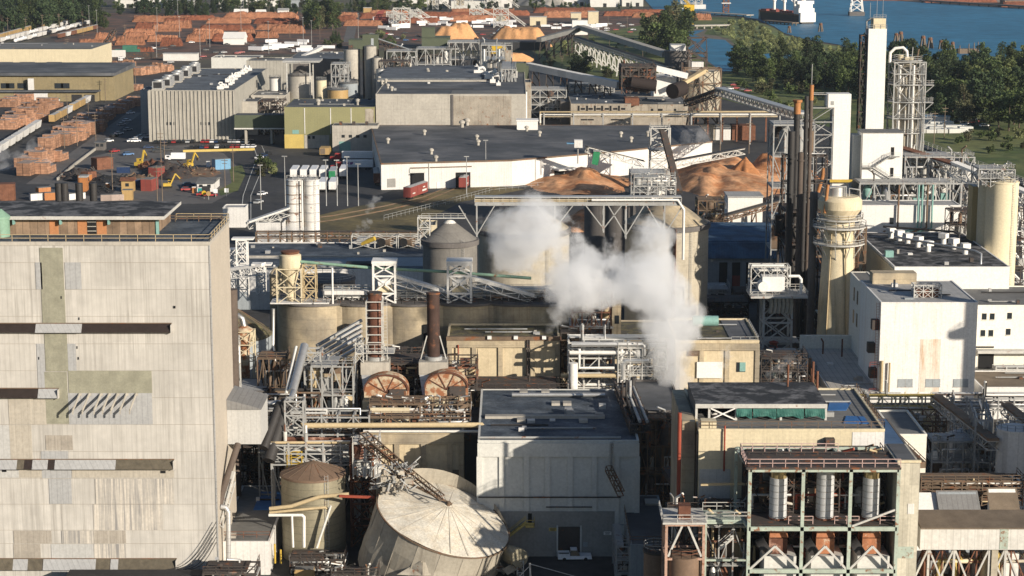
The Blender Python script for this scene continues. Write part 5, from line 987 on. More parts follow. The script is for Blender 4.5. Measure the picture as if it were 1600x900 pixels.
for x,y,m,l in ((312,303,'c_teal','teal portable toilet beside the white office'),(303,302,'c_oran','orange round bin beside the teal toilet'),(319,311,'c_ylw','yellow round board before the red car'),(326,312,'c_tanb','pinkish round board right of the yellow one'),(337,308,'c_cwhite','white square board before the white office'),(354,307,'c_cwhite','white square board on a post at the verge'),(168,296,'c_oran','orange bin on the dirt left of the yellow hut'),(325,261,'c_cwhite','small white tank by the blue container')):
    c = G(x,y); t = thing('yard_bin' if 'board' not in l else 'sign_board',l,'bin' if 'board' not in l else 'sign',c)
    if 'board' in l: part(t,'post',MB().box(c[0] - .1,c[1] + .1,0,c[0] + .1,c[1] + .3,3),'steel'); part(t,'panel',MB().box(c[0] - .8,c[1],1.6,c[0] + .8,c[1] + .09,3.2) if 'square' in l else MB().tube((c[0],c[1] + .09,2.4),(c[0],c[1],2.4),.9,14),m)
    else: part(t,'body',MB().box(c[0] - .7,c[1],0,c[0] + .7,c[1] + 1.4,2.3),m); part(t,'top',MB().box(c[0] - .75,c[1] - .05,2.3,c[0] + .75,c[1] + 1.45,2.5),'white_clean')
cars(scatter([(150,92),(300,62),(470,62),(470,80),(250,100)],40,31,6),.4,'parked among the near log decks','vehicles among the log decks',11,('cblack','csilver','cwhite','red','cblack'))
cars(scatter([(560,54),(840,36),(850,60),(700,66),(580,64)],50,32,6),.2,'parked on the far sawmill yard','vehicles on the far yard',12,('cblack','csilver','cwhite','red','blue','cblack'))
cars(scatter([(850,36),(1000,36),(990,52),(860,56)],26,33,6),.2,'parked around the conveyor head house','vehicles by the head house',13,('cblack','csilver','cwhite','red'))
# stored white bundles beside the wood at right
g = random.Random(3); bp = thing('white_bundle',None,'bundle'); part(bp,'wrap',MB().box(-3,-2,.2,3,2,2.4),'wht_panel'); part(bp,'pallet',MB().box(-2.8,-1.8,0,2.8,1.8,.2),'wood'); BP = Proto(bp)
for (x,y) in [(1436,208),(1445,205),(1454,208),(1463,206),(1472,208),(1481,207),(1490,208),(1499,207),(1508,206),(1450,202),(1470,201),(1485,203),(1440,201),(1500,202),(1478,198),(1462,198)]: BP.put(G(x,y),g.uniform(-.2,.2),'white wrapped bundle stacked on the grass beside the riverside wood','white bundles by the wood',g.uniform(.8,1.2))
shed('blue_shed','low blue roofed open shed among the white bundles',1446,1484,193,3.6,10,'white','c_lblue','shed',0)
cars([(1498,192),(1508,195),(1516,193),(1525,196),(1538,198),(1534,191),(1520,188)],.3,'parked at the edge of the riverside wood','cars by the riverside wood',8)
cars([(1132,138),(1140,140),(1150,139),(1160,141),(1147,134),(1168,143)],.2,'on the brown ground above the grey conveyor','cars above the grey conveyor',9,('red','csilver','cwhite','cblack'))
shed('block_shed','white control building beside the bark piles with a sloping belt in front',1137,1191,350,9.5,12,'white_clean','rf_lt','building',0,0)
conveyor('belt_conveyor','long brown belt conveyor climbing right in front of the white control building',Q(1118,342,690),Q(1245,306,705),2.4,1.6,None,True,3,'steel_brn',tt=.3)
machinery('screen_plant','tan screening plant at the lower end of the belt conveyor',Xp(1090,690,5),Xp(1130,690,5),688,698,0,Zp(312,690),26,['pipe_tan','steel_brn','pipe_g','steel_w'],77,'steel_brn',3,3,.35,.7)
machinery('grey_plant','grey pipe cluster at the foot of the transfer tower',Xp(985,760,8),Xp(1040,760,8),755,768,0,Zp(268,760),34,['pipe_s','steel','galv','pipe_w','conc_grey'],78,'steel',4,3,.3,.7)
c = G(1161,350); t = thing('yellow_cabin','small yellow machine before the white control building','machine',(Xp(1160,655,2),655,0)); c = OFF[t.name]; part(t,'body',MB().box(c[0] - 1.1,655,.3,c[0] + 1.1,657,2.2),'yellow'); part(t,'cab',MB().box(c[0] - .8,655.3,2.2,c[0] + .8,656.7,3.6),'white_clean')
t = thing('red_tank','small red drum at the right of the white control building','tank',(Xp(1187,655,2),655,0)); c = OFF[t.name]; part(t,'drum',MB().lathe([(0,0),(1.6,0),(1.6,2.8),(1.0,3.4),(0,3.5)],c,14),'c_red'); part(t,'pipe',MB().tube((c[0],c[1],3.5),(c[0],c[1],5),.2,6),'steel')
# fence of slim posts, fence line near the rail grass
t = thing('yard_fence','chain fence with posts along the grass before the warehouse','fence',G(700,318)); mb = MB()
for a,b in zip([(600,345),(690,322),(770,300)],[(690,322),(770,300),(850,292)]): mb.rail([G(*a),G(*b)],2,.09,3)
part(t,'rails',mb,'steel')
# ================================================================ MIDDLE MILL (420 to 650 m)
def tank(name,label,px,Y,r,pyt,m,rm,rh=1.0,cat='tank',z0=0,rail=True,n=32,group=None,lad=True,tip=.3):
    zt = Zp(pyt,Y); t = thing(name,label,cat,(Xp(px,Y,zt),Y,z0),group); c = OFF[t.name]; H = zt - z0
    part(t,'shell',MB().lathe([(r,0),(r,H)],c,n),m); part(t,'roof',MB().lathe([(r + .15,H - .35),(r + .15,H),(tip,H + rh),(0,H + rh)],c,n),rm)
    if rail: part(t,'railing',MB().rail([(c[0] + r * math.cos(a),c[1] + r * math.sin(a),zt) for a in [k * .4488 for k in range(14)]],1.1,.08,9,True),'steel')
    if lad: part(t,'ladder',MB().ladder((c[0] + r * .5,c[1] - r * .87 - .25,z0),(c[0] + r * .5,c[1] - r * .87 - .25,zt + 1)),'steel')
    return t,c,zt
def stairs(mb,p,q,w=1.0,side=(0,1,0)):
    p,q,s = Vector(p),Vector(q),Vector(side) * w; mb.bar(p,q,.12,.3).bar(p + s,q + s,.12,.3); n = max(3,int((q - p).length / .6))
    for i in range(n): a = p.lerp(q,(i + .5) / n); mb.bar(a,a + s,.3,.06)
    u = Vector((0,0,1)); mb.bar(p + u,q + u,.07).bar(p + s + u,q + s + u,.07)
    for i in range(0,n + 1,3): a = p.lerp(q,i / n); mb.bar(a,a + u,.06)
    return mb
def rack(name,label,p,q,w,z0,zs,npipe,bays,mats,seed,fm='steel_w',pr=.22,brace=True):
    """pipe rack from p to q (plan points): bents, and at each level a layer of pipes"""
    g = random.Random(seed); p,q = Vector((p[0],p[1],0)),Vector((q[0],q[1],0)); d = (q - p); n = Vector((-d.y,d.x,0)).normalized() * w; t = thing(name,label,'pipe rack',(*p.xy,z0)); mb = MB(); zt = max(zs)
    for i in range(bays + 1):
        a = p + d * (i / bays); b = a + n
        for c in (a,b): mb.bar((c.x,c.y,z0),(c.x,c.y,zt + .3),.3)
        for z in zs: mb.bar((a.x,a.y,z - .2),(b.x,b.y,z - .2),.3)
        if brace and i < bays:
            c = p + d * ((i + 1) / bays)
            for z0_,z1_ in zip([z0] + zs[:-1],zs): mb.bar((a.x,a.y,z0_) if i % 2 else (a.x,a.y,z1_),(c.x,c.y,z1_) if i % 2 else (c.x,c.y,z0_),.16)
    for z in zs: mb.bar((p.x,p.y,z - .2),(q.x,q.y,z - .2),.26); mb.bar((p.x + n.x,p.y + n.y,z - .2),(q.x + n.x,q.y + n.y,z - .2),.26)
    part(t,'frame',mb,fm)
    for z in zs:
        for k in range(npipe):
            f = (k + g.uniform(.2,.8)) / npipe; r = pr * g.choice((.5,.7,1,1,1.6)); a,b = g.choice((0,0,.15,.4)),g.choice((1,1,.9,.6)); A,B = p + d * a + n * f,p + d * b + n * f; A.z = B.z = z + r; pts = [A,B]
            if b < 1: pts.append(B + Vector((0,0,-3)))
            if a > 0: pts.insert(0,A + Vector((0,0,3)))
            part(t,'pipe',MB().path(pts,r,8),g.choice(mats))
    return t
def pipe(label,pts,r,m,n=12,name='pipe',sup=0):
    o = single(name,MB().path(pts,r,n),m,label,'pipe',pts[0]); return o
SM = ['steel_w','pipe_w','pipe_s','galv','steel','pipe_w']; DM = ['steel','steel_dk','pipe_s','steel_brn','pipe_k','galv']; RM = ['steel_rust','stack_rust','pipe_tan','steel_brn','steel','pipe_w']
# big silos and the bridge above them
big = [tank('concrete_silo','largest lit concrete silo with cone roof, right one under the overhead bridge',1042,520,11,347,'conc_form','conc_tan',6.5,'silo',rail=False,n=48,tip=1.2),tank('concrete_silo','wide concrete silo with tan cone roof behind the steam, left one under the overhead bridge',818,515,12,356,'conc_form','conc_tan',7,'silo',rail=False,n=48,tip=1.2),tank('concrete_silo','smaller concrete silo with painted shade and a white capped cone left of the bridge',703,498,6.9,374,'silo_shade','silo_shade',5,'silo',rail=False,n=40,tip=.6)]
for t,c,zt in big: r = {0: 11,1: 12,2: 6.9}[big.index((t,c,zt))]; part(t,'rim',MB().lathe([(r + .02,zt - 1.2),(r + .5,zt - 1.1),(r + .5,zt + .15),(r - .2,zt + .2)],c,48),'conc_dark')
t,c,zt = big[2]; part(t,'cap',MB().lathe([(2.2,zt + 3.6),(.7,zt + 5.2),(0,zt + 5.3)],c,16),'white'); part(t,'walkway',MB().box(c[0] - 7,c[1] - 2,zt + 5.6,c[0] + 4,c[1] - .5,zt + 5.8).rail([(c[0] - 7,c[1] - 2,zt + 5.8),(c[0] + 4,c[1] - 2,zt + 5.8)],1.1,.08).frame(c[0] - 8,c[1] - 2,c[0] - 5,c[1] + 1,[zt,zt + 3,zt + 6],.25),'steel_w')
t,c,zt = big[0]; part(t,'riser_pipe',MB().tube((c[0] + 1.2,c[1] - 11.4,5),(c[0] + 1.2,c[1] - 11.4,zt),.45,8),'steel_rust')
for i,(px,Y,r,l) in enumerate(((943,556,5.4,'dark blue slim silo between the big silos, left of the pair'),(968,553,4.6,'dark blue slim silo between the big silos, right of the pair'))): tank('dark_silo',l,px,Y,r,316,'conc_dark','conc_dark',.8,'silo',rail=False,lad=False)
Y = 508; zb = Zp(320,Y); xa,xb = Xp(742,Y,zb),Xp(1064,Y,zb); t = thing('overhead_bridge','long pale overhead conveyor bridge on braced legs above the silos','bridge',(xa,Y,zb))
part(t,'deck',MB().box(xa,Y - 1.6,zb,xb,Y + 1.6,zb + .9),'steel'); part(t,'roof',MB().box(xa,Y - 1.4,zb + 2.1,xb,Y + 1.4,zb + 2.3),'galv'); part(t,'railing',MB().rail([(xa,Y - 1.6,zb + .9),(xb,Y - 1.6,zb + .9)],1.2,.09,2.4),'steel_w'); part(t,'pipe',MB().path([(xa + 30,Y - 1.9,zb + 1.5),(xb - 1,Y - 1.9,zb + 1.5),(xb + .6,Y - 1.9,zb - 1),(xb + .6,Y - 1.9,zb - 14)],.35,8),'pipe_w'); part(t,'belt_housing',MB().box(xa,Y - .9,zb + .95,xb - 8,Y + .9,zb + 1.6),'pipe_tan')
for px in (745,867,943,978,1038):
    x = Xp(px,Y,zb); zl = Zp(375,505) if px in (745,1038,978) else zb - 7; k = part(t,'leg',MB().bar((x,Y - 1.4,zl),(x,Y - 1.4,zb),.36).bar((x,Y + 1.4,zl),(x,Y + 1.4,zb),.36).bar((x,Y - 1.4,zl + 1),(x - 4.6,Y - 1.4,zb),.26).bar((x,Y - 1.4,zl + 1),(x + 4.6,Y - 1.4,zb),.26),'steel')
t = machinery('silo_head_gear','pale winches and pipes on top of the overhead bridge',Xp(990,512,45),Xp(1055,512,45),509,513,zb + 2.4,zb + 7,16,SM,91,'steel',3,2,.2,.4)
# flat white building behind the fluted silos
t,x0,x1,h = block('paper_hall','wide white hall with patched blue grey roof left of the silos',340,665,423,546,46,'white','rf_navy',par=.8); part(t,'roof_strip',MB().box(Xp(455,550,h),552,h + .14,Xp(660,550,h),566,h + .3),'bluewall'); part(t,'lower_wall',MB().box(x0 + .5,545.85,0,x1 - .5,545.95,h - 6),'bluewall'); part(t,'roof_ridge',MB().box(x0 + 2,566.2,h + .14,Xp(600,567,h),567,h + .7),'conc_grey'); part(t,'roof_hatch',MB().box(Xp(541,552,h),550,h + .35,Xp(584,552,h),554,h + 1.3),'dark')
FH = ['left','middle','right']
for i,px in enumerate((566,602,636)): c = Vector((Xp(px,584,h),584,h)); t = thing('exhaust_fan',('yellow snout','round dark mouthed','rusty open')[i] + ' exhaust fan on the back edge of the blue grey roof','fan',c); part(t,'housing',MB().tube((c.x - 1,c.y,h + 2),(c.x + 2,c.y - 1,h + 2),1.7,14),'steel_brn' if i else 'galv'); part(t,'frame',MB().frame(c.x - 3,c.y - 2,c.x + 4,c.y + 2,[h,h + 2,h + 4],.22),'steel_w'); part(t,'snout' if not i else 'mouth',MB().tube((c.x,c.y - 1.5,h + 1.5),(c.x + 4,c.y - 3,h + 3.4),.7,10) if not i else MB().tube((c.x - 1,c.y - 2.2,h + 2),(c.x - 1,c.y - 2,h + 2),1.3,12),'yellow' if not i else 'black')
t,*_ = block('side_wing','low cream wing at the right end of the blue grey roof',656,681,354,610,10,'cream','rf_grey')
rack('roof_pipe_rack','dark pipe rack along the far edge of the blue grey roof',(Xp(400,594,12),594),(Xp(660,594,12),594),2.5,10,[12.5,14],4,14,DM,5,'steel_brn')
# twin white silos
for i,(px,w,l) in enumerate(((459.5,2.55,'left of two white ribbed silos streaked with rust before the trailer yard'),(486.5,2.55,'right of two white ribbed silos with stacked ring bands before the trailer yard'))):
    t,c,zt = tank('white_silo',l,px,655,w,280,'silo_white','white',.5,'silo'); part(t,'bands',(lambda mb: [mb.lathe([(w + .02,z),(w + .1,z + .05),(w + .1,z + .25),(w + .02,z + .3)],c,24) for z in range(2,int(zt),3)] and mb)(MB()),'steel_brn' if not i else 'galv')
part(t,'bridge',MB().box(c[0] - 6.5,653.5,zt + .2,c[0] + 2,656.5,zt + .4).rail([(c[0] - 8,653.3,zt + .4),(c[0] + 2,653.3,zt + .4)],1.1,.08),'steel_w'); part(t,'downpipe',MB().path([(c[0] - 2.9,652.2,zt),(c[0] - 2.9,652.2,2)],.35,8),'pipe_w')
conveyor('silo_conveyor','white patched inclined conveyor feeding the twin white silos',Q(388,348,650),Q(452,326,654),2.6,2,'white',True,3,'steel_w',tt=.25)
t,*_ = block('small_white_block','small white block with a green base beside the boiler house roof corner',348,383,326,692,8,'white','rf_lt'); block('yard_wall_house','low pale shed at the foot of the twin white silos',400,443,350,648,8,'white','rf_grey')
# white lattice towers at the left, tank with mossy cone
for i,(a,b,Y,pt,pb,l) in enumerate(((369,385,430,375,470,'tall white lattice tower beside the boiler house corner'),(400,413,424,415,460,'short white lattice tower right of the tall one'),(356,367,434,392,470,'white lattice leg half hidden by the boiler house'))):
    z0,z1 = Zp(pb,Y),Zp(pt,Y); x0,x1 = Xp(a,Y,z1),Xp(b,Y,z1); t = thing('lattice_tower',l,'tower',(x0,Y,z0),'white lattice towers'); part(t,'lattice',MB().frame(x0,Y,x1,Y + 2.2,[z0 + (z1 - z0) * k / 5 for k in range(6)],.26),'white_clean'); part(t,'top_beam',MB().box(x0 - 1,Y - .2,z1,x1 + 1.5,Y + 2.4,z1 + .35),'white_clean')
conveyor('white_bridge','white braced pipe bridge from the boiler house to the short lattice tower',Q(350,424,428),Q(412,415,424),1.8,1.8,None,True,0,'white_clean','white_clean',tt=.22)
t,c,zt = tank('mossy_tank','large tank with mossy cone roof half hidden behind the boiler house',345,395,10.2,520,'bluewall','rf_moss',7.0,rail=False,n=40); mb = MB()
for k in range(16): a = k * .3927; mb.bar((c[0] + 10 * math.cos(a),c[1] + 10 * math.sin(a),zt + .2),(c[0],c[1],zt + 7.2),.18)
part(t,'roof_ribs',mb,'steel_brn')
# blue roofed building, dark yard, white steel structure
t,x0,x1,h = block('blue_roof_hall','long hall with a bright blue roof and stained shaded wall',1100,1238,402,577,40,'bluewall','rf_cblue',par=0)
part(t,'eave',MB().hexa([(x0 - .3,576,h - .2),(x1 + .3,576,h - .2),(x1 + .3,580,h - .2),(x0 - .3,580,h - .2),(x0 - .3,579.5,h + 4),(x1 + .3,579.5,h + 4),(x1 + .3,581,h + 4),(x0 - .3,581,h + 4)]),'rf_cblue'); part(t,'upper_roof',MB().box(x0 - .2,581.1,h + .13,x1 + .2,617,h + 4.2),'rf_cblue')
for px in (1130,1150,1172,1197): c = Xp(px,577,5); part(t,'wall_stain',MB().box(c - 1.2,576.9,0,c + 1.2,576.97,h - 1.5),'dark')
part(t,'door',MB().box(Xp(1144,577,1),576.8,0,Xp(1156,577,1),576.88,4),'boxred')
for i,(a,b,Y,pt,n) in enumerate(((1108,1142,560,452,20),(1106,1170,530,472,26),(1150,1182,556,458,14))): machinery('yard_steelwork',('pale stair frames and pipes in the dark yard right of the largest silo','dark pipework in the shade below the blue roofed hall','dark pump frames at the door of the blue roofed hall')[i],Xp(a,Y,8),Xp(b,Y,8),Y,Y + 10,0,Zp(pt,Y) ,n,SM if i == 0 else DM,110 + i,'steel' if i == 0 else 'steel_dk',3,3,.3,.55)
Y = 480; zp = Zp(464,Y); x0,x1 = Xp(1194,Y,zp),Xp(1238,Y,zp); t = thing('bag_filter_tower','pale steel tower with a wide platform and white machine, hung with canvas','tower',((x0 + x1) / 2,Y,0))
part(t,'frame',MB().frame(x0,Y,x1,Y + 6,[0,zp * .3,zp * .62,zp],.5),'steel_w'); part(t,'platform',MB().box(x0 - 3.5,Y - 2,zp,x1 + 3.6,Y + 8,zp + .5),'steel_w'); part(t,'railing',MB().rail([(x0 - 3.5,Y - 2,zp + .5),(x1 + 3.6,Y - 2,zp + .5),(x1 + 3.6,Y + 8,zp + .5),(x0 - 3.5,Y + 8,zp + .5)],1.2,.09,1.8,True),'steel_w')
part(t,'machine',MB().box(x0 - .5,Y,zp + 1.4,x0 + 5,Y + 4,zp + 5),'white_clean'); part(t,'drum',MB().tube((x0 - .3,Y - .6,zp + 2.6),(x0 - .3,Y + 3,zp + 2.6),1.3,14),'white_clean'); part(t,'pipe',MB().path([(x1 - 1,Y + 1,zp + 5),(x1 + 1.6,Y + 1,zp + 5),(x1 + 2.2,Y + 1,zp + 4.2),(x1 + 2.2,Y + 1,zp + .6)],.4,10),'pipe_w')
for k in range(6): a = x0 + 1.6 + k * 1.0; part(t,'canvas',MB().path([(a,Y - .3,zp - .1),(a + .15,Y - .45,zp - 2),(a - .1,Y - .3,zp - 4)],.48,8),'conc_form')
part(t,'upper_frame',MB().frame(x0 - 3.2,Y + 1,x0 + 6.4,Y + 6,[zp + .5,zp + 3.5,zp + 7.4],.25,3),'steel_w'); part(t,'roof_pipes',MB().tube((x0 - 3,Y + 2,zp + 7.5),(x0 + 5,Y + 2,zp + 7.5),.3,8).tube((x0 - 2,Y + 3,zp + 6.2),(x0 + 6,Y + 3,zp + 6.2),.4,8),'pipe_w'); part(t,'mid_deck',MB().box(x0,Y - .5,zp * .3,x1 + 2,Y + 6,zp * .3 + .3).rail([(x0,Y - .5,zp * .3 + .3),(x1 + 2,Y - .5,zp * .3 + .3)],1.1,.09),'steel_w'); part(t,'pump',MB().lathe([(0,0),(1.1,0),(1.3,2),(.8,3.2),(1.2,4),(0,4.4)],(x0 + 2.4,Y - 1.5,1.5),12),'pipe_r')
# dark stacks beside the white column
for i,(px,Y,pt,r,m,l) in enumerate(((1233,500,205,.9,'pipe_k','leftmost dark grey stack of the tall stack cluster'),(1241,510,178,.8,'pipe_k','brown black stack with an orange top in the stack cluster'),(1248,496,238,.7,'steel_brn2','shorter grey stack in front of the stack cluster'),(1255,505,150,.55,'pipe_k','slim black pipe stack in the stack cluster'),(1262,505,132,.5,'steel_brn2','slim brown mast with a yellow band, tallest of the stack cluster'),(1270,492,300,1.0,'conc_dark','thick dark stack nearest the cream chimney'))):
    t = thing('stack',l,'stack',(Xp(px,Y,30),Y,0),'tall stack cluster'); c = OFF[t.name]; zt = Zp(pt,Y); part(t,'pipe',MB().tube(c,(c[0],Y,zt),r,14),m)
    if i == 1: part(t,'top',MB().tube((c[0],Y,zt),(c[0],Y,zt + 3),r + .1,12).tube((c[0],Y,zt + 3),(c[0],Y,zt + 3.6),r + .45,12),'orange')
    if i == 4: part(t,'mast',MB().tube((c[0],Y,zt),(c[0],Y,Zp(100,Y)),.1,6),'steel'); part(t,'band',MB().tube((c[0],Y,zt - 4),(c[0],Y,zt - .1),r + .08,12),'orange')
    for z in range(12,int(zt),9): part(t,'flange',MB().tube((c[0],Y,z),(c[0],Y,z + .3),r + .25,14),m)
rack('stack_bridge','dark pipe bridge hanging between the stacks',(Xp(1222,515,30),515),(Xp(1290,515,30),515),3,22,[27,33,40,47],4,4,DM,8,'steel_dk')
machinery('stack_foot_plant','dark duct and pipe structure around the stack cluster foot',Xp(1226,505,10),Xp(1290,505,10),506,520,0,Zp(330,506),26,DM,120,'steel_dk',3,4,.45,.8)
machinery('stack_plant','tangled dark steel and pipes left of the white column',Xp(1205,545,20),Xp(1268,545,20),545,556,0,Zp(195,545),34,DM,121,'steel',3,6,.35,.7)
Y = 560; t = thing('lift_tower','white clad lift column with an open steel frame on its left','tower',(Xp(1296,Y,30),Y,0)); zt = Zp(147,Y); xl,xr = Xp(1301,Y,40),Xp(1327,Y,40); xf = Xp(1266,Y,40)
part(t,'cladding',MB().box(xl,Y,0,xr,Y + 5,zt),'white_clean'); part(t,'head_box',MB().box(Xp(1293,Y,50),Y,Zp(168,Y),xl - .01,Y + 5,zt),'white_clean'); part(t,'frame',MB().frame(xf,Y + .3,xl - .2,Y + 5,[Zp(p,Y) for p in (300,280,255,230,210,190,168)],.3,1,1,'z'),'steel'); part(t,'high_frame',MB().frame(xf,Y + .3,Xp(1292,Y,50),Y + 5,[Zp(168,Y),zt],.22,1,1,None),'steel'); part(t,'ladder',MB().ladder((xf - .5,Y,Zp(300,Y)),(xf - .5,Y,Zp(170,Y)),.8),'steel_w')
mb = MB()
for k,(a,b) in enumerate(((280,255),(255,230),(230,210),(210,190))): stairs(mb,(xf + 1,Y + 2,Zp(a,Y)),(xl - 1,Y + 2,Zp(b,Y)))
part(t,'stair',mb,'steel'); part(t,'duct',MB().path([(xf + 2.4,Y - .4,Zp(300,Y)),(xf + 3.6,Y - .4,Zp(275,Y)),(xf + 3.8,Y - .4,Zp(262,Y))],.55,8),'orange'); part(t,'vent_plate',MB().box(Xp(1297,Y,50),Y - .06,Zp(164,Y),Xp(1302,Y,50),Y - .01,Zp(158,Y)),'steel'); part(t,'crane_beam',MB().box(Xp(1294,Y,25),Y - 1.2,Zp(284,Y),Xp(1329,Y,25),Y - .5,Zp(280,Y)),'yellow')
Y = 600; t = thing('elevator_tower','tallest white square tower with a cream top section','tower',(Xp(1368,Y,30),Y,0)); z1,z2 = Zp(45,Y),Zp(29,Y); a,b = Xp(1355,Y,60),Xp(1383,Y,60)
part(t,'shaft',MB().box(a,Y,0,b,Y + 6,z1),'white_clean'); part(t,'top_box',MB().box(a + 1.4,Y + .2,z1 + .004,b - .3,Y + 5,z2),'cream'); part(t,'railing',MB().rail([(a,Y + .1,z1),(b,Y + .1,z1)],1.2,.09),'steel'); part(t,'top_railing',MB().rail([(a + 1.4,Y + .2,z2),(b - .3,Y + .2,z2)],1.1,.08),'steel'); part(t,'side_frame',MB().frame(a - 2,Y + 1,a - .3,Y + 4,[Zp(p,Y) for p in (205,175,145,115,85,55)],.3),'steel_dk'); part(t,'top_pipes',MB().path([(a + .2,Y + 2,z1 - 6),(a - .4,Y + 2,z1 + 2),(a + 1,Y + 2,z2)],.3,8),'steel')
for dx in (.6,2.6,4.4): part(t,'antenna',MB().tube((a + dx,Y + 2,z2),(a + dx,Y + 2,z2 + 4 + dx),.07,5),'steel')
Y = 606; t = thing('digester_tower','round steel and concrete process tower ringed by platforms','tower',(Xp(1411,Y,30),Y,0)); c = OFF[t.name]; x = c[0]
part(t,'vessel',MB().lathe([(3.4,0),(3.4,Zp(112,Y)),(2.8,Zp(104,Y)),(1.2,Zp(98,Y)),(0,Zp(97,Y))],c,24),'conc_form')
for dx,dy in ((-2.8,-3.6),(1.2,-4.2),(3.9,-3.4),(5.0,1)): part(t,'column',MB().tube((x + dx,Y + dy,0),(x + dx,Y + dy,Zp(100,Y)),.55,12),'pipe_s')
for py in (93,113,130,157,182,205): zz = Zp(py,Y); R_ = 5.6 if py > 120 else 4.6; part(t,'platform',MB().lathe([(R_ - 2.4,zz - .3),(R_,zz - .3),(R_,zz),(R_ - 2.4,zz)],c,16).rail([(x + R_ * math.cos(k * .5236),Y + R_ * math.sin(k * .5236),zz) for k in range(12)],1.2,.1,2,True),'steel')
for py in (130,157,182): zz = Zp(py,Y); part(t,'side_landing',MB().box(x + 4.2,Y - 5,zz - .3,x + 7.4,Y - 1,zz - .05).rail([(x + 4.2,Y - 5,zz),(x + 7.4,Y - 5,zz),(x + 7.4,Y - 1,zz)],1.2,.1).bar((x + 7.3,Y - 4.8,zz - .3),(x + 4.4,Y - 4.4,zz - 3),.22),'steel')
part(t,'arch_pipe',MB().path([(x - 5.4,Y - 1,Zp(98,Y)),(x - 5.4,Y - 1,Zp(82,Y)),(x - 4,Y - 1,Zp(75,Y)),(x - 1.6,Y - 1,Zp(74,Y)),(x - .4,Y - 1,Zp(80,Y)),(x - .2,Y - 1,Zp(92,Y))],.45,10),'pipe_w'); part(t,'top_gear',MB().tube((x - 2,Y,Zp(97,Y)),(x - 2,Y,Zp(86,Y)),.9,10).box(x - 1,Y - 2,Zp(96,Y),x + 2,Y,Zp(89,Y)),'cream'); g = random.Random(4)
for k in range(26): a = g.uniform(-3,.3); zz = g.uniform(8,Zp(110,Y)); rr = 3.9; p = (x + rr * math.cos(a),Y + rr * math.sin(a),zz); part(t,'pipe',MB().path([p,(p[0] + g.uniform(-1.5,1.5),p[1] - .5,zz + 2),(p[0] + g.uniform(-1,1),p[1] - .5,zz + g.uniform(4,9))],g.uniform(.12,.3),7),g.choice(['pipe_s','steel','pipe_w','steel_brn']))
part(t,'portal_frame',MB().frame(x - 4.6,Y - 4.6,x + 4.8,Y + 4.6,[0,Zp(182,Y),Zp(157,Y),Zp(130,Y),Zp(113,Y),Zp(95,Y)],.36,2,1,'z'),'steel')
# white block with zigzag stairs
Y = 560; za,zb2 = Zp(281,Y),Zp(208,Y); a,b = Xp(1348,Y,45),Xp(1411,Y,45); t = thing('stair_house','big white raised box with a zigzag outside stair and two dark doors','building',((a + b) / 2,Y,za)); part(t,'wall',MB().box(a,Y,za,b,Y + 9,zb2),'white_clean'); part(t,'side_bay',MB().box(Xp(1336,Y,45),Y + 3,za - 4,a - .02,Y + 9,zb2 - 1),'bluewall'); part(t,'roof',MB().box(a - .2,Y - .2,zb2,b + .2,Y + 9.2,zb2 + .2),'rf_grey'); part(t,'legs',MB().frame(a,Y,b,Y + 9,[0,za * .5,za],.5,3),'steel_w')
for px,p0,p1 in ((1395,243,230),(1395,276,262)): part(t,'door',MB().box(Xp(px - 2.6,Y,45),Y - .06,Zp(p0,Y),Xp(px + 2.6,Y,45),Y - .02,Zp(p1,Y)),'black')
mb = MB()
for p,q in (((1392,244),(1367,260)),((1367,262),(1392,278)),((1392,279),(1361,303)),((1361,305),(1388,322)),((1388,323),(1365,338)),((1365,339),(1378,352))): stairs(mb,Q(*p,Y - 1.6),Q(*q,Y - 1.6))
for p,w in (((1398,245),3),((1358,261),4),((1398,279),3),((1356,304),3)): k = Q(*p,Y - 1.8); mb.box(k[0] - w / 2,Y - 1.9,k[2] - .15,k[0] + w / 2,Y - .1,k[2]).rail([(k[0] - w / 2,Y - 1.9,k[2]),(k[0] + w / 2,Y - 1.9,k[2])])
part(t,'stair',mb,'steel')
machinery('open_process_floor','open steel floor full of dark pumps and pipes below the white stair house',Xp(1342,552,25),Xp(1500,552,25),552,562,0,Zp(286,552),60,DM + ['pipe_t'],130,'steel',7,4,.4,.7)
machinery('open_process_floor','open steelwork with silver vessels below the red brown gallery',Xp(1412,585,25),Xp(1520,585,25),585,597,0,Zp(245,585),56,DM + SM,131,'steel',6,5,.35,.7)
t,x0,x1,h = block('pipe_gallery','long white low building with teal pipes down its front',1346,1501,322,540,10,'white_clean','rf_lt',par=.5)
for px,m in ((1435,'pipe_t'),(1441,'pipe_t'),(1449,'steel_brn'),(1457,'pipe_t'),(1404,'steel_brn')): x = Xp(px,538,25); part(t,'pipe',MB().path([(x,539.3,h + 6),(x,539.3,h - 6),(x - 4,538.9,h - 7)],.3,8),m)
part(t,'window',MB().box(Xp(1389,540,20),539.9,Zp(350,540),Xp(1395,540,20),539.97,Zp(340,540)),'glass')
t,x0,x1,h = block('vented_hall','white hall with a dark cracked roof dotted with white vents',1398,1578,418,470,52,'white_clean','rf_patch',par=.4); part(t,'side_wall',MB().box(x0 - .3,470.5,0,x0 - .02,521,h - .4),'cream'); vents(VB,[(1418,381),(1434,386),(1450,393),(1474,381),(1490,389),(1508,397),(1392,372),(1405,376)],h + .12,'small white box vent on the dark cracked roof','white vents on the dark roof',1.25); c = G(1389,402,h); part(t,'roof_unit',MB().box(c[0] - 1,c[1] - .8,h + .12,c[0] + 1,c[1] + .8,h + 1.7),'pipe_t')
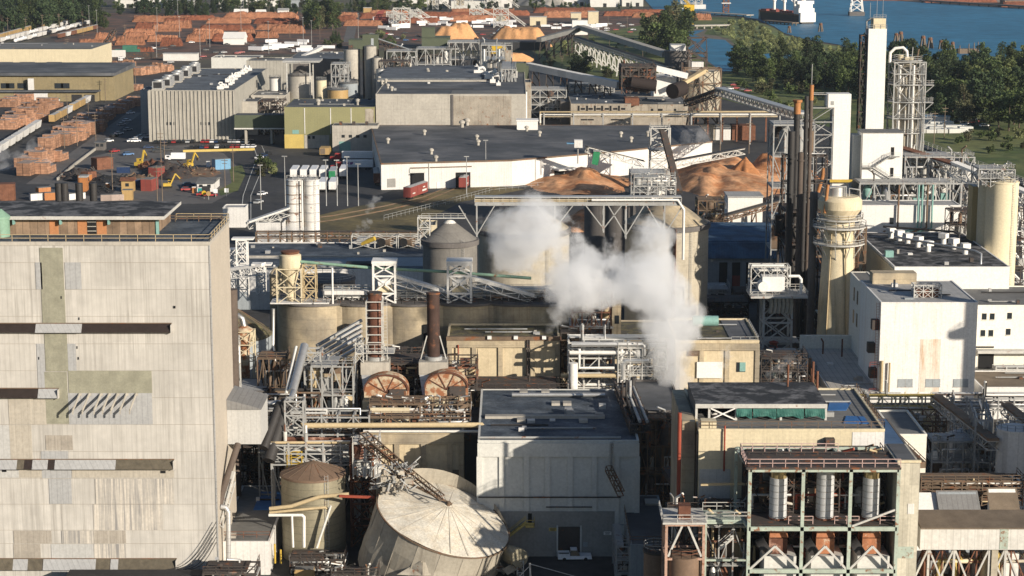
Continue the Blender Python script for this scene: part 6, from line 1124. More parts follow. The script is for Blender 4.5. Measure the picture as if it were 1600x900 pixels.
for k,(p,q) in enumerate((((1380,354),(1490,362)),((1398,370),(1524,392)))): A,B = G(*p,h + 3),G(*q,h + 3); part(t,'roof_pipe',MB().path([A,B,(B[0] + 1,B[1] - 2,h + 2.6),(B[0] + 1,B[1] - 2,h - 3)],.28,8),'pipe_k' if k == 0 else 'pipe_s')
tank('cream_silo','tall cream cylindrical silo at the right picture edge',1567,500,4.0,283,'silo_cream','silo_cream',1.6,'silo',n=36); t,c,zt = tank('cream_silo','second cream silo at the right edge, narrower and behind the first',1549,506,3.2,280,'silo_cream','silo_cream',1.2,'silo')
block('tan_column','flat sided tan column left of the cream silos',1520,1544,292,508,5,'tan','rf_tan',par=0); machinery('silo_top_gear','grey steel platform with pipes over the cream silo tops',Xp(1524,500,40),Xp(1580,500,40),497,505,Zp(290,500),Zp(262,500),18,SM,132,'steel',3,2,.22,.4)
conveyor('right_conveyor','long white trestle conveyor with railings running down to the right edge',Q(1430,226,640),Q(1640,305,560),3.2,2.4,None,True,5,'steel_w',rail=True,tt=.3)
conveyor('red_gallery','red brown enclosed gallery sloping right below the white conveyor',Q(1408,232,600),Q(1505,262,575),3,2.4,'steel_rust',True,2,'steel_w',tt=.25); conveyor('white_gallery','white braced gallery continuing right from the red brown one',Q(1490,255,572),Q(1645,318,540),2.6,3.6,None,True,2,'white_clean','white_clean',tt=.35)
rack('right_yard_rack','dark pipe racks behind the cream silos at the right edge',(Xp(1480,540,12),530),(Xp(1640,540,12),530),8,0,[6,10,14],5,8,DM,33,'steel_dk')
# cream chimney with flared platforms
Y = 487; t = thing('cream_chimney','thick cream concrete chimney with flared platforms and pipes','chimney',(Xp(1309,Y,20),Y,0)); c = OFF[t.name]; x = c[0]; z = lambda p: Zp(p,Y)
part(t,'shaft',MB().lathe([(4.9,0),(4.6,z(470)),(4.0,z(400)),(3.7,z(352)),(3.7,z(340)),(5.4,z(325)),(5.4,z(312)),(4.5,z(306)),(0,z(305))],c,28),'cream_c')
for py,R_ in ((352,6.6),(340,5.8),(378,6.4)): part(t,'platform',MB().lathe([(3.9,z(py) - .3),(R_,z(py) - .3),(R_,z(py)),(3.9,z(py))],c,20).rail([(x + R_ * math.cos(k * .449),Y + R_ * math.sin(k * .449),z(py)) for k in range(14)],1.2,.09,2,True),'steel_w'); [part(t,'bracket',MB().bar((x + R_ * .95 * math.cos(a),Y + R_ * .95 * math.sin(a),z(py) - .3),(x + 3.9 * math.cos(a),Y + 3.9 * math.sin(a),z(py) - 4),.2),'steel_w') for a in [k * .628 for k in range(10)]]
part(t,'head',MB().tube((x - 1,Y,z(306)),(x - 1,Y,z(292)),2.1,16),'pipe_s'); part(t,'head_pipes',MB().path([(x + 2,Y - 1,z(306)),(x + 2,Y - 1,z(293)),(x + 4.6,Y - 1,z(296)),(x + 5,Y - 1,z(320))],.22,8).path([(x + 1,Y - 2,z(306)),(x + 1,Y - 2,z(290)),(x - 3,Y - 2,z(292))],.2,8),'steel'); part(t,'orange_pipe',MB().path([(x - 4.2,Y - 3,z(330)),(x - 3.8,Y - 3,z(300)),(x - 3.6,Y - 3,z(286))],.4,8),'orange'); part(t,'downpipes',MB().tube((x + 1.6,Y - 4.9,3),(x + .9,Y - 4.3,z(360)),.18,8).tube((x - 3.2,Y - 3.9,3),(x - 2.4,Y - 3.4,z(360)),.15,8),'pipe_tan'); part(t,'ladder',MB().ladder((x + 4.9,Y - 2.6,2),(x + 3.9,Y - 2.3,z(345)),.9),'steel_rust'); part(t,'side_frame',MB().frame(x + 4.4,Y - 2,x + 6.4,Y,[0,8,16,24,z(352)],.25),'steel_brn')
# white rust streaked building and its neighbours
t,x0,x1,h = block('white_clad_building','tall white clad building with rust streaks and three low windows',1377,1528,474,423,26,'white_rust','rf_lt',par=.5)
for px in (1413.5,1456.5,1500): part(t,'window',MB().box(Xp(px - 11.5,423,5),422.9,Zp(604,423),Xp(px + 11.5,423,5),422.97,Zp(592,423)),'glass_l'); part(t,'window_frame',MB().box(Xp(px - 12.2,423,5),422.86,Zp(605,423),Xp(px + 12.2,423,5),422.95,Zp(604,423)).box(Xp(px - .4,423,5),422.86,Zp(604,423),Xp(px + .4,423,5),422.895,Zp(592,423)),'steel')
part(t,'rust_stain',MB().box(Xp(1436,423,10),422.96,Zp(612,423),Xp(1468,423,10),422.985,Zp(530,423)),'rust_pat'); c = G(1448,466,h); part(t,'roof_cage',MB().frame(c[0] - 2.8,c[1],c[0] + 3.2,c[1] + 3,[h,h + 1.6,h + 3],.2,3),'steel_w'); part(t,'roof_machine',MB().box(c[0] - 2.4,c[1] + .3,h + .2,c[0] + 2.6,c[1] + 2.6,h + 1.9),'steel_rust'); c = G(1420,468,h); part(t,'skylight',MB().box(c[0] - 1,c[1] - .6,h + .13,c[0] + 1,c[1] + 1,h + .4),'bluewall'); part(t,'roof_tray',MB().box(x0 + 2,445,h + .13,x0 + 12,449,h + 2.6),'conc_tan')
mb = MB(); [mb.box(x0 - 1.6,y,z_,x0 - .05,y + 2,z_ + 2.2) for y,z_ in ((424,20),(425,9),(428,14),(426,4))]; part(t,'side_equipment',mb,'steel_dk'); part(t,'side_ladder',MB().ladder((x0 - .5,424,2),(x0 - .5,424,h)).rail([(x0 - 2,423,6),(x0,423,6)],1.1,.09).rail([(x0 - 2,423,12),(x0,423,12)],1.1,.09),'pipe_r'); part(t,'corner_pipes',MB().tube((x0 + .5,422.4,0),(x0 + .5,422.4,Zp(563,423)),.35,8).tube((x0 + 2.2,422.4,0),(x0 + 2.2,422.4,Zp(566,423)),.22,8),'pipe_tan'); part(t,'stack',MB().tube((x0 + 6,440,h),(x0 + 6,440,Zp(437,440)),.25,8),'steel')
t,x0,x1,h = block('window_wing','white wing with two rows of dark windows on its shaded left side',1366,1395,466,438,32,'stucco','rf_grey',par=.5)
for z_ in (h - 5.6,h - 11.0):
    for k in range(6): y = 440 + k * 4.6; part(t,'window',MB().box(x0 - .06,y,z_,x0 - .01,y + 1.5,z_ + 3.2),'glass')
part(t,'low_window',MB().box(x0 - .06,458,2,x0 - .01,464,4.4),'glass'); part(t,'lamp',MB().box(x0 - .4,441,h - 15,x0 - .02,441.6,h - 13.6),'black')
t,x0,x1,h = block('stucco_building','cream white building with small square windows at the right picture edge',1527,1680,479,449,24,'stucco','rf_grey',par=.7)
for px,py in ((1537,494),(1549.5,494),(1536,520),(1548.5,520),(1576.5,493),(1575.5,518)): w = 3.6; k = part(t,'window',MB().box(Xp(px - w,449,15),448.92,Zp(py + 5,449),Xp(px + w,449,15),448.97,Zp(py - 4.4,449)),'glass'); part(k,'sill',MB().box(Xp(px - w,449,15),448.8,Zp(py + 6.2,449),Xp(px + w,449,15),448.98,Zp(py + 5.4,449)),'steel_w')
part(t,'balcony',MB().box(x0,446.5,Zp(549,449),x1,448.98,Zp(545,449)),'steel_w'); part(t,'ground_opening',MB().box(Xp(1528,449,6),448.9,Zp(576,449),Xp(1552,449,6),448.96,Zp(553,449)),'black'); part(t,'grille',MB().box(x0,448.85,Zp(543.5,449),Xp(1552,449,8),448.95,Zp(541,449)),'dark')
rack('loading_rack','white pipe frames under the balcony of the cream white building',(Xp(1552,445,4),443),(Xp(1650,445,4),443),3,0,[4,7],4,6,SM,41,'steel_w')
block('low_roof_house','low white edged house with brown flat roof at the right edge',1534,1680,607,424,16,'white_clean','rf_tanflat',par=.6)
t,x0,x1,h = block('streaked_roof_shed','low shed with a pale streaked ribbed roof behind the parapet wall',1301,1395,617,420,46,'white','rf_tan',par=0); part(t,'back_wall',MB().box(x0 - .5,466.1,0,x1,467.2,h + 3.2),'stucco')
part(t,'roof_pipes',MB().path([(x0 + 4,460,h),(x0 + 4,460,h + 3),(x0 + 3.4,459,h + 4)],.2,8).tube((x0 + 8,457,h),(x0 + 8,457,h + 4.4),.2,8),'steel_rust'); rack('roof_edge_rack','brown pipe frame along the left side of the streaked roof',(x0 - 2,424),(x0 - 2,462),1.6,0,[h - 3,h + .5],3,6,RM,42,'steel_brn')
machinery('vapour_plant','dark steel frame and pipes beneath the thin steam left of the streaked roof',Xp(1215,445,4),Xp(1270,445,4),440,462,0,7.5,24,DM,135,'steel',3,2,.3,.6)
# ================================================================ FLUTED SILOS, FANS AND PIPEWORK (345 to 420 m)
zt = Zp(478,400); g = random.Random(2)
t = thing('fluted_silo_block','long block of joined round concrete silos with a dark flat top','silo block',(Xp(650,405,0),405,0)); x0 = Xp(432,405,zt)
cx = [Xp(p,405,zt) for p in (494,572,650,728,806,850)]; mb = MB()
for c in cx: mb.lathe([(8.4,0),(8.4,zt)],(c,407.6,0),48)
part(t,'shells',mb,'conc_tan'); part(t,'core',MB().box(cx[0],400.6,0,cx[-1],412,zt - .02),'conc_tan'); mb = MB()
for c in cx: mb.lathe([(8.75,zt),(8.75,zt + .45),(0,zt + .5)],(c,407.6,0),48)
mb.box(cx[0],400.4,zt + .02,cx[-1],412,zt + .47); part(t,'roof',mb,'conc_dark'); mb = MB()
for c in cx: mb.rail([(c + 8.4 * math.cos(a),407.6 + 8.4 * math.sin(a),zt + .5) for a in (-2.2,-1.9,-1.57,-1.25,-.95)],1.1,.08)
part(t,'railing',mb,'steel_dk')
for p,w in ((552,1.7),(672,1.3),(788,2.0)): x = Xp(p,400,22); part(t,'opening',MB().box(x - w,398.9,Zp(531,400),x + w,400.6,Zp(506,400)),'black')
tank('round_dark_tank','squat dark tank with a walkway behind the cyclone',510,424,6.2,434,'conc_dark','conc_dark',.6,n=32); block('silo_stair_house','tan concrete house at the left end behind the fluted silos',421,442,432,412,8,'conc_tan','rf_dark')
# cyclone, lattice frames, gallery, long green pipe on the silo top
Y = 402; z = lambda p: Zp(p,Y); x = Xp(454,Y,36); t = thing('cyclone','cream cyclone hopper on a pale frame standing on the fluted silos','cyclone',(x,Y,zt))
part(t,'cone',MB().lathe([(.95,zt),(.95,z(445)),(2.25,z(416)),(2.25,z(398)),(1.7,z(396)),(0,z(395))],(x,Y,0),20),'cream_c'); part(t,'frame',MB().frame(x - 2.6,Y - 2.2,x + 2.4,Y + 2.2,[zt + .5,z(445),z(417)],.26),'cream'); part(t,'side_frame',MB().frame(x + 2.6,Y - 1,x + 5.2,Y + 2,[zt + .5,z(452),z(430),z(412)],.22),'pipe_tan'); part(t,'top_ring',MB().lathe([(1.8,z(396)),(2.0,z(396) + .5),(0,z(395) + .6)],(x,Y,0),16),'steel_rust'); part(t,'base',MB().box(x - 4,Y - 2.6,zt + .5,x + 8,Y + 2.6,zt + .75),'white')
pipe('long pale green pipe running from the cyclone over the lattice frames',[(x + 2,Y - .5,z(408)),(Xp(583,Y,36),Y - .5,z(418)),(Xp(700,Y,35),Y - .5,z(424)),(Xp(830,Y,34),Y - .5,z(434))],.32,'pipe_gr')
for a,b,l in ((584,618,'left white lattice head frame on the fluted silos'),(700,736,'right white lattice head frame on the fluted silos')):
    x0,x1 = Xp(a,Y,36),Xp(b,Y,36); t = thing('head_tower',l,'frame',(x0,Y,zt),'white head frames'); part(t,'frame',MB().frame(x0,Y - 1.5,x1,Y + 2.5,[zt + .5,z(455),z(428),z(410)],.42),'white_clean'); part(t,'roof',MB().box(x0 - .3,Y - 1.8,z(410),x1 + .3,Y + 2.8,z(406)),'white_clean'); part(t,'machine',MB().box(x0 + .8,Y - .6,z(456),x1 - .8,Y + 1.6,z(446)),'cream'); part(t,'drum',MB().tube((x0 + 1,Y - .7,z(442)),(x1 - 1,Y - .7,z(438)),.8,12),'white_clean')
conveyor('silo_gallery','white conveyor gallery between the two lattice head frames',Q(612,431,403),Q(704,459,403),2,1.3,'white',True,0,'white_clean',tt=.2); conveyor('silo_gallery','white conveyor gallery sloping right from the right head frame',Q(732,434,403),Q(835,463,403),2,1.3,'white',True,0,'white_clean',tt=.2); conveyor('silo_gallery','low white belt gallery left of the left head frame',Q(505,462,403),Q(584,462,403),1.6,.8,'white',False,0)
for i,(a,b) in enumerate(((506,582),(620,700),(738,880))): machinery('silo_top_plant',('yellow and white drives and rails on the left part of the silo top','grey drives and rails between the head frames','pipes and ladders on the right part of the silo top')[i],Xp(a,404,33),Xp(b,404,33),403,407,zt + .5,Zp(452,404),22,SM + (['yellow'] if not i else DM),140 + i,'steel',5,2,.16,.35)
single('pole_on_silos',MB().tube((Xp(520,401,35),400,zt),(Xp(520,401,36),400,Zp(417,401)),.2,8),'white_clean','single white post standing on the fluted silos','post',(Xp(520,401,35),400,zt)); pipe('long pale pipe running down the left edge of the fluted silos',[(Xp(427,397,30),397,zt),(Xp(427,397,20),397,Zp(540,397)),(Xp(431,396,15),395,Zp(560,397)),(Xp(428,396,12),395,Zp(585,397))],.35,'pipe_s')
# panelled buildings in front of the silos
def panelled(t,x0,x1,Y,h,cols,d,mat,top=1.6):
    for c in cols: part(t,'pilaster',MB().box(c - .45,Y - d,0,c + .45,Y - .015,h - top),mat)
    part(t,'fascia',MB().box(x0 - .1,Y - d - .1,h - top + .003,x1 + .1,Y - .02,h - .2),mat)
t,x0,x1,h = block('panelled_building','tan panelled concrete building with mossy roof before the fluted silos',699,874,530,385,13,'conc_cream','rf_moss',par=1.0); panelled(t,x0,x1,385,h,[Xp(p,385,20) for p in (703,741,782,832,871)],.35,'conc_tan'); part(t,'roof_edge',MB().box(x0 - .2,384.4,h - .19,x1 + .2,385.2,h + .6),'steel_brn'); part(t,'red_pipe',MB().tube((Xp(716,384,20),384.3,0),(Xp(716,384,20),384.3,h - 1),.14,6),'pipe_r'); part(t,'downpipe',MB().tube((Xp(824,384,20),384.2,0),(Xp(824,384,20),384.2,h),.16,6).tube((Xp(827,384,20),384.2,0),(Xp(827,384,20),384.2,h),.16,6),'steel_dk')
for p in (765,806,850): c = Xp(p,386,h); part(t,'floodlight',MB().box(c - .4,383.9,h + .2,c + .4,384.6,h + .8),'white_clean')
t,x0,x1,h = block('panelled_building','orange tan panelled building with mossy roof and a green framed window',1056,1186,535,392,22,'conc_cream','rf_moss',par=.9); panelled(t,x0,x1,392,h,[Xp(p,392,20) for p in (1059,1096,1136,1183)],.3,'conc_tan'); part(t,'window',MB().box(Xp(1150,392,15),391.9,Zp(581,392),Xp(1164,392,15),391.97,Zp(566,392)),'glass'); part(t,'shutter',MB().box(Xp(1155,392,15),391.8,Zp(580,392),Xp(1164,392,15),391.89,Zp(566,392)),'pipe_t'); part(t,'boarding',MB().box(Xp(1088,392,15),391.6,Zp(590,392),Xp(1128,392,15),391.9,Zp(565,392)),'white_clean'); part(t,'vent_panel',MB().box(Xp(1073,392,15),391.8,Zp(556,392),Xp(1092,392,15),391.9,Zp(548,392)),'steel_brn'); part(t,'roof_rail',MB().rail([(Xp(1143,392,h),392.2,h),(x1,392.2,h),(x1,410,h)],1.1,.09),'steel'); part(t,'roof_tank',MB().tube((Xp(1082,408,h),408,h + 1.1),(Xp(1122,408,h),408,h + 1.1),1.1,14),'pipe_t'); part(t,'dark_roof',MB().box(Xp(1136,400,h),394,h + .14,x1 - .6,413,h + .25),'rf_dark')
block('moss_house','lower tan house with mossy roof behind the big steam plume',948,1055,531,396,18,'conc_tan','rf_moss',par=.8); tank('green_tank','pale green low tank on the mossy roof beside the largest silo',1098,432,3.6,505,'pipe_t','pipe_t',.8,rail=True)
t = machinery('boiler_structure','rusty boiler house frame with red brown panels half hidden by steam',Xp(894,392,26),Xp(955,392,26),392,400,18,Zp(455,392),46,RM + ['steel_w','pipe_s'],150,'steel_rust',4,4,.3,.5); part(t,'deck',MB().box(Xp(890,392,25),391,Zp(512,392),Xp(958,392,25),400.5,Zp(509,392)),'steel_w'); part(t,'column',MB().box(Xp(956,392,28),391.5,Zp(521,392),Xp(970,392,28),394,Zp(468,392)),'conc_tan'); part(t,'window',MB().box(Xp(960,392,28),391.42,Zp(505,392),Xp(967,392,28),391.48,Zp(492,392)),'glass'); part(t,'posts',MB().frame(Xp(896,392,20),391,Xp(950,392,20),392,[0,14,18],.4,3,1,None),'steel_w')
part(t,'stair',stairs(stairs(MB(),Q(904,530,390),Q(922,514,390)),Q(930,516,390.5),Q(908,534,390.5)),'orange')
# white pipe rack
ya = 376; za = lambda p: Zp(p,ya); xa = lambda p: Xp(p,ya,24)
rack('white_pipe_rack','dense white pipe rack in front of the steam',(xa(889),377),(xa(1031),377),6,6,[za(606),za(583),za(560),za(545),za(536)],6,6,SM,51,'steel_w',.2); machinery('pipe_maze','dense maze of white valves and pipes at the right end of the pipe rack',xa(965),xa(1040),374,377,za(625),za(540),60,SM,152,'steel_w',4,4,.2,.4)
t = thing('big_pipes','large silver pipes with elbows along the front of the white pipe rack','pipes',(xa(890),375,20))
for m,r,pts in (('pipe_s',.55,[(893,538),(1003,538),(1006,541),(1006,556)]),('pipe_s',.75,[(1014,563),(978,563),(973,568),(973,592)]),('pipe_w',.4,[(890,551),(1000,551)]),('pipe_tan',.42,[(876,587),(990,587)]),('pipe_s',.8,[(987,608),(989,602),(995,599),(1001,602),(1003,611)]),('pipe_w',.35,[(971,536),(971,600)]),('pipe_w',.3,[(905,545),(905,575),(960,575)])): part(t,'pipe',MB().path([Q(a,b,374.6) for a,b in pts],r,12),m)
for p,r in ((895.5,.9),): q = Q(p,608,373); part(t,'white_column',MB().tube(q,Q(p,567,373),r,14),'pipe_w')
# fan floor on the tan building
YF = 343; t,x0,x1,h7 = block('fan_building','tan panelled concrete building with boarded windows behind the toppled tank',577,724,676,YF,45,'conc_cream','rf_grey',par=.7); panelled(t,x0,x1,YF,h7,[Xp(p,YF,12) for p in (580,620.5,662,703,721)],.32,'conc_tan',2.0); part(t,'gutter',MB().tube((x0 - 1,YF - .6,h7 + .4),(x1 + 3,YF - .6,h7 + .4),.25,8),'pipe_w')
for p in (643,682,715): part(t,'window',MB().box(Xp(p - 8,YF,10),YF - .1,Zp(746,YF),Xp(p + 8,YF,10),YF - .02,Zp(734,YF)),'wood')
block('side_recess','recess block coloured dark for shade between the tan and the white panelled building',725,747,682,350,20,'conc_dark','rf_dark')  # dark concrete carries the shade of the gap
for i,(a,b,yt,yb,sx,sw,l) in enumerate(((569,638,586,632,586,11,'left'),(664,731,582,630,677,10,'right'))):
    Y = 360 if not i else 362; xa_,xb_ = Xp(a,Y,h7 + 3),Xp(b,Y,h7 + 3); zb_,zt_ = h7 + .15,Zp(yt,Y); w = xb_ - xa_; r = w / 2; xm = (xa_ + xb_) / 2; zc = zt_ - r * .72; t = thing('scroll_fan','arched rust and cream scroll fan, the ' + l + ' of two below the rusty stacks','fan',(xm,Y,zb_),'scroll fans')
    arc = [(xm + r * math.cos(k * math.pi / 16),zc + r * .72 * math.sin(k * math.pi / 16)) for k in range(17)]; poly = [(xb_,zb_)] + arc + [(xa_,zb_)]; n = len(poly)
    part(t,'housing',MB().add([(p,Y,q) for p,q in poly] + [(p,Y + 3.4,q) for p,q in poly],[tuple(range(n))[::-1],tuple(range(n,2 * n))] + [(k,(k + 1) % n,n + (k + 1) % n,n + k) for k in range(n)]),'fan'); mb = MB(); [mb.bar((p[0],Y - .1,p[1]),(q[0],Y - .1,q[1]),.3) for p,q in zip(arc,arc[1:])]
    for k in (3,6,10,13): mb.bar((xm,Y - .08,zc - .4),(arc[k][0],Y - .08,arc[k][1]),.16)
    part(t,'ribs',mb,'fan_rust'); part(t,'inlet',MB().box(xm + r * .15,Y - .5,zb_,xb_ - r * .1,Y - .12,zc + .3),'steel_dk'); part(t,'bearing',MB().tube((xm + r * .6,Y - 1.2,zb_ + 1.2),(xm + r * .6,Y - .6,zb_ + 1.2),.9,14),'cream'); part(t,'base',MB().box(xa_ - .3,Y - .6,zb_ - .02,xm + r * .1,Y + 3.6,zb_ + 1.5),'cream')
    Ys = Y + 6; xs = Xp(sx,Ys,35); w1 = Xp(sx + 22,Ys,27) - xs; zb1,zb2 = Zp(598,Ys),Zp(560,Ys); k = thing('stack','rusty red steel stack in a ladder cage above the left scroll fan' if not i else 'dark rusty steel stack above the right scroll fan','stack',(xs,Ys,zb2),'rusty stacks')
    part(k,'pipe',MB().tube((xs,Ys,zb2 - .2),(xs,Ys,Zp(457,Ys)),sw / 8.35,20),'stack_dark' if i else 'stack_rust'); part(k,'collar',MB().tube((xs,Ys,zb2 - .3),(xs,Ys,zb2 + .5),sw / 8 + .4,18),'steel'); part(k,'top_ring',MB().tube((xs,Ys,Zp(459,Ys)),(xs,Ys,Zp(456.5,Ys)),sw / 8.35 + .15,20),'steel_dk'); part(k,'struts',MB().bar((xs - 2.4,Ys - .5,zb2),(xs - 1.2,Ys - .5,zb2 + 4.5),.2).bar((xs + 2.4,Ys - .5,zb2),(xs + 1.2,Ys - .5,zb2 + 4.5),.2),'steel_w')
    d = thing('duct_transition','grey tapered duct between the ' + l + ' scroll fan and its stack','duct',(xs,Ys,zb1)); part(d,'duct',MB().hexa([(xs - w1 * .7,Y + 1,zb1 - 2),(xs + w1 * .85,Y + 1,zb1 - 2),(xs + w1 * .85,Ys + 2,zb1 - 2),(xs - w1 * .7,Ys + 2,zb1 - 2),(xs - w1,Ys - 2.4,zb2 - 2.6),(xs + w1,Ys - 2.4,zb2 - 2.6),(xs + w1,Ys + 2.2,zb2 - 2.6),(xs - w1,Ys + 2.2,zb2 - 2.6)]),'galv'); part(d,'flange',MB().box(xs - w1 - .1,Ys - 2.5,zb2 - 2.59,xs + w1 + .1,Ys + 2.3,zb2 - .2),'conc_grey')
    if not i: Yc = Ys; x2,x3 = Xp(569,Yc,30),Xp(605,Yc,30); c = thing('ladder_cage','pale scaffold cage of ladders around the left rusty stack','scaffold',(x2,Yc,zb2)); part(c,'frame',MB().frame(Xp(574,Yc,30),Yc - 1.9,Xp(598,Yc,30),Yc + 1.9,[Zp(p,Yc) for p in (560,545,531,519,506,493,481,468)],.2,1,1,None),'steel_w'); part(c,'platform',MB().box(Xp(557,Yc,30),Yc - 2.6,Zp(548,Yc),Xp(617,Yc,30),Yc + 2.4,Zp(547,Yc)).rail([(Xp(557,Yc,30),Yc - 2.6,Zp(547,Yc)),(Xp(617,Yc,30),Yc - 2.6,Zp(547,Yc))],1.6,.09,1.2).frame(Xp(557,Yc,30),Yc - 2.6,Xp(569,Yc,30),Yc + 2,[Zp(562,Yc),Zp(548,Yc),Zp(531,Yc)],.16),'steel_w'); part(c,'ladder',MB().ladder((Xp(603,Yc,30),Yc - 2,zb2),(Xp(603,Yc,30),Yc - 2,Zp(462,Yc)),.8),'steel_w')
t = machinery('fan_floor','raised fan floor with cream parapet, pumps and railings',Xp(578,352,h7),Xp(735,352,h7),352,358,h7 + .1,h7 + 3,40,RM + SM,160,'steel_brn',8,1,.25,.5); part(t,'parapet',MB().box(Xp(579,351,h7),350.6,h7 + .1,Xp(640,351,h7),351,h7 + 2.6),'cream'); part(t,'front_rail',MB().rail([(Xp(578,349,h7),349,h7 + .15),(Xp(725,349,h7),349,h7 + .15)],1.3,.1),'steel_w'); machinery('fan_drives','dark rusty drives and ducts behind the scroll fans',Xp(560,368,h7 + 4),Xp(745,368,h7 + 4),369,377,h7,Zp(570,368),46,RM + DM,161,'steel_dk',6,3,.25,.5)
# left pipe jungle
machinery('screen_house','mesh sided steel house with glazed panels left of the scroll fans',Xp(487,358,22),Xp(552,358,22),358,366,0,Zp(572,358),26,RM + ['conc_tan','glass_l'],170,'steel',4,5,.26,.6); t = thing('mesh_panels','brown glazed wall panels inside the mesh sided steel house','panels',(Xp(520,362,15),362,8)); part(t,'panel',MB().box(Xp(498,362,22),362,8,Xp(532,362,22),362.2,Zp(584,362)),'conc_tan'); part(t,'glazing',MB().box(Xp(500,361.8,22),361.8,Zp(640,362),Xp(530,361.8,22),361.9,Zp(594,362)),'glass'); part(t,'glazing_bars',MB().frame(Xp(500,361.6,22),361.5,Xp(530,361.6,22),361.7,[Zp(640,362),Zp(617,362),Zp(594,362)],.18,3,1,None),'steel_brn')
rack('pipe_jungle','long horizontal pipes crossing between the boiler house and the fan building',(Xp(405,348,22),346),(Xp(578,348,22),346),5,0,[h7 - 5,h7 - 1,h7 + 2.2],5,7,SM + DM,61,'steel'); rack('pipe_jungle','lower dark pipes in the shade beside the boiler house',(Xp(408,356,15),356),(Xp(500,356,15),356),5,0,[8,13,17,22],5,4,DM,62,'steel_dk')
x = Xp(461,341,20); t = thing('lattice_tower','slim pale lattice tower in the pipe jungle beside the boiler house','tower',(x,341,0),'white lattice towers'); part(t,'lattice',MB().frame(x - 1.6,340,x + 1.6,343,[Zp(p,341) for p in (760,735,712,690,668,646,624)],.28),'steel')
for i,(p,q,r,m,l) in enumerate((((476,540,362),(457,612,352),.8,'pipe_s','thick silver inclined pipe in the pipe jungle'),((463,542,362),(447,615,352),.3,'pipe_w','thin white inclined pipe beside the thick silver one'),((448,628,343),(420,720,336),1.1,'pipe_k','thick dark pipe sloping down behind the boiler house'),((438,630,342),(412,700,336),.8,'pipe_k','second dark pipe sloping down behind the boiler house'))): pipe(l,[Q(*p),Q(*q)],r,m)
pipe('long silver pipe bending flat over the slim lattice tower',[Q(459,612,348),Q(455,622,346),Q(446,629,344),Q(408,632,344)],.55,'pipe_s'); pipe('long cream pipe running along the front of the fan floor',[Q(470,665,341),Q(752,664,341),Q(757,670,341)],.5,'pipe_tan')
for i in range(6): conveyor('pipe_stair',('steep pipe bundle climbing right to the fluted silos, lowest','second of the parallel pipe bundles climbing to the silos','third of the parallel pipe bundles climbing to the silos','fourth of the parallel pipe bundles climbing to the silos','fifth of the parallel pipe bundles climbing to the silos','topmost of the parallel pipe bundles climbing to the silos')[i],Q(495,585 - i * 8,366 + i * 2),Q(565,545 - i * 8,372 + i * 2),.6,.5,'steel' if i % 2 else 'pipe_s',False,0)
x0,x1 = Xp(477,362,24),Xp(502,362,24); t = thing('steel_stand','pale steel platform frame at the foot of the fluted silos','frame',(x0,362,0)); part(t,'frame',MB().frame(x0,361,x1,365,[0,10,Zp(590,362),Zp(570,362),Zp(548,362)],.3),'steel'); part(t,'railing',MB().rail([(x0,361,Zp(570,362)),(x1 + 1.4,361,Zp(570,362)),(x1 + 1.4,365,Zp(570,362))],1.1,.08),'steel_w')
x = Xp(383,372,25); t = thing('small_cyclone','cream funnel cyclone on a braced frame right behind the boiler house','cyclone',(x,372,0)); part(t,'cone',MB().lathe([(.9,0),(.9,Zp(548,372)),(1.3,Zp(530,372)),(1.7,Zp(522,372)),(1.7,Zp(514,372)),(.6,Zp(509,372)),(0,Zp(509,372))],(x,372,0),16),'fan'); part(t,'frame',MB().frame(x - 1.8,370,x + 1.9,373,[0,Zp(560,372),Zp(535,372),Zp(515,372)],.2),'cream'); part(t,'elbow',MB().path([(x - 2,372,Zp(520,372)),(x - 2.2,372,Zp(500,372)),(x - 1,372,Zp(493,372)),(x - .3,372,Zp(498,372)),(x,372,Zp(511,372))],.5,10),'pipe_s')
pipe('dark brown stack at the back corner of the boiler house',[(Xp(362,347,25),347,0),(Xp(362,347,35),347,Zp(452,347))],1.25,'steel_brn2'); block('blue_roof_shed','low shed with lit roof below the small cyclone',366,416,612,358,10,'conc_dark','rf_lt',par=.3); machinery('grille_stair','white grille stairs between the boiler house and the small cyclone',Xp(358,352,20),Xp(374,352,20),352,355,12,Zp(538,352),8,SM,171,'steel_w',1,5,.18,.3)
machinery('back_gear','pipes and dark machinery at the foot of the fluted silos',Xp(425,392,15),Xp(560,392,15),385,396,0,Zp(575,390),40,DM + RM,172,'steel_dk',6,4,.3,.6); machinery('front_gear','dark machinery between the panelled building and the white roof',Xp(742,374,15),Xp(890,374,15),370,380,0,Zp(600,374),44,DM + RM,173,'steel_dk',6,4,.3,.5)
# ================================================================ FOREGROUND (280 to 370 m)
# --- boiler house on the left
Y = 314; hB = Zp(380,Y); xr = Xp(334.5,Y,30); yb = G(355,346,hB)[1]; BH = thing('boiler_house','huge beige corrugated boiler house with grey patches and dark wall hoods','building',(-75,Y,0))
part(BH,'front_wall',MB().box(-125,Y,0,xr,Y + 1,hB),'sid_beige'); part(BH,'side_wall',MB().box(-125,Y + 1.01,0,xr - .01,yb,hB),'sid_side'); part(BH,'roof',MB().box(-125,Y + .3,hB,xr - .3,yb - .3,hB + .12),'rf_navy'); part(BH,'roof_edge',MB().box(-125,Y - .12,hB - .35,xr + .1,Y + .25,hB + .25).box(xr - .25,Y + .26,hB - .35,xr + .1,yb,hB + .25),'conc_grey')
part(BH,'railing',MB().rail([(-100,Y + .2,hB + .2),(xr,Y + .2,hB + .2),(xr,yb,hB + .2),(xr - 9,yb,hB + .2)],1.15,.08,2.9),'pipe_tan'); part(BH,'corner_trim',MB().box(xr - .12,Y - .09,0,xr + .07,Y + .2,hB - .36),'galv')
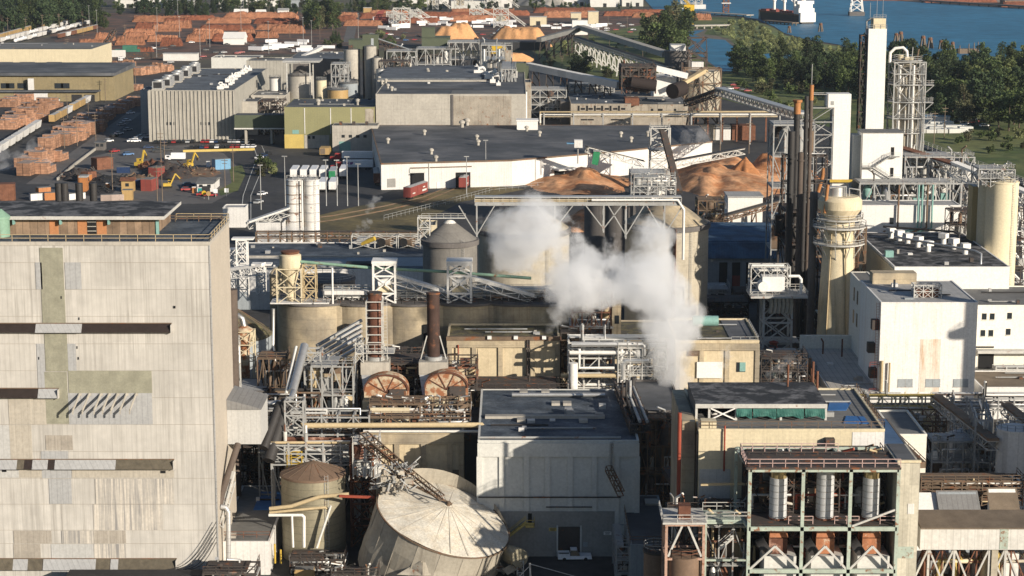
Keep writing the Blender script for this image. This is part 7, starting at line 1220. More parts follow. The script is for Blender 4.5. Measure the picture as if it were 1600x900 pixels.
mb = MB(); [mb.box(-125,Y - .035,Zp(p,Y) - .045,xr - .13,Y - .005,Zp(p,Y)) for p in (410,452,494,537,579,621,663,705,747,787.5,828,849)]; part(BH,'lap_seams',mb,'sid_seam')
for (a,b,c,d,m,dp) in ((67,387,103,505,'sid_green',.06),(72,521,107,580,'sid_green',.06),(73,581,108,662,'sid_green',.06),(57,410,67,452,'sid_grey',.06),(103,410,128,452,'sid_grey',.06),(60,537,72,606,'sid_grey',.05),(107,537,120,579,'sid_grey',.05),(108,579,238,614,'sid_green',.07),(108.5,614,239,663,'sid_grey',.06),(15,622,73,663,'sid_dirty2',.05),(-60,664,17,718,'sid_grey2',.05),(17,664,51,717,'sid_dirty2',.05),(72,680,114,703,'sid_dirty',.05),(65,705,107,718,'sid_grey',.06),(-60,733,30,746,'sid_grey2',.05),(30,733,66,746,'sid_dirty2',.05),(113,733,272,746,'sid_dirty2',.05),(66,733,112,747,'sid_grey',.05),(78,748,113,787,'sid_grey',.06),(150,748,272,787,'sid_wash',.05),(147,788,255,828,'sid_wash',.05),(22,829,81,849,'sid_dirty',.05),(97,829,147,849,'sid_wash',.05),(147.5,829,197,849,'sid_dirty',.05),(22,850,64,873,'sid_dirty',.05),(81,850,147,873,'sid_grey2',.05),(147.5,850,197,873,'sid_wash',.05),(82,889,106,900,'sid_grey',.05)): fwall(BH,'siding_patch',a,b,c,d,Y,m,dp,.036)
for p,q,w in ((273,480,1.6),(96,465,.9),(124,498,.7),(123,560,.8),(61,560,.8),(7,735.5,3.5),(255,737.5,4),(121,543,.6)): fwall(BH,'hole',p - w,q - 2.4,p + w,q + 1.6,Y,'black',.05,.1)
def hood(px1,py0,py1,segs):                  # projecting rain hood over a slot, made of cover sheets
    z1,z0 = Zp(py0,Y),Zp(py1,Y); x1 = Xp(px1,Y,z0); h = part(BH,'wall_hood',MB().add([(-125,Y - .05,z0),(x1,Y - .05,z0),(x1,Y - 1.0,z0 + .15),(-125,Y - 1.0,z0 + .15),(-125,Y - .05,z1),(x1,Y - .05,z1)],[(0,1,2,3)[::-1],(3,2,5,4),(1,5,2),(0,3,4)]),'hood_rust')
    part(h,'ridge',MB().box(-125,Y - .2,z1 + .01,x1 + .1,Y - .04,z1 + .14),'steel_brn'); part(h,'end_cap',MB().box(x1 + .01,Y - 1.02,z0,x1 + .12,Y - .04,z1 - .05),'sid_beige')
    for a,b,m in segs:
        xa,xb = Xp(a,Y,z0),Xp(b,Y,z0); part(h,'cover_sheet',MB().hexa([(xa,Y - 1.06,z0 + .12),(xb,Y - 1.06,z0 + .12),(xb,Y - 1.02,z0 + .12),(xa,Y - 1.02,z0 + .12),(xa,Y - .14,z1 - .02),(xb,Y - .14,z1 - .02),(xb,Y - .08,z1 - .02),(xa,Y - .08,z1 - .02)]),m)
hood(268,505.5,519,[(57,129,'sid_grey')]); hood(92,607,621,[(61,91,'sid_grey')]); hood(272,718,732,[(-40,28,'sid_grey'),(28,39,'hood_moss'),(52,76,'sid_grey'),(87,182,'sid_grey'),(182,271,'hood_moss')]); hood(276,873,889,[(-40,22,'hood_moss'),(22,45,'sid_grey'),(45,68,'hood_moss'),(69,151,'sid_grey'),(151,173,'hood_moss'),(174,186,'sid_grey'),(186,275,'hood_moss')])
for px in (126,141,159,172,185,199,214): x = Xp(px,Y,30); z1 = Zp(615,Y); part(BH,'bracket',MB().bar((x,Y - .1,z1),(x - .55,Y - 3.3,z1 - 2.0),.16,.42).bar((x - .55,Y - 3.3,z1 - 2.0),(x - .55,Y - 3.3,z1 - 2.6),.2).box(x - .3,Y - .2,z1 - .3,x + .3,Y - .12,z1 + .1),'conc_grey')
# penthouse
yp = G(150,368,hB)[1]; zp_ = Zp(341,yp); xp1 = Xp(247,yp,hB + 2); ye = yb - .6; P = part(BH,'penthouse',MB().box(-118,yp,hB + .13,xp1 - .4,ye,zp_),'ply'); part(P,'roof',MB().box(-120,yp - 1.2,zp_ + .3,Xp(258,yp,zp_),ye + 1.2,zp_ + .55),'rf_patch'); part(P,'eave',MB().box(-120,yp - 1.3,zp_ - .05,Xp(258,yp,zp_) + .1,yp - 1.1,zp_ + .5).box(Xp(258,yp,zp_),yp - 1.09,zp_,Xp(258,yp,zp_) + .1,ye + 1.2,zp_ + .5),'steel_w')
for a,b in ((78,92),(122,136.5),(152,167)): part(P,'new_plywood',MB().box(Xp(a,yp,hB),yp - .06,hB + .2,Xp(b,yp,hB),yp - .01,zp_ - .3),'ply_new')
part(P,'opening',MB().box(Xp(137,yp,hB),yp - .07,hB + .3,Xp(151,yp,hB),yp - .02,zp_ - .1),'black'); mb = MB(); [mb.box(Xp(137,yp,hB),yp - .1,hB + .7 + k * .75,Xp(151,yp,hB),yp - .075,hB + .82 + k * .75) for k in range(4)]; part(P,'slats',mb,'conc_grey'); part(P,'corner_post',MB().box(xp1 - .35,yp - .2,hB + .14,xp1 + .1,yp + .3,zp_),'pipe_t'); mb = MB(); [mb.box(Xp(p,yp,hB) - .15,yp - 1.0,zp_ - .9,Xp(p,yp,hB) + .15,yp - .1,zp_ - .05) for p in (24,97,172)]; part(P,'eave_bracket',mb,'pipe_t')
t,c,zz = tank('roof_tank','green domed tank on the boiler house roof at the left edge',0,yp - 1.5,1.5,338,'pipe_gr','pipe_gr',1.2,z0=hB + .12,rail=False,lad=False); part(t,'rust_patch',MB().lathe([(1.53,zz - hB - 3.5),(1.53,zz - hB - .8)],c,16,a0=3.6,a1=4.9),'steel_rust')
for i,px in enumerate((92,101,124,146)): pipe(('first','second','third','fourth')[i] + ' from left of the dark vent stacks behind the boiler house roof',[(Xp(px,yb + 3,58),yb + 3,0),(Xp(px,yb + 3,62),yb + 3,Zp(286,yb + 3))],.65,'pipe_k',10,'vent_stack')
single('roof_litter',MB().rail([(xr - 11,yb - 1,hB + .13),(xr - 1,yb - 1,hB + .13)],1,.1).box(xr - 12.5,yb - 3,hB + .13,xr - 12,yb - 2.5,hB + .6),'steel_brn','low brown rail along the back edge of the boiler house roof','railing',(xr - 11,yb - 1,hB))
c = Q(384,640,328); xl = Xp(407,328,25); t = thing('lean_to_shed','grey corrugated lean-to hanging on the side of the boiler house','annex',(xr,328,Zp(694,328))); z0,z1,z2 = Zp(694,328),Zp(640,328),Zp(607,336); part(t,'wall',MB().box(xr + .02,328,z0,xl,338,z1),'sid_grey2'); part(t,'roof',MB().hexa([(xr + .02,327.8,z1 + .01),(xl + .2,327.8,z1 + .01),(xl + .2,338,z1 + .01),(xr + .02,338,z1 + .01),(xr + .02,327.8,z1 + 1.8),(xl + .2,327.8,z1 + .15),(xl + .2,338,z1 + .15),(xr + .02,338,z1 + 1.8)]),'rf_corr')
pipe('long dark pipe climbing the side of the boiler house',[Q(342,792,318),Q(347,770,319),Q(372,694,326)],.55,'steel_brn2'); conveyor('pipe_bracing','white braced pipe support along the boiler house side',Q(345,812,317.4),Q(364,740,322),.8,1.4,None,True,0,'steel_w','steel_w',tt=.16); pipe('ribbed silver pipe standing before the low annex',[Q(345,792,317.5),Q(353,793,317.5),Q(357,800,317.5),Q(357,886,317.5)],.42,'galv')
g = random.Random(12); mb = MB()
for k in range(5): a,b = Vector(Q(338,815 + k * 8,313.2)),Vector(Q(262 + k * 8,890,312.6)); mb.path([a.lerp(b,f) + Vector((0,0,-2.2 * math.sin(f * math.pi) * (1 - k * .1))) for f in [i / 8 for i in range(9)]],.06,5)
single('loose_cables',mb,'pipe_k','loose dark cables drooping at the corner of the boiler house','cables',Q(338,815,313))
machinery('foreground_gear','dark twisted steel at the bottom left corner of the low annex',Xp(322,308,5),Xp(402,308,5),305,311,0,Zp(886,308),14,['steel','galv','steel_dk'],180,'steel_dk',3,2,.3,.6); single('pipe_run',MB().box(Xp(108,309,3),307,.2,Xp(326,309,3),310,Zp(893,309)),'dark','black flat duct roof along the foot of the boiler house','duct',(-60,309,0))
t,x0,x1,h = block('low_annex','low pale annex with a grey roof and blue tarp beside the boiler house',338,421,848,320,33,'white','rf_grey',par=.5); part(t,'tarp',MB().box(Xp(398,340,h),338,h + .13,x1 - .5,349,h + .25),'tarp_blue'); part(t,'window',MB().box(Xp(362,320,3),319.9,Zp(888,320),Xp(378,320,3),319.97,Zp(874,320)),'glass_l'); part(t,'roof_rail',MB().rail([(x0,321,h + .5),(x1,321,h + .5)],1.1,.08),'steel_rust')
machinery('annex_racks','pipes and pale frames in the shade behind the low annex',Xp(362,352,8),Xp(430,352,8),353,360,0,Zp(700,352),30,DM + RM,181,'steel_dk',4,4,.25,.5)
# --- upright tank and yellow ladder cage
t,c,zz = tank('upright_tank','upright tan steel tank with a brown dome roof beside the toppled tank',489,331,5.5,738,'tank_gold','tank_brown',2.0,n=40,rail=False); part(t,'pipes',MB().path([Q(421,795,324),Q(455,791,324),Q(500,776,324),Q(545,772,324)],.35,8).path([Q(421,801,324.4),Q(508,793,324.4),Q(514,796,324.4),Q(497,855,324.4)],.25,8),'pipe_tan'); part(t,'white_pipes',MB().path([Q(420,805,323.8),Q(472,805,323.8),Q(475,808,323.8),Q(475,855,323.8)],.28,8).path([Q(456,806,323.6),Q(458,855,323.6)],.2,8).path([Q(517,790,324),Q(495,856,324)],.2,8),'pipe_w'); part(t,'red_beam',MB().bar(Q(530,775,323.5),Q(585,777,323.5),.4),'pipe_r'); part(t,'dome_ribs',(lambda mb: [mb.bar((c[0] + 5.4 * math.cos(a),c[1] + 5.4 * math.sin(a),zz + .1),(c[0],c[1],zz + 2.1),.1) for a in [k * .3927 for k in range(16)]] and mb)(MB()),'steel_brn')
x = Xp(458,338,18); t = thing('yellow_cage','bright yellow ladder cage above the upright tank','ladder cage',(x,338,Zp(732,338))); zq = Zp(732,338); part(t,'cage',MB().frame(x - 1.1,337,x + 1.6,339,[zq,zq + 1.2,zq + 2.4,zq + 3.4],.14),'yellow'); part(t,'ladder',MB().ladder((x - .6,336.8,zq - 4),(x - .6,336.8,zq + 3),.7),'yellow'); t = thing('yellow_bollards','yellow posts at the foot of the low annex wall','bollards',Q(433,875,322))
for p in (430,439): a = Q(p,880,322); part(t,'post',MB().tube(a,(a[0],a[1],a[2] + 3.4 - (p > 435)),.16,8),'yellow')
rack('tank_racks','pale pipe rack in front of the fan building, above the upright tank',(Xp(425,338,16),337),(Xp(560,338,16),337),3,4,[Zp(722,338),Zp(705,338),Zp(692,338)],5,5,SM + RM,63,'steel',.25); machinery('pump_plant','pumps and pipes at the foot of the upright tank',Xp(455,322,2),Xp(540,322,2),320,325,0,Zp(868,322),34,SM + DM,182,'steel_dk',4,2,.16,.4)
x0,x1 = Xp(549,336,10),Xp(584,336,10); t = thing('rusty_lattice','dark rusty lattice tower between the upright tank and the toppled one','tower',(x0,336,0)); part(t,'lattice',MB().frame(x0,335,x1,339,[0,4,8,12,16,Zp(692,336)],.35),'steel_rust'); part(t,'ladder',MB().ladder((x0 + 1.6,334.7,0),(x0 + 1.6,334.7,18)),'steel_dk'); machinery('lattice_gear','tangled rusty pipes at the top of the dark rusty lattice tower',Xp(552,334,18),Xp(592,334,18),333,338,Zp(745,334),Zp(690,334),26,RM + SM,183,'steel_w',2,2,.22,.5)
# --- toppled tank
top = Vector(Q(693,809,322)); ax = Vector((.31,-.20,.93)).normalized(); e1 = Vector((1,0,0)) - ax * ax.x; e1.normalize(); e2 = ax.cross(e1); RT,HT = 11.6,11.5
t = thing('toppled_tank','big white roofed tank leaning over sideways with crumpled grey sides','tank',(top.x,top.y,0)); N_ = 56
def tp(a,r,z): return top + e1 * (r * math.cos(a)) + e2 * (r * math.sin(a)) + ax * z
g = random.Random(8); wob = [g.uniform(-.12,.12) for _ in range(N_)]; vs = []
def lip(a): return max(0,math.sin(a - .15)) ** 1.5 * 2.6
for z in (-HT,-HT * .6,-HT * .3,0):
    for k in range(N_): a = 2 * math.pi * k / N_; vs.append(tp(a,RT + wob[k] * (1 if z < 0 else .6) - (.5 * math.sin(5 * a) if z == -HT * .6 else 0),z + (lip(a) if z == 0 else 0)))
part(t,'shell',MB().add(vs,[(r * N_ + k,r * N_ + (k + 1) % N_,(r + 1) * N_ + (k + 1) % N_,(r + 1) * N_ + k) for r in range(3) for k in range(N_)],False),'tank_side')
rings = [(RT - .1,0),(RT * .7,.75),(RT * .4,1.6),(RT * .06,2.5)]; vs = [tp(2 * math.pi * k / N_,r,z + g.uniform(-.04,.04) - (.0 if r < RT * .5 else .15 * math.sin(2 * math.pi * k / N_ * 4))) for r,z in rings for k in range(N_)] + [tp(0,0,2.55)]
part(t,'roof',MB().add(vs,[(r * N_ + k,r * N_ + (k + 1) % N_,(r + 1) * N_ + (k + 1) % N_,(r + 1) * N_ + k) for r in range(3) for k in range(N_)] + [(3 * N_ + k,3 * N_ + (k + 1) % N_,4 * N_) for k in range(N_)]),'dome_wht'); mb = MB()
for k in range(22): a = k * 2 * math.pi / 22; mb.bar(tp(a,RT * .97,.1),tp(a,RT * .06,2.55),.09,.05)
part(t,'roof_seams',mb,'dome_seam'); mb = MB(); P = [tp(2 * math.pi * k / N_,RT + .08,-.05 + lip(2 * math.pi * k / N_) * 0) for k in range(N_ + 1)]; [mb.bar(p,q,.22) for p,q in zip(P,P[1:])]; part(t,'rim',mb,'steel_brn'); part(t,'vent',MB().tube(tp(0,0,2.4),tp(0,0,3.2),.35,10),'steel_brn')
mb = MB()
for k in range(28,56): 
    a = 2 * math.pi * k / N_
    if k % 3 == 0: mb.bar(tp(a,RT + .05,-.3),tp(a,RT + .12,-HT * .95),.1)
part(t,'stiffeners',mb,'tank_side')
pole_a,pole_b = Vector(Q(622,742,324)),tp(0,.6,2.9); t = thing('fallen_truss','twisted fallen conveyor truss lying from the lattice tower onto the toppled tank','truss',pole_a); part(t,'truss',MB().truss(Q(566,688,334),Q(640,752,323),1.6,1.6,9,.2),'steel_brn'); part(t,'pole',MB().tube(Q(600,735,325),pole_b,.22,8),'steel_brn'); part(t,'second_truss',MB().truss(Q(585,700,332),Q(690,782,319),.9,.9,12,.14),'steel_brn'); mb = MB(); g = random.Random(3)
for _ in range(90): p = Vector(Q(g.uniform(585,645),g.uniform(722,768),g.uniform(321,326))); mb.bar(p,p + Vector((g.uniform(-2,2),g.uniform(-1,1),g.uniform(-1.6,1.6))),g.uniform(.08,.3))
part(t,'twisted_bars',mb,'steel'); mb = MB(); [mb.cb(Q(g.uniform(592,640),g.uniform(740,772),322),g.uniform(.5,1.8),g.uniform(.3,1),g.uniform(.2,.9),g.uniform(0,3)) for _ in range(16)]; part(t,'torn_plates',mb,'debris')
mb = MB(); g = random.Random(21)
for _ in range(110):
    px,py = g.uniform(640,815),g.uniform(866,905); c = Vector(G(px,py,0)); c.z = g.uniform(-.3,2.4); v = [Vector((g.gauss(0,1),g.gauss(0,1),g.gauss(0,.7))) for _ in range(2)]; a = v[0].normalized() * g.uniform(.4,1.6); b = v[1].normalized() * g.uniform(.3,1.2); n = a.cross(b).normalized() * .07; mb.hexa([c - a - b - n,c + a - b - n,c + a + b - n,c - a + b - n,c - a - b + n,c + a - b + n,c + a + b * .6 + n,c - a + b + n])
tag(single('rubble',mb,'debris',None,None,G(720,885)),kind='stuff'); t = thing('crumpled_plate','large crumpled steel sheet standing at the foot of the toppled tank','plate',Q(650,880,312)); part(t,'sheet',MB().hexa([Q(620,898,312),Q(662,900,311),Q(664,898,312),Q(622,896,313),Q(640,886,312),Q(658,877,311),Q(662,877,312),Q(642,886,313)]),'debris'); part(t,'fold',MB().hexa([Q(660,900,311),Q(700,893,312),Q(701,891,313),Q(662,898,312),Q(660,878,311),Q(690,885,312),Q(691,884,313),Q(662,877,312)]),'tank_side')
t = thing('broken_tank_piece','tilted tan broken tank piece right of the rubble','debris',Q(805,868,318)); part(t,'plate',MB().tube(Q(797,866,320),Q(812,872,317),1.6,12),'tank_gold'); part(t,'frame',MB().frame(Q(808,868,318)[0],317,Q(818,868,318)[0],319,[0,1.5,3.5],.16),'steel'); t = thing('bent_posts','bent pale posts with wires in front of the pickup yard','posts',Q(830,890,311)); part(t,'post',MB().tube(Q(829,905,311),Q(828,880,311),.16,8),'steel_w'); part(t,'wire',MB().tube(Q(828,881,311),Q(900,901,308),.06,5).tube(Q(828,884,311),Q(812,900,311),.06,5),'steel_w')
machinery('front_pipes','white pipe stubs before the leaning tank at the bottom edge',Xp(520,310,1),Xp(592,310,1),308,312,-.1,Zp(892,310),22,SM + ['pipe_r'] + DM,184,'steel_dk',4,1,.16,.4); container(476,904,3.2,'c_tanb',0,'small orange tan skip at the bottom edge below the upright tank',.7,'skip')
# --- white panelled building with loading door, pickup, low house
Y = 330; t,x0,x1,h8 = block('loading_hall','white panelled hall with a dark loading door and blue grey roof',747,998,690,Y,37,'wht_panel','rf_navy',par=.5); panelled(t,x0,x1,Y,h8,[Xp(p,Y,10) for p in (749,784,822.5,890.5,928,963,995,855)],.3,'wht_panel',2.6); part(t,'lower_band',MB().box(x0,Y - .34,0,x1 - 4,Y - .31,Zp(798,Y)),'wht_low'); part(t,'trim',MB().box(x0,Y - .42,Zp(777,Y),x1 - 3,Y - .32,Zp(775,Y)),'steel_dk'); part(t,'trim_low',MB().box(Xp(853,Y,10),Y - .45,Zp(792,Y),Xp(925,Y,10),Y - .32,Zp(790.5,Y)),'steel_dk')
k = part(t,'loading_door',MB().box(Xp(872,Y,2),Y - .42,0,Xp(906,Y,2),Y - .35,Zp(822,Y)),'steel_dk'); part(k,'door_frame',MB().box(Xp(869.5,Y,2),Y - .5,0,Xp(871.8,Y,2),Y - .345,Zp(820,Y)).box(Xp(906.2,Y,2),Y - .5,0,Xp(908.5,Y,2),Y - .345,Zp(820,Y)),'wht_panel'); part(t,'person_window',MB().box(Xp(911,Y,2),Y - .42,Zp(853,Y),Xp(918,Y,2),Y - .35,Zp(846,Y)),'glass_l')
for px,py,m,w in ((863.5,826,'yellowp',6),(949,832,'white_clean',6)): k = part(t,'sign',MB().box(Xp(px - w,Y,3),Y - .42,Zp(py + 2.6,Y),Xp(px + w,Y,3),Y - .35,Zp(py - 2.4,Y)),m); part(k,'lettering',MB().box(Xp(px - w * .75,Y,3),Y - .435,Zp(py - .2,Y),Xp(px + w * .75,Y,3),Y - .425,Zp(py - 1.2,Y)).box(Xp(px - w * .6,Y,3),Y - .435,Zp(py + 1.6,Y),Xp(px + w * .5,Y,3),Y - .425,Zp(py + .8,Y)),'dark')
part(t,'roof_pipe',MB().tube((Xp(800,362,h8),361,h8 + .6),(Xp(945,362,h8),361,h8 + .6),.4,10),'pipe_s'); part(t,'roof_ridge',MB().box(x0 + 1,345,h8 + .13,Xp(945,345,h8),346.5,h8 + .6),'conc_grey'); part(t,'edge_pipe',MB().tube((x0,Y + .8,h8 + .5),(x1 - 3,Y + .8,h8 + .5),.22,8),'steel'); mb = MB(); [mb.box(*G(a,b,h8 + .13)[:2],h8 + .13,G(a,b,h8)[0] + 1.5,G(a,b,h8)[1] + 1.4,h8 + .6) for a,b in ((808,660),(862,634),(905,661),(812,616),(846,616),(880,634),(930,652))]; part(t,'roof_curbs',mb,'conc_grey')
part(t,'downpipe',MB().tube((Xp(953,Y,12),Y - .6,Zp(735,Y)),(Xp(953,Y,12),Y - .6,h8),.14,6).tube((Xp(956,Y,12),Y - .6,Zp(735,Y)),(Xp(956,Y,12),Y - .6,h8),.14,6),'steel'); part(t,'cable_bridge',MB().truss(Q(950,735,328),Q(970,775,322),1,1,5,.16),'steel_brn')
part(t,'landing',stairs(MB(),Q(796,838,327.6),Q(822,818,327.6)).box(Xp(821,328,6),327.4,Zp(823,328),Xp(835,328,6),329.6,Zp(821,328)).rail([(Xp(821,328,6),327.4,Zp(821,328)),(Xp(835,328,6),327.4,Zp(821,328)),(Xp(835,328,6),329.5,Zp(821,328))]),'yellowp'); part(t,'person_door',MB().box(Xp(825,Y,6),Y - .44,Zp(821,Y),Xp(831,Y,6),Y - .35,Zp(801,Y)),'black')
pk = car_proto('pickup_truck','c_cwhite',5.9,2.1,1.95,(.36,.72),True); pk.put(G(898,874),.03,'white pickup truck parked in the shade before the loading door',None,1.0); c = G(898,869); part(pk.o,'bed',MB().box(-2.8,-.9,.96,-.95,.9,1.0),'black'); part(pk.o,'bed_rails',MB().box(-2.9,-1.0,.96,-.9,-.93,1.3).box(-2.9,.93,.96,-.9,1.0,1.3).rail([(-2.8,-.9,1.3),(-1,-.9,1.3)],.4,.06),'c_cwhite')
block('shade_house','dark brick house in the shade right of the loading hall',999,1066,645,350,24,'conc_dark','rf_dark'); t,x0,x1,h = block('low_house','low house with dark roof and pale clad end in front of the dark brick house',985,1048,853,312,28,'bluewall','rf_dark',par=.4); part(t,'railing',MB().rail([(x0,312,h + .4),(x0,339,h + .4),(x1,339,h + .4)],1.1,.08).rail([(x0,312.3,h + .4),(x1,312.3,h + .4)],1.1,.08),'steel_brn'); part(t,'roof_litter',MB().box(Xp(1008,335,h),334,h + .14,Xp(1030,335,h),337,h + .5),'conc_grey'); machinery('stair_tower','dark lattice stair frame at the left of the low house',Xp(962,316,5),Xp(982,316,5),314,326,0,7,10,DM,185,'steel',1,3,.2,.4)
conveyor('dark_stair','dark covered stair sloping down to the low house roof',Q(1042,742,332),Q(1072,790,318),1.6,1.2,'steel_dk',False,0); rack('hall_gap_pipes','tangle of dark pipes sloping along the right edge of the loading hall roof',(Xp(962,362,h8),364),(Xp(985,334,h8),334),3.4,h8 - 4,[h8 + .8,h8 + 2.2],5,5,DM,64,'steel_dk',.3); block('blue_canopy','small blue ribbed canopy roof beside the steam outlet',985,1058,632,364,8,'conc_dark','tarp_cblue',par=0); block('pale_curb','white low wall house behind the blue canopy',984,1056,617,374,4,'white_clean','rf_lt',par=0)
# --- right boiler building with steel frame and silver ducts
Y = 300; t,x0,x1,hR = block('right_boiler_building','cream boiler building with a torn tarp hung penthouse on its roof',1092,1382,674,Y,27,'cream','rf_grey',par=.8); RB = t; fwall(t,'white_patch',1331,675,1381,702,Y,'white',.06); fwall(t,'grey_patch',1092,733,1140,790,Y,'sid_grey2',.05); part(t,'left_bay',MB().box(Xp(1067,Y,20),Y + 3,0,x0 - .3,Y + 24,Zp(666,Y)),'conc_tan'); part(t,'corner_duct',MB().box(x0 - .28,Y + .2,0,x0 - .02,Y + 2,hR - .5),'pipe_k'); part(t,'red_pipe',MB().tube((Xp(1062,Y,20),Y + 2.3,Zp(790,Y)),(Xp(1062,Y,20),Y + 2.3,hR + 2.4),.32,10).tube((Xp(1130,Y,20),Y - .4,Zp(735,Y)),(Xp(1130,Y,20),Y - .4,hR + 1),.14,8),'pipe_r'); part(t,'shed_box',MB().box(x0 + .4,Y + .6,hR + .2,Xp(1120,Y,hR),Y + 2.4,hR + 1.5),'cream')
yP = G(1190,658,hR)[1]; zR = Zp(634,yP); xa,xb = Xp(1087,yP,zR),Xp(1292,yP,zR); yQ = G(1180,600,zR)[1]
P = thing('penthouse','dark roofed open penthouse with torn green tarps on the right boiler building','penthouse',((xa + xb) / 2,yP,hR)); part(P,'roof',MB().box(xa,yP,zR,xb,yQ,zR + .3),'rf_patch'); part(P,'eave',MB().box(xa - .05,yP - .2,zR - .35,xb + .05,yP - .01,zR + .32),'steel_w'); part(P,'back_wall',MB().box(xa + .3,yQ - .4,hR + .13,xb - .3,yQ - .1,zR - .01),'conc_dark'); part(P,'side_wall',MB().box(xa + .02,yP + 1,hR + .13,xa + .3,yQ - .45,zR - .01),'conc_dark'); part(P,'inner_plant',MB().box(xa + 7,yP + 3,hR + .13,xb - 2,yQ - 1.5,zR - .4),'steel_dk')
for px in (1088,1108,1150,1220,1290): part(P,'post',MB().box(Xp(px,yP,hR) - .18,yP,hR + .13,Xp(px,yP,hR) + .18,yP + .35,zR - .36),'steel_w')
a,b = Xp(1110,yP,hR),Xp(1148,yP,hR); part(P,'cross_brace',MB().bar((a,yP - .05,hR + .3),(b,yP - .05,zR - .4),.2).bar((b,yP - .08,hR + .3),(a,yP - .08,zR - .4),.2),'white_clean')
for p0,p1 in ((1150,1174),(1176,1212),(1213,1255),(1257,1288)):
    a,b = Xp(p0,yP,hR),Xp(p1,yP,hR); n = 10; vs = []
    for j,f in enumerate((1,.6,.25,0)):
        for i in range(n + 1): u = i / n; vs.append((a + (b - a) * u,yP - .3 + .25 * math.sin(u * 9 + j) * (1 - f) - .25 * (1 - f),zR - .4 - (1 - f) * (zR - hR - .9) * (1 - .3 * abs(math.sin(u * 3.1 + .3)) * (j == 3))))
    part(P,'tarp',MB().add(vs,[(j * (n + 1) + i,j * (n + 1) + i + 1,(j + 1) * (n + 1) + i + 1,(j + 1) * (n + 1) + i) for j in range(3) for i in range(n)]),'tarp_green')
for pts in (((1293,643),(1322,643),(1330,630),(1296,630)),((1318,663),(1358,664),(1350,653),(1322,652))): part(RB,'roof_tarp',MB().prism([G(p,q,hR)[:2] for p,q in pts],hR + .16,hR + .26),'tarp_blue')
part(RB,'railing',MB().rail([(x0,Y + .2,hR + .4),(x1,Y + .2,hR + .4),(x1,Y + 26,hR + .4)],1.1,.08),'steel_brn'); part(RB,'exhaust_box',MB().box(Xp(1289,Y,30),Y - 1.2,Zp(706,Y),Xp(1303,Y,30),Y - .05,Zp(683,Y)),'steel_dk'); part(RB,'stack',MB().tube((Xp(1270,322,hR + 3),322,hR),(Xp(1270,322,hR + 3),322,Zp(565,322)),.22,8).tube((Xp(1277,322,hR + 3),322,hR),(Xp(1277,322,hR + 3),322,Zp(580,322)),.22,8).tube((Xp(1230,318,hR),318,zR),(Xp(1230,318,hR),318,zR + 4),.18,8),'steel_rust')
t,*_ = block('right_wing','dark sloping roof wing with a blue sheet behind the clad tower',1383,1432,716,297,24,'conc_dark','tarp_blue2',par=.3)
t,cx0,cx1,h = block('clad_tower','narrow patchwork clad tower at the right of the steel frame',1403,1438,724,285,11,'patchwork','rf_dark',par=0); part(t,'top_edge',MB().box(cx0 - .1,284.8,h + .13,cx1 + .1,285.2,h + .5),'cream'); fwall(t,'mint_patch',1400,854,1427,872,285,'mint',.06); fwall(t,'pale_patch',1418,787,1428,803,285,'white',.05)
xa,xb = Xp(1169,284,20),Xp(1402,284,20); z = lambda p: Zp(p,284); t = thing('duct_stand','pale green steel frame holding three silver ducts before the cream building','steel frame',((xa + xb) / 2,284,0)); xs = [Xp(p,284,20) for p in (1170,1253,1327,1401)]
mb = MB()
for x in xs: mb.bar((x,284,0),(x,284,z(733)),.5).bar((x - .7,296,0),(x - .7,296,z(733)),.45).bar((x,284,z(735)),(x - .7,296,z(735)),.4).bar((x,284,z(827)),(x - .7,296,z(827)),.4)
for p in (734,826,892): mb.bar((xs[0],284,z(p)),(xs[-1],284,z(p)),.5,.6); mb.bar((xs[0] - .7,296,z(p)),(xs[-1] - .7,296,z(p)),.4)
part(t,'frame',mb,'mint'); mb = MB()
for a,b in zip(xs,xs[1:]):
    m = (a + b) / 2
    for p,q in (((a,845),(a,845)),): part(t,'brace',MB().bar((a,284,z(892)),(m,283.9,z(853)),.32).bar((b,284,z(892)),(m,283.9,z(853)),.32),'steel_w')
    part(t,'brace',MB().bar((a,296,z(826)),(m,296,z(780)),.3).bar((m,296,z(780)),(a,296,z(735)),.3),'steel_w')
part(t,'long_brace',MB().bar((xs[2] + .4,284,z(822)),(xs[3],284,z(795)),.3),'steel_w'); part(t,'top_deck',MB().box(xs[0] - .6,283.6,z(733) + .02,xs[-1] + .3,292.5,z(733) + .35),'steel_dk'); part(t,'mid_deck',MB().box(xs[0],284.6,z(826) + .32,xs[-1],295.6,z(826) + .4),'steel_dk'); zz = z(733) + .36
part(t,'top_railing',MB().rail([(xs[0] - .5,283.7,zz),(xs[-1] + .2,283.7,zz)],1.25,.09,1.9).rail([(xs[0] - .5,283.7,zz),(xs[0] - .5,292.4,zz),(Xp(1310,292,zz),292.4,zz)],1.25,.09,1.9),'steel_pink'); [part(t,'mid_railing',MB().rail([(Xp(p,285,20),285,z(826) + .4) for p in pq],1.2,.09,1.6),'steel_pink') for pq in ((1232,1270),(1304,1342),(1375,1399))]
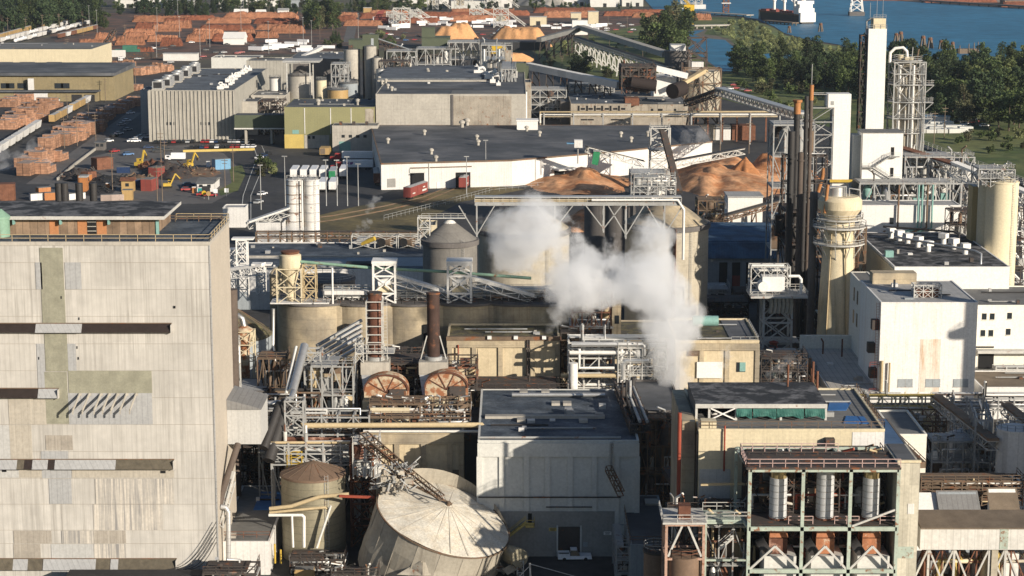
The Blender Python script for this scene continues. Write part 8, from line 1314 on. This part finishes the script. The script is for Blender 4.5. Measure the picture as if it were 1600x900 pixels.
for i,px in enumerate((1215,1288,1360)):
    x = Xp(px,288,20); k = thing('exhaust_duct','silver ribbed exhaust duct with rusty foot, ' + ('left of three with a brassy collar','middle of three, silver to the top','right of three with a brassy collar')[i],'duct',(x,288,0),'silver exhaust ducts'); zs_ = z(757) if i != 1 else z(736); part(k,'pipe',MB().tube((x,288,z(820)),(x,288,zs_),1.32,24),'duct_s'); mb = MB(); [mb.tube((x,288,z(818 - q * 10)),(x,288,z(818 - q * 10) + .12),1.37,24) for q in range(7 if i == 1 else 6)]; part(k,'bands',mb,'steel')
    if i != 1: part(k,'collar',MB().tube((x,288,zs_),(x,288,z(734)),1.18,24),'brass')
    part(k,'flange',MB().tube((x,288,z(823)),(x,288,z(819.5)),1.5,20),'steel_rust'); part(k,'cone',MB().hexa([(x - 1.4,286.2,z(847)),(x + 1.4,286.2,z(847)),(x + 1.4,289.6,z(847)),(x - 1.4,289.6,z(847)),(x - 1.1,287,z(829)),(x + 1.1,287,z(829)),(x + 1.1,289,z(829)),(x - 1.1,289,z(829))]),'fan_or'); part(k,'box',MB().box(x - 1.45,286,z(872),x + 1.3,290,z(848)),'stack_rust' if i == 0 else 'fan_or'); part(k,'elbow',MB().tube((x - 2.6,287,z(868)),(x - 1.46,287,z(860)),1.5,16),'pipe_k'); part(k,'base',MB().box(x - 2.2,285.4,0,x + 2.6,291,z(874)),'wht_panel')
machinery('duct_frame_gear','dark pipes, valves and red gear inside the pale green steel frame',xs[0] + .6,xs[-1] - .6,290.5,296,z(900),z(736),70,DM + RM + ['pipe_r','pipe_w','conc_grey'],190,'steel_dk',6,4,.22,.5); single('shade_backing',MB().box(xs[0] + .5,297.8,0,xs[-1] - .5,298.2,z(736)),'steel_dk','dark sheeting added for the shade inside the pale green steel frame','sheeting',(xs[0],298,0))  # dark sheet added as the shade at the back of the duct stand
# steelwork left of the frame
xa,xb = Xp(1040,288,15),Xp(1098,288,15); t = thing('hopper_stand','rusty pale steel stand with railings over a brown round hopper','steel frame',(xa,288,0)); zd = Zp(815,288); part(t,'posts',MB().frame(xa,287,xb,293,[0,Zp(868,288),zd],.4,1,1,None),'steel_rust2'); part(t,'deck',MB().box(xa - .6,286.5,zd,xb + .4,294,zd + .3),'steel_w'); part(t,'railing',MB().rail([(xa - .6,294,zd + .3),(xa - .6,286.5,zd + .3),(xb + .4,286.5,zd + .3)],1.2,.09),'steel_w'); m = (xa + xb) / 2; part(t,'v_brace',MB().bar((m - .3,287,zd),(xa + .3,287,Zp(866,288)),.3).bar((m + .3,287,zd),(xb - .3,287,Zp(866,288)),.3),'steel_w'); part(t,'hopper',MB().lathe([(1,0),(1.6,2),(2.6,Zp(896,288)),(2.6,Zp(868,288)),(0,Zp(868,288) + .2)],(m,288.6,0),18),'tank_brown'); part(t,'rust_box',MB().box(m - .9,288,zd + .31,m + .9,290,zd + 2.4),'stack_rust'); part(t,'hopper_rail',MB().rail([(m + 2.7 * math.cos(a),288.6 + 2.7 * math.sin(a),Zp(868,288) + .2) for a in (-3,-2.4,-1.8,-1.2,-.6,0)],1.1,.09),'steel_rust')
t,c,zz = tank('brown_hopper','brown round hopper behind the rusty pale steel stand',1027,296,2.1,858,'tank_brown','steel_dk',.5,rail=True)
xa,xb = Xp(1100,290,15),Xp(1166,290,15); t = thing('walkway','pale railed walkway deck left of the pale green steel frame','walkway',(xa,290,0)); zd = Zp(812,289); part(t,'deck',MB().box(xa,288,zd,xb,293,zd + .3),'mint'); [part(t,'railing',MB().rail([(xa,y,zd + .3),(xb,y,zd + .3)],1.2,.09),'steel_w') for y in (288,293)]; part(t,'posts',MB().frame(xa,288,xb,293,[0,Zp(870,289),zd],.35,1,1,None),'mint'); part(t,'stair',stairs(MB(),Q(1125,858,287.6),Q(1146,840,287.6)),'steel_w'); part(t,'upper_beam',MB().bar(Q(1095,757,296),Q(1168,756,296),.35),'pipe_tan')
machinery('walkway_gear','dark pumps and pipes below the pale railed walkway',xa,xb,289,297,0,Zp(822,289),44,DM + RM,191,'steel',3,3,.22,.45); machinery('left_bay_gear','dark pipes and red box at the foot of the cream left bay',Xp(1040,300,12),Xp(1092,300,12),297,300.5,0,Zp(790,299),26,DM + RM,192,'steel_dk',2,3,.22,.45)
# --- right bottom: clad gallery and sheds
Y = 294; zt,zb = Zp(826,Y),Zp(859,Y); x0,x1 = Xp(1436,Y,10),95; t = thing('clad_gallery','long white clad conveyor gallery with a dark roof at the bottom right','gallery',(x0,Y,zb)); part(t,'wall',MB().box(x0,Y,zb,x1,Y + 6,zt),'wht_gal'); part(t,'roof',MB().hexa([(x0,Y - .3,zt + .01),(x1,Y - .3,zt + .01),(x1,Y + 6.3,zt + .01),(x0,Y + 6.3,zt + .01),(x0,Y - .3,zt + .2),(x1,Y - .3,zt + .2),(x1,Y + 6.3,zt + 1.1),(x0,Y + 6.3,zt + 1.1)]),'rf_tanflat'); part(t,'mint_panel',MB().box(Xp(1559,Y,8),Y - .05,zb + .1,Xp(1572,Y,8),Y - .01,zt - .05),'mint'); mb = MB()
for p in (1450,1490,1545,1570): x = Xp(p,Y,5); mb.bar((x,Y + 1,0),(x,Y + 1,zb),.35).bar((x,Y + 1,zb),(x + 5,Y + 1,1),.28).bar((x,Y + 1,zb),(x - 5,Y + 1,1),.28)
part(t,'struts',mb,'steel_w'); part(t,'posts',MB().box(Xp(1553,Y,5) - .5,Y + .6,0,Xp(1553,Y,5) + .5,Y + 2,zb - .01),'conc_form'); machinery('gallery_gear','pale tanks, ducts and pink pipes under the clad gallery',Xp(1440,297,3),Xp(1600,297,3),296,304,0,zb,44,RM + ['conc_form','cream','galv','yellowp'],193,'steel_rust',6,2,.25,.7)
def slope(name,label,px0,px1,py0,py1,h0,h1,wall,rm):      # shed with a mono-pitch roof seen between two photo rows
    a,b = G(px0,py0,h0),G(px1,py0,h0); d = G(px0,py1,h1)[1]; t = thing(name,label,'shed',((a[0] + b[0]) / 2,a[1],0)); x0,x1,y0,y1 = a[0],b[0],a[1],d; part(t,'wall',MB().hexa([(x0,y0,0),(x1,y0,0),(x1,y1,0),(x0,y1,0),(x0,y0,h0),(x1,y0,h0),(x1,y1,h1),(x0,y1,h1)]),wall); part(t,'roof',MB().hexa([(x0 - .3,y0 - .3,h0 + .01),(x1 + .3,y0 - .3,h0 + .01),(x1 + .3,y1 + .3,h1 + .01),(x0 - .3,y1 + .3,h1 + .01),(x0 - .3,y0 - .3,h0 + .2),(x1 + .3,y0 - .3,h0 + .2),(x1 + .3,y1 + .3,h1 + .2),(x0 - .3,y1 + .3,h1 + .2)]),rm); return t
slope('sloped_shed','shed with a grey panelled pitched roof behind the clad gallery',1470,1530,803,769,7,10,'bluewall','rf_corr'); slope('sloped_shed','shed with a brown pitched roof and white edge at the right behind the gallery',1548,1590,796,764,7.5,10.5,'white_clean','rf_tanflat'); slope('sloped_shed','bright white gabled shed tight against the clad tower',1432,1468,800,772,7,9.5,'white_clean','white_clean')
t,x0,x1,h = block('cream_lean_house','cream walled house with a shadowed side behind the right wing',1398,1448,682,352,18,'stucco','rf_grey')
for px,Y,r,pt,l in ((1502,372,2.15,676,'white slim tank in the shade of the right yard, left of the pair'),(1574,368,2.2,672,'white slim tank in the shade of the right yard, right of the pair'),(1586,352,3.2,668,'pale green domed white tank at the right picture edge')): tank('white_tank',l,px,Y,r,pt,'white','white',.8,n=24)
rack('right_bridge','cream pipe bridge with crossed bracing below the white clad building',(Xp(1338,402,12),402),(Xp(1462,402,12),402),4,0,[6,Zp(660,402),Zp(640,402),Zp(622,402)],5,6,SM + ['pipe_tan','yellowp'],71,'steel_cream',.2); rack('right_bridge','grey pipe bridge running right across the shaded yard',(Xp(1462,404,12),404),(Xp(1660,404,12),404),4,0,[8,Zp(640,404),Zp(622,404)],5,8,SM + DM,72,'steel',.2); rack('yard_lattice','tall pale lattice rack between the white slim tanks',(Xp(1548,358,10),358),(Xp(1566,358,10),372),3,0,[5,9,13,17],3,3,SM,73,'steel',.2)
conveyor('yard_conveyor','dark covered conveyor sloping down across the shaded right yard',Q(1462,620,404),Q(1552,690,350),2,1.6,'steel_brn',True,2,'steel_w',tt=.2); conveyor('yard_conveyor','second dark conveyor sloping down at the right picture edge',Q(1572,634,400),Q(1640,688,352),2,1.6,'steel_brn',True,2,'steel_w',tt=.2); conveyor('roof_walkway','brown railed walkway running up along the right boiler building roof',Q(1440,735,300),Q(1320,617,345),1.2,1,'steel_brn',False,0,rail=True,bm='steel_brn')
machinery('yard_gear','grey pipes, stairs and valves around the white slim tanks',Xp(1455,362,6),Xp(1600,362,6),362,368,0,Zp(690,362),50,DM + SM,194,'steel',6,3,.25,.5); machinery('yard_gear','brown machinery below the cream pipe bridge',Xp(1345,395,6),Xp(1470,395,6),390,400,0,Zp(648,395),50,RM + ['pipe_tan','cream','conc_form'],195,'steel_brn',6,3,.25,.5)
slope('yard_house','small brown roofed house under the cream pipe bridge',1378,1432,690,662,6,7,'cream','rf_tanflat')

for i,(a,b,Y,d,p0,p1,n,mm,l) in enumerate(((999,1062,346,3.5,900,655,40,DM,'dark pipes and ducts climbing the front of the dark brick house'),(570,660,378,6,640,552,36,DM + RM,'dark ducts and ladders between the rusty stacks and fluted silos'),(1190,1262,430,8,640,560,34,DM + SM,'dark pumps and pipes at the foot of the canvas hung tower'),(405,450,362,6,760,560,34,DM,'dark pipes in the gap right of the boiler house'),(876,952,388,3,640,520,30,DM + RM,'dark rusty pipework under the boiler house frame'),(1100,1168,296,3,905,790,40,DM + RM,'rusty valves and ducts behind the railed walkway'),(1440,1600,340,5,790,752,40,DM + RM,'dark rusty pipe clutter on the yard behind the pitched sheds'),(1190,1235,512,8,600,420,40,DM,'dark steel racks left of the tall stack cluster'),(1480,1600,520,6,420,330,44,DM + SM,'pipe maze around the cream silos'),(578,735,346,3,690,652,34,DM + RM,'pipes and small drives along the front roof edge of the fan building'))):
    machinery('pipe_clutter',l,Xp(a,Y,12),Xp(b,Y,12),Y,Y + d,max(0,Zp(p0,Y)),Zp(p1,Y),n,mm,300 + i,'steel_dk' if i % 3 else 'steel_brn',5,4 if i < 9 else 2,.2,.42)
# ================================================================ BEYOND THE RIGHT EDGE: unseen stack and hall added to cast shade on the right yard
t = thing('shade_stack','unseen tall concrete stack added right of the picture edge for its shadow','stack',(148,376,0)); part(t,'shaft',MB().lathe([(2.3,0),(2.0,60),(0,60)],(148,376,0),20),'conc'); part(t,'platform',MB().lathe([(2.1,41),(4.6,41),(4.6,41.4),(2.1,41.4)],(148,376,0),16).rail([(148 + 4.5 * math.cos(k),376 + 4.5 * math.sin(k),41.4) for k in range(6)],1.1,.1,3,True),'steel')
t = thing('shade_hall','unseen grey hall added right of the picture edge to shade the white slim tanks','building',(132,318,0)); part(t,'wall',MB().box(112,318,0,152,352,33),'sid_grey'); part(t,'roof',MB().box(111.7,317.7,33,152.3,352.3,33.4),'rf_dark')
# ================================================================ STEAM AND AIR
def steam(label,puffs,dens,ns=.125,cut=.56):
    mb = MB(); P = [(*Q(a,b,y),r) for a,b,y,r in puffs]
    for x,y,z,r in P: mb.lathe([(max(.001,r * 1.05 * math.sin(math.pi * k / 10)),-r * 1.05 * math.cos(math.pi * k / 10)) for k in range(11)],(x,y,z),16)
    o = build('steam',mb,'dark'); md = o.modifiers.new('union','REMESH'); md.mode = 'VOXEL'; md.voxel_size = min(p[3] for p in P) * .3
    me = bpy.data.meshes.new_from_object(o.evaluated_get(bpy.context.evaluated_depsgraph_get())); o.modifiers.clear(); o.data = me; me.materials.clear()
    m = bpy.data.materials.new('steam'); m.use_nodes = True; t = m.node_tree; N,L = t.nodes,t.links; N.clear(); out = N.new('ShaderNodeOutputMaterial'); pv = N.new('ShaderNodeVolumePrincipled'); pv.inputs['Color'].default_value = (.96,.97,.985,1); pv.inputs['Anisotropy'].default_value = .1; L.new(pv.outputs[0],out.inputs['Volume'])
    pos = N.new('ShaderNodeNewGeometry').outputs['Position']; acc = None
    def ma(op,a,b,c=0.0):
        n = N.new('ShaderNodeMath'); n.operation = op
        for i,q in enumerate((a,b,c)):
            if isinstance(q,(int,float)): n.inputs[i].default_value = q
            else: L.new(q,n.inputs[i])
        return n.outputs[0]
    for x,y,z,r in P:
        d = N.new('ShaderNodeVectorMath'); d.operation = 'DISTANCE'; L.new(pos,d.inputs[0]); d.inputs[1].default_value = (x,y,z); f = ma('MAXIMUM',ma('MULTIPLY_ADD',d.outputs['Value'],-1 / r,1.0),0.0); acc = f if acc is None else ma('ADD',acc,f)
    n = N.new('ShaderNodeTexNoise'); n.inputs['Scale'].default_value = ns; n.inputs['Detail'].default_value = 7; n.inputs['Roughness'].default_value = .66; L.new(pos,n.inputs['Vector'])
    q = ma('ADD',ma('MINIMUM',acc,1.3),ma('MULTIPLY_ADD',n.outputs[0],5.4,-2.7 - cut)); L.new(ma('MULTIPLY',ma('MINIMUM',ma('MAXIMUM',ma('MULTIPLY',q,2.6),0.0),1.0),dens),pv.inputs['Density'])
    me.materials.append(m); return tag(o,label,'steam',None,'stuff')
steam('big white steam plume rising from the mill roof and drifting left across the silos',[(1060,645,371,2.2),(1057,632,371,2.6),(1054,612,371,3.6),(1049,585,372,4.4),(1050,600,371,3.0),(1058,640,371,1.8),(1053,618,371,3.0),(1048,590,372,3.9),(1044,562,373,5.0),(1046,535,374,6.4),(1056,510,375,7.3),(1048,484,376,9.3),(1062,470,376,6.3),(1020,455,377,9.1),(1000,425,378,8.7),(1020,395,378,7.5),(1030,370,379,5.2),(975,420,378,8.0),(940,430,378,8.2),(905,440,378,7.8),(890,470,377,5.7),(875,500,377,3.9),(880,410,379,8.4),(855,380,380,8.4),(830,355,381,7.1),(865,345,381,5.2),(800,365,382,6.2),(790,395,382,5.0),(815,420,381,5.5),(785,345,383,3.9),(768,352,384,3.2),(890,352,380,4.0),(840,325,382,3.6),(955,455,378,5.0),(1085,500,375,4.2),(905,380,380,5.2),(870,325,382,3.4)],.27)
steam('thin wisp of steam before the orange tan panelled building',[(1128,588,383,1.0),(1132,572,383,1.5),(1135,555,384,1.5),(1138,540,384,1.0)],.25,.5,.3); steam('thin steam over the dark penthouse roof',[(1215,592,325,1.4),(1222,578,327,1.8),(1235,566,329,1.5),(1200,585,327,1.2)],.1,.5,.3)
steam('pale steam at the foot of the twin white silos',[(448,362,640,2.4),(456,355,640,3.0),(466,360,640,2.6),(476,364,640,2.0)],.16,.35,.3); steam('small steam puff over the grass before the warehouse',[(575,328,690,1.4),(580,320,690,2.0),(586,313,692,2.0),(592,309,693,1.4)],.14,.4,.3); steam('small steam puff above the yellow snout fan',[(560,362,588,1.2),(564,356,589,1.8),(572,350,590,1.8),(578,346,590,1.2)],.18,.4,.3)
steam('bluish steam drifting low between the lumber stacks at the left edge',[(10,262,850,6),(30,252,860,5),(52,244,870,5),(70,268,850,5),(8,240,880,5),(58,232,890,5),(74,258,860,4)],.06,.12,.3); steam('thin grey dust over the grey pipe cluster at the transfer tower',[(1000,262,752,5),(1010,275,752,5),(1030,250,752,4),(1075,222,760,5),(1100,215,765,5)],.05,.2,.3)
hz = bpy.data.objects.new('haze',bpy.data.meshes.new('haze')); COL.objects.link(hz); hb = MB().box(-3500,-60,-1,3500,9000,125); hz.data.from_pydata(hb.v,[],hb.f); m = bpy.data.materials.new('haze'); m.use_nodes = True; N = m.node_tree.nodes; N.remove(N['Principled BSDF']); pv = N.new('ShaderNodeVolumePrincipled'); pv.inputs['Color'].default_value = (.72,.86,1,1); pv.inputs['Density'].default_value = .000028; pv.inputs['Anisotropy'].default_value = .2; m.node_tree.links.new(pv.outputs[0],[n for n in N if n.type == 'OUTPUT_MATERIAL'][0].inputs['Volume']); hz.data.materials.append(m); tag(hz,kind='stuff')
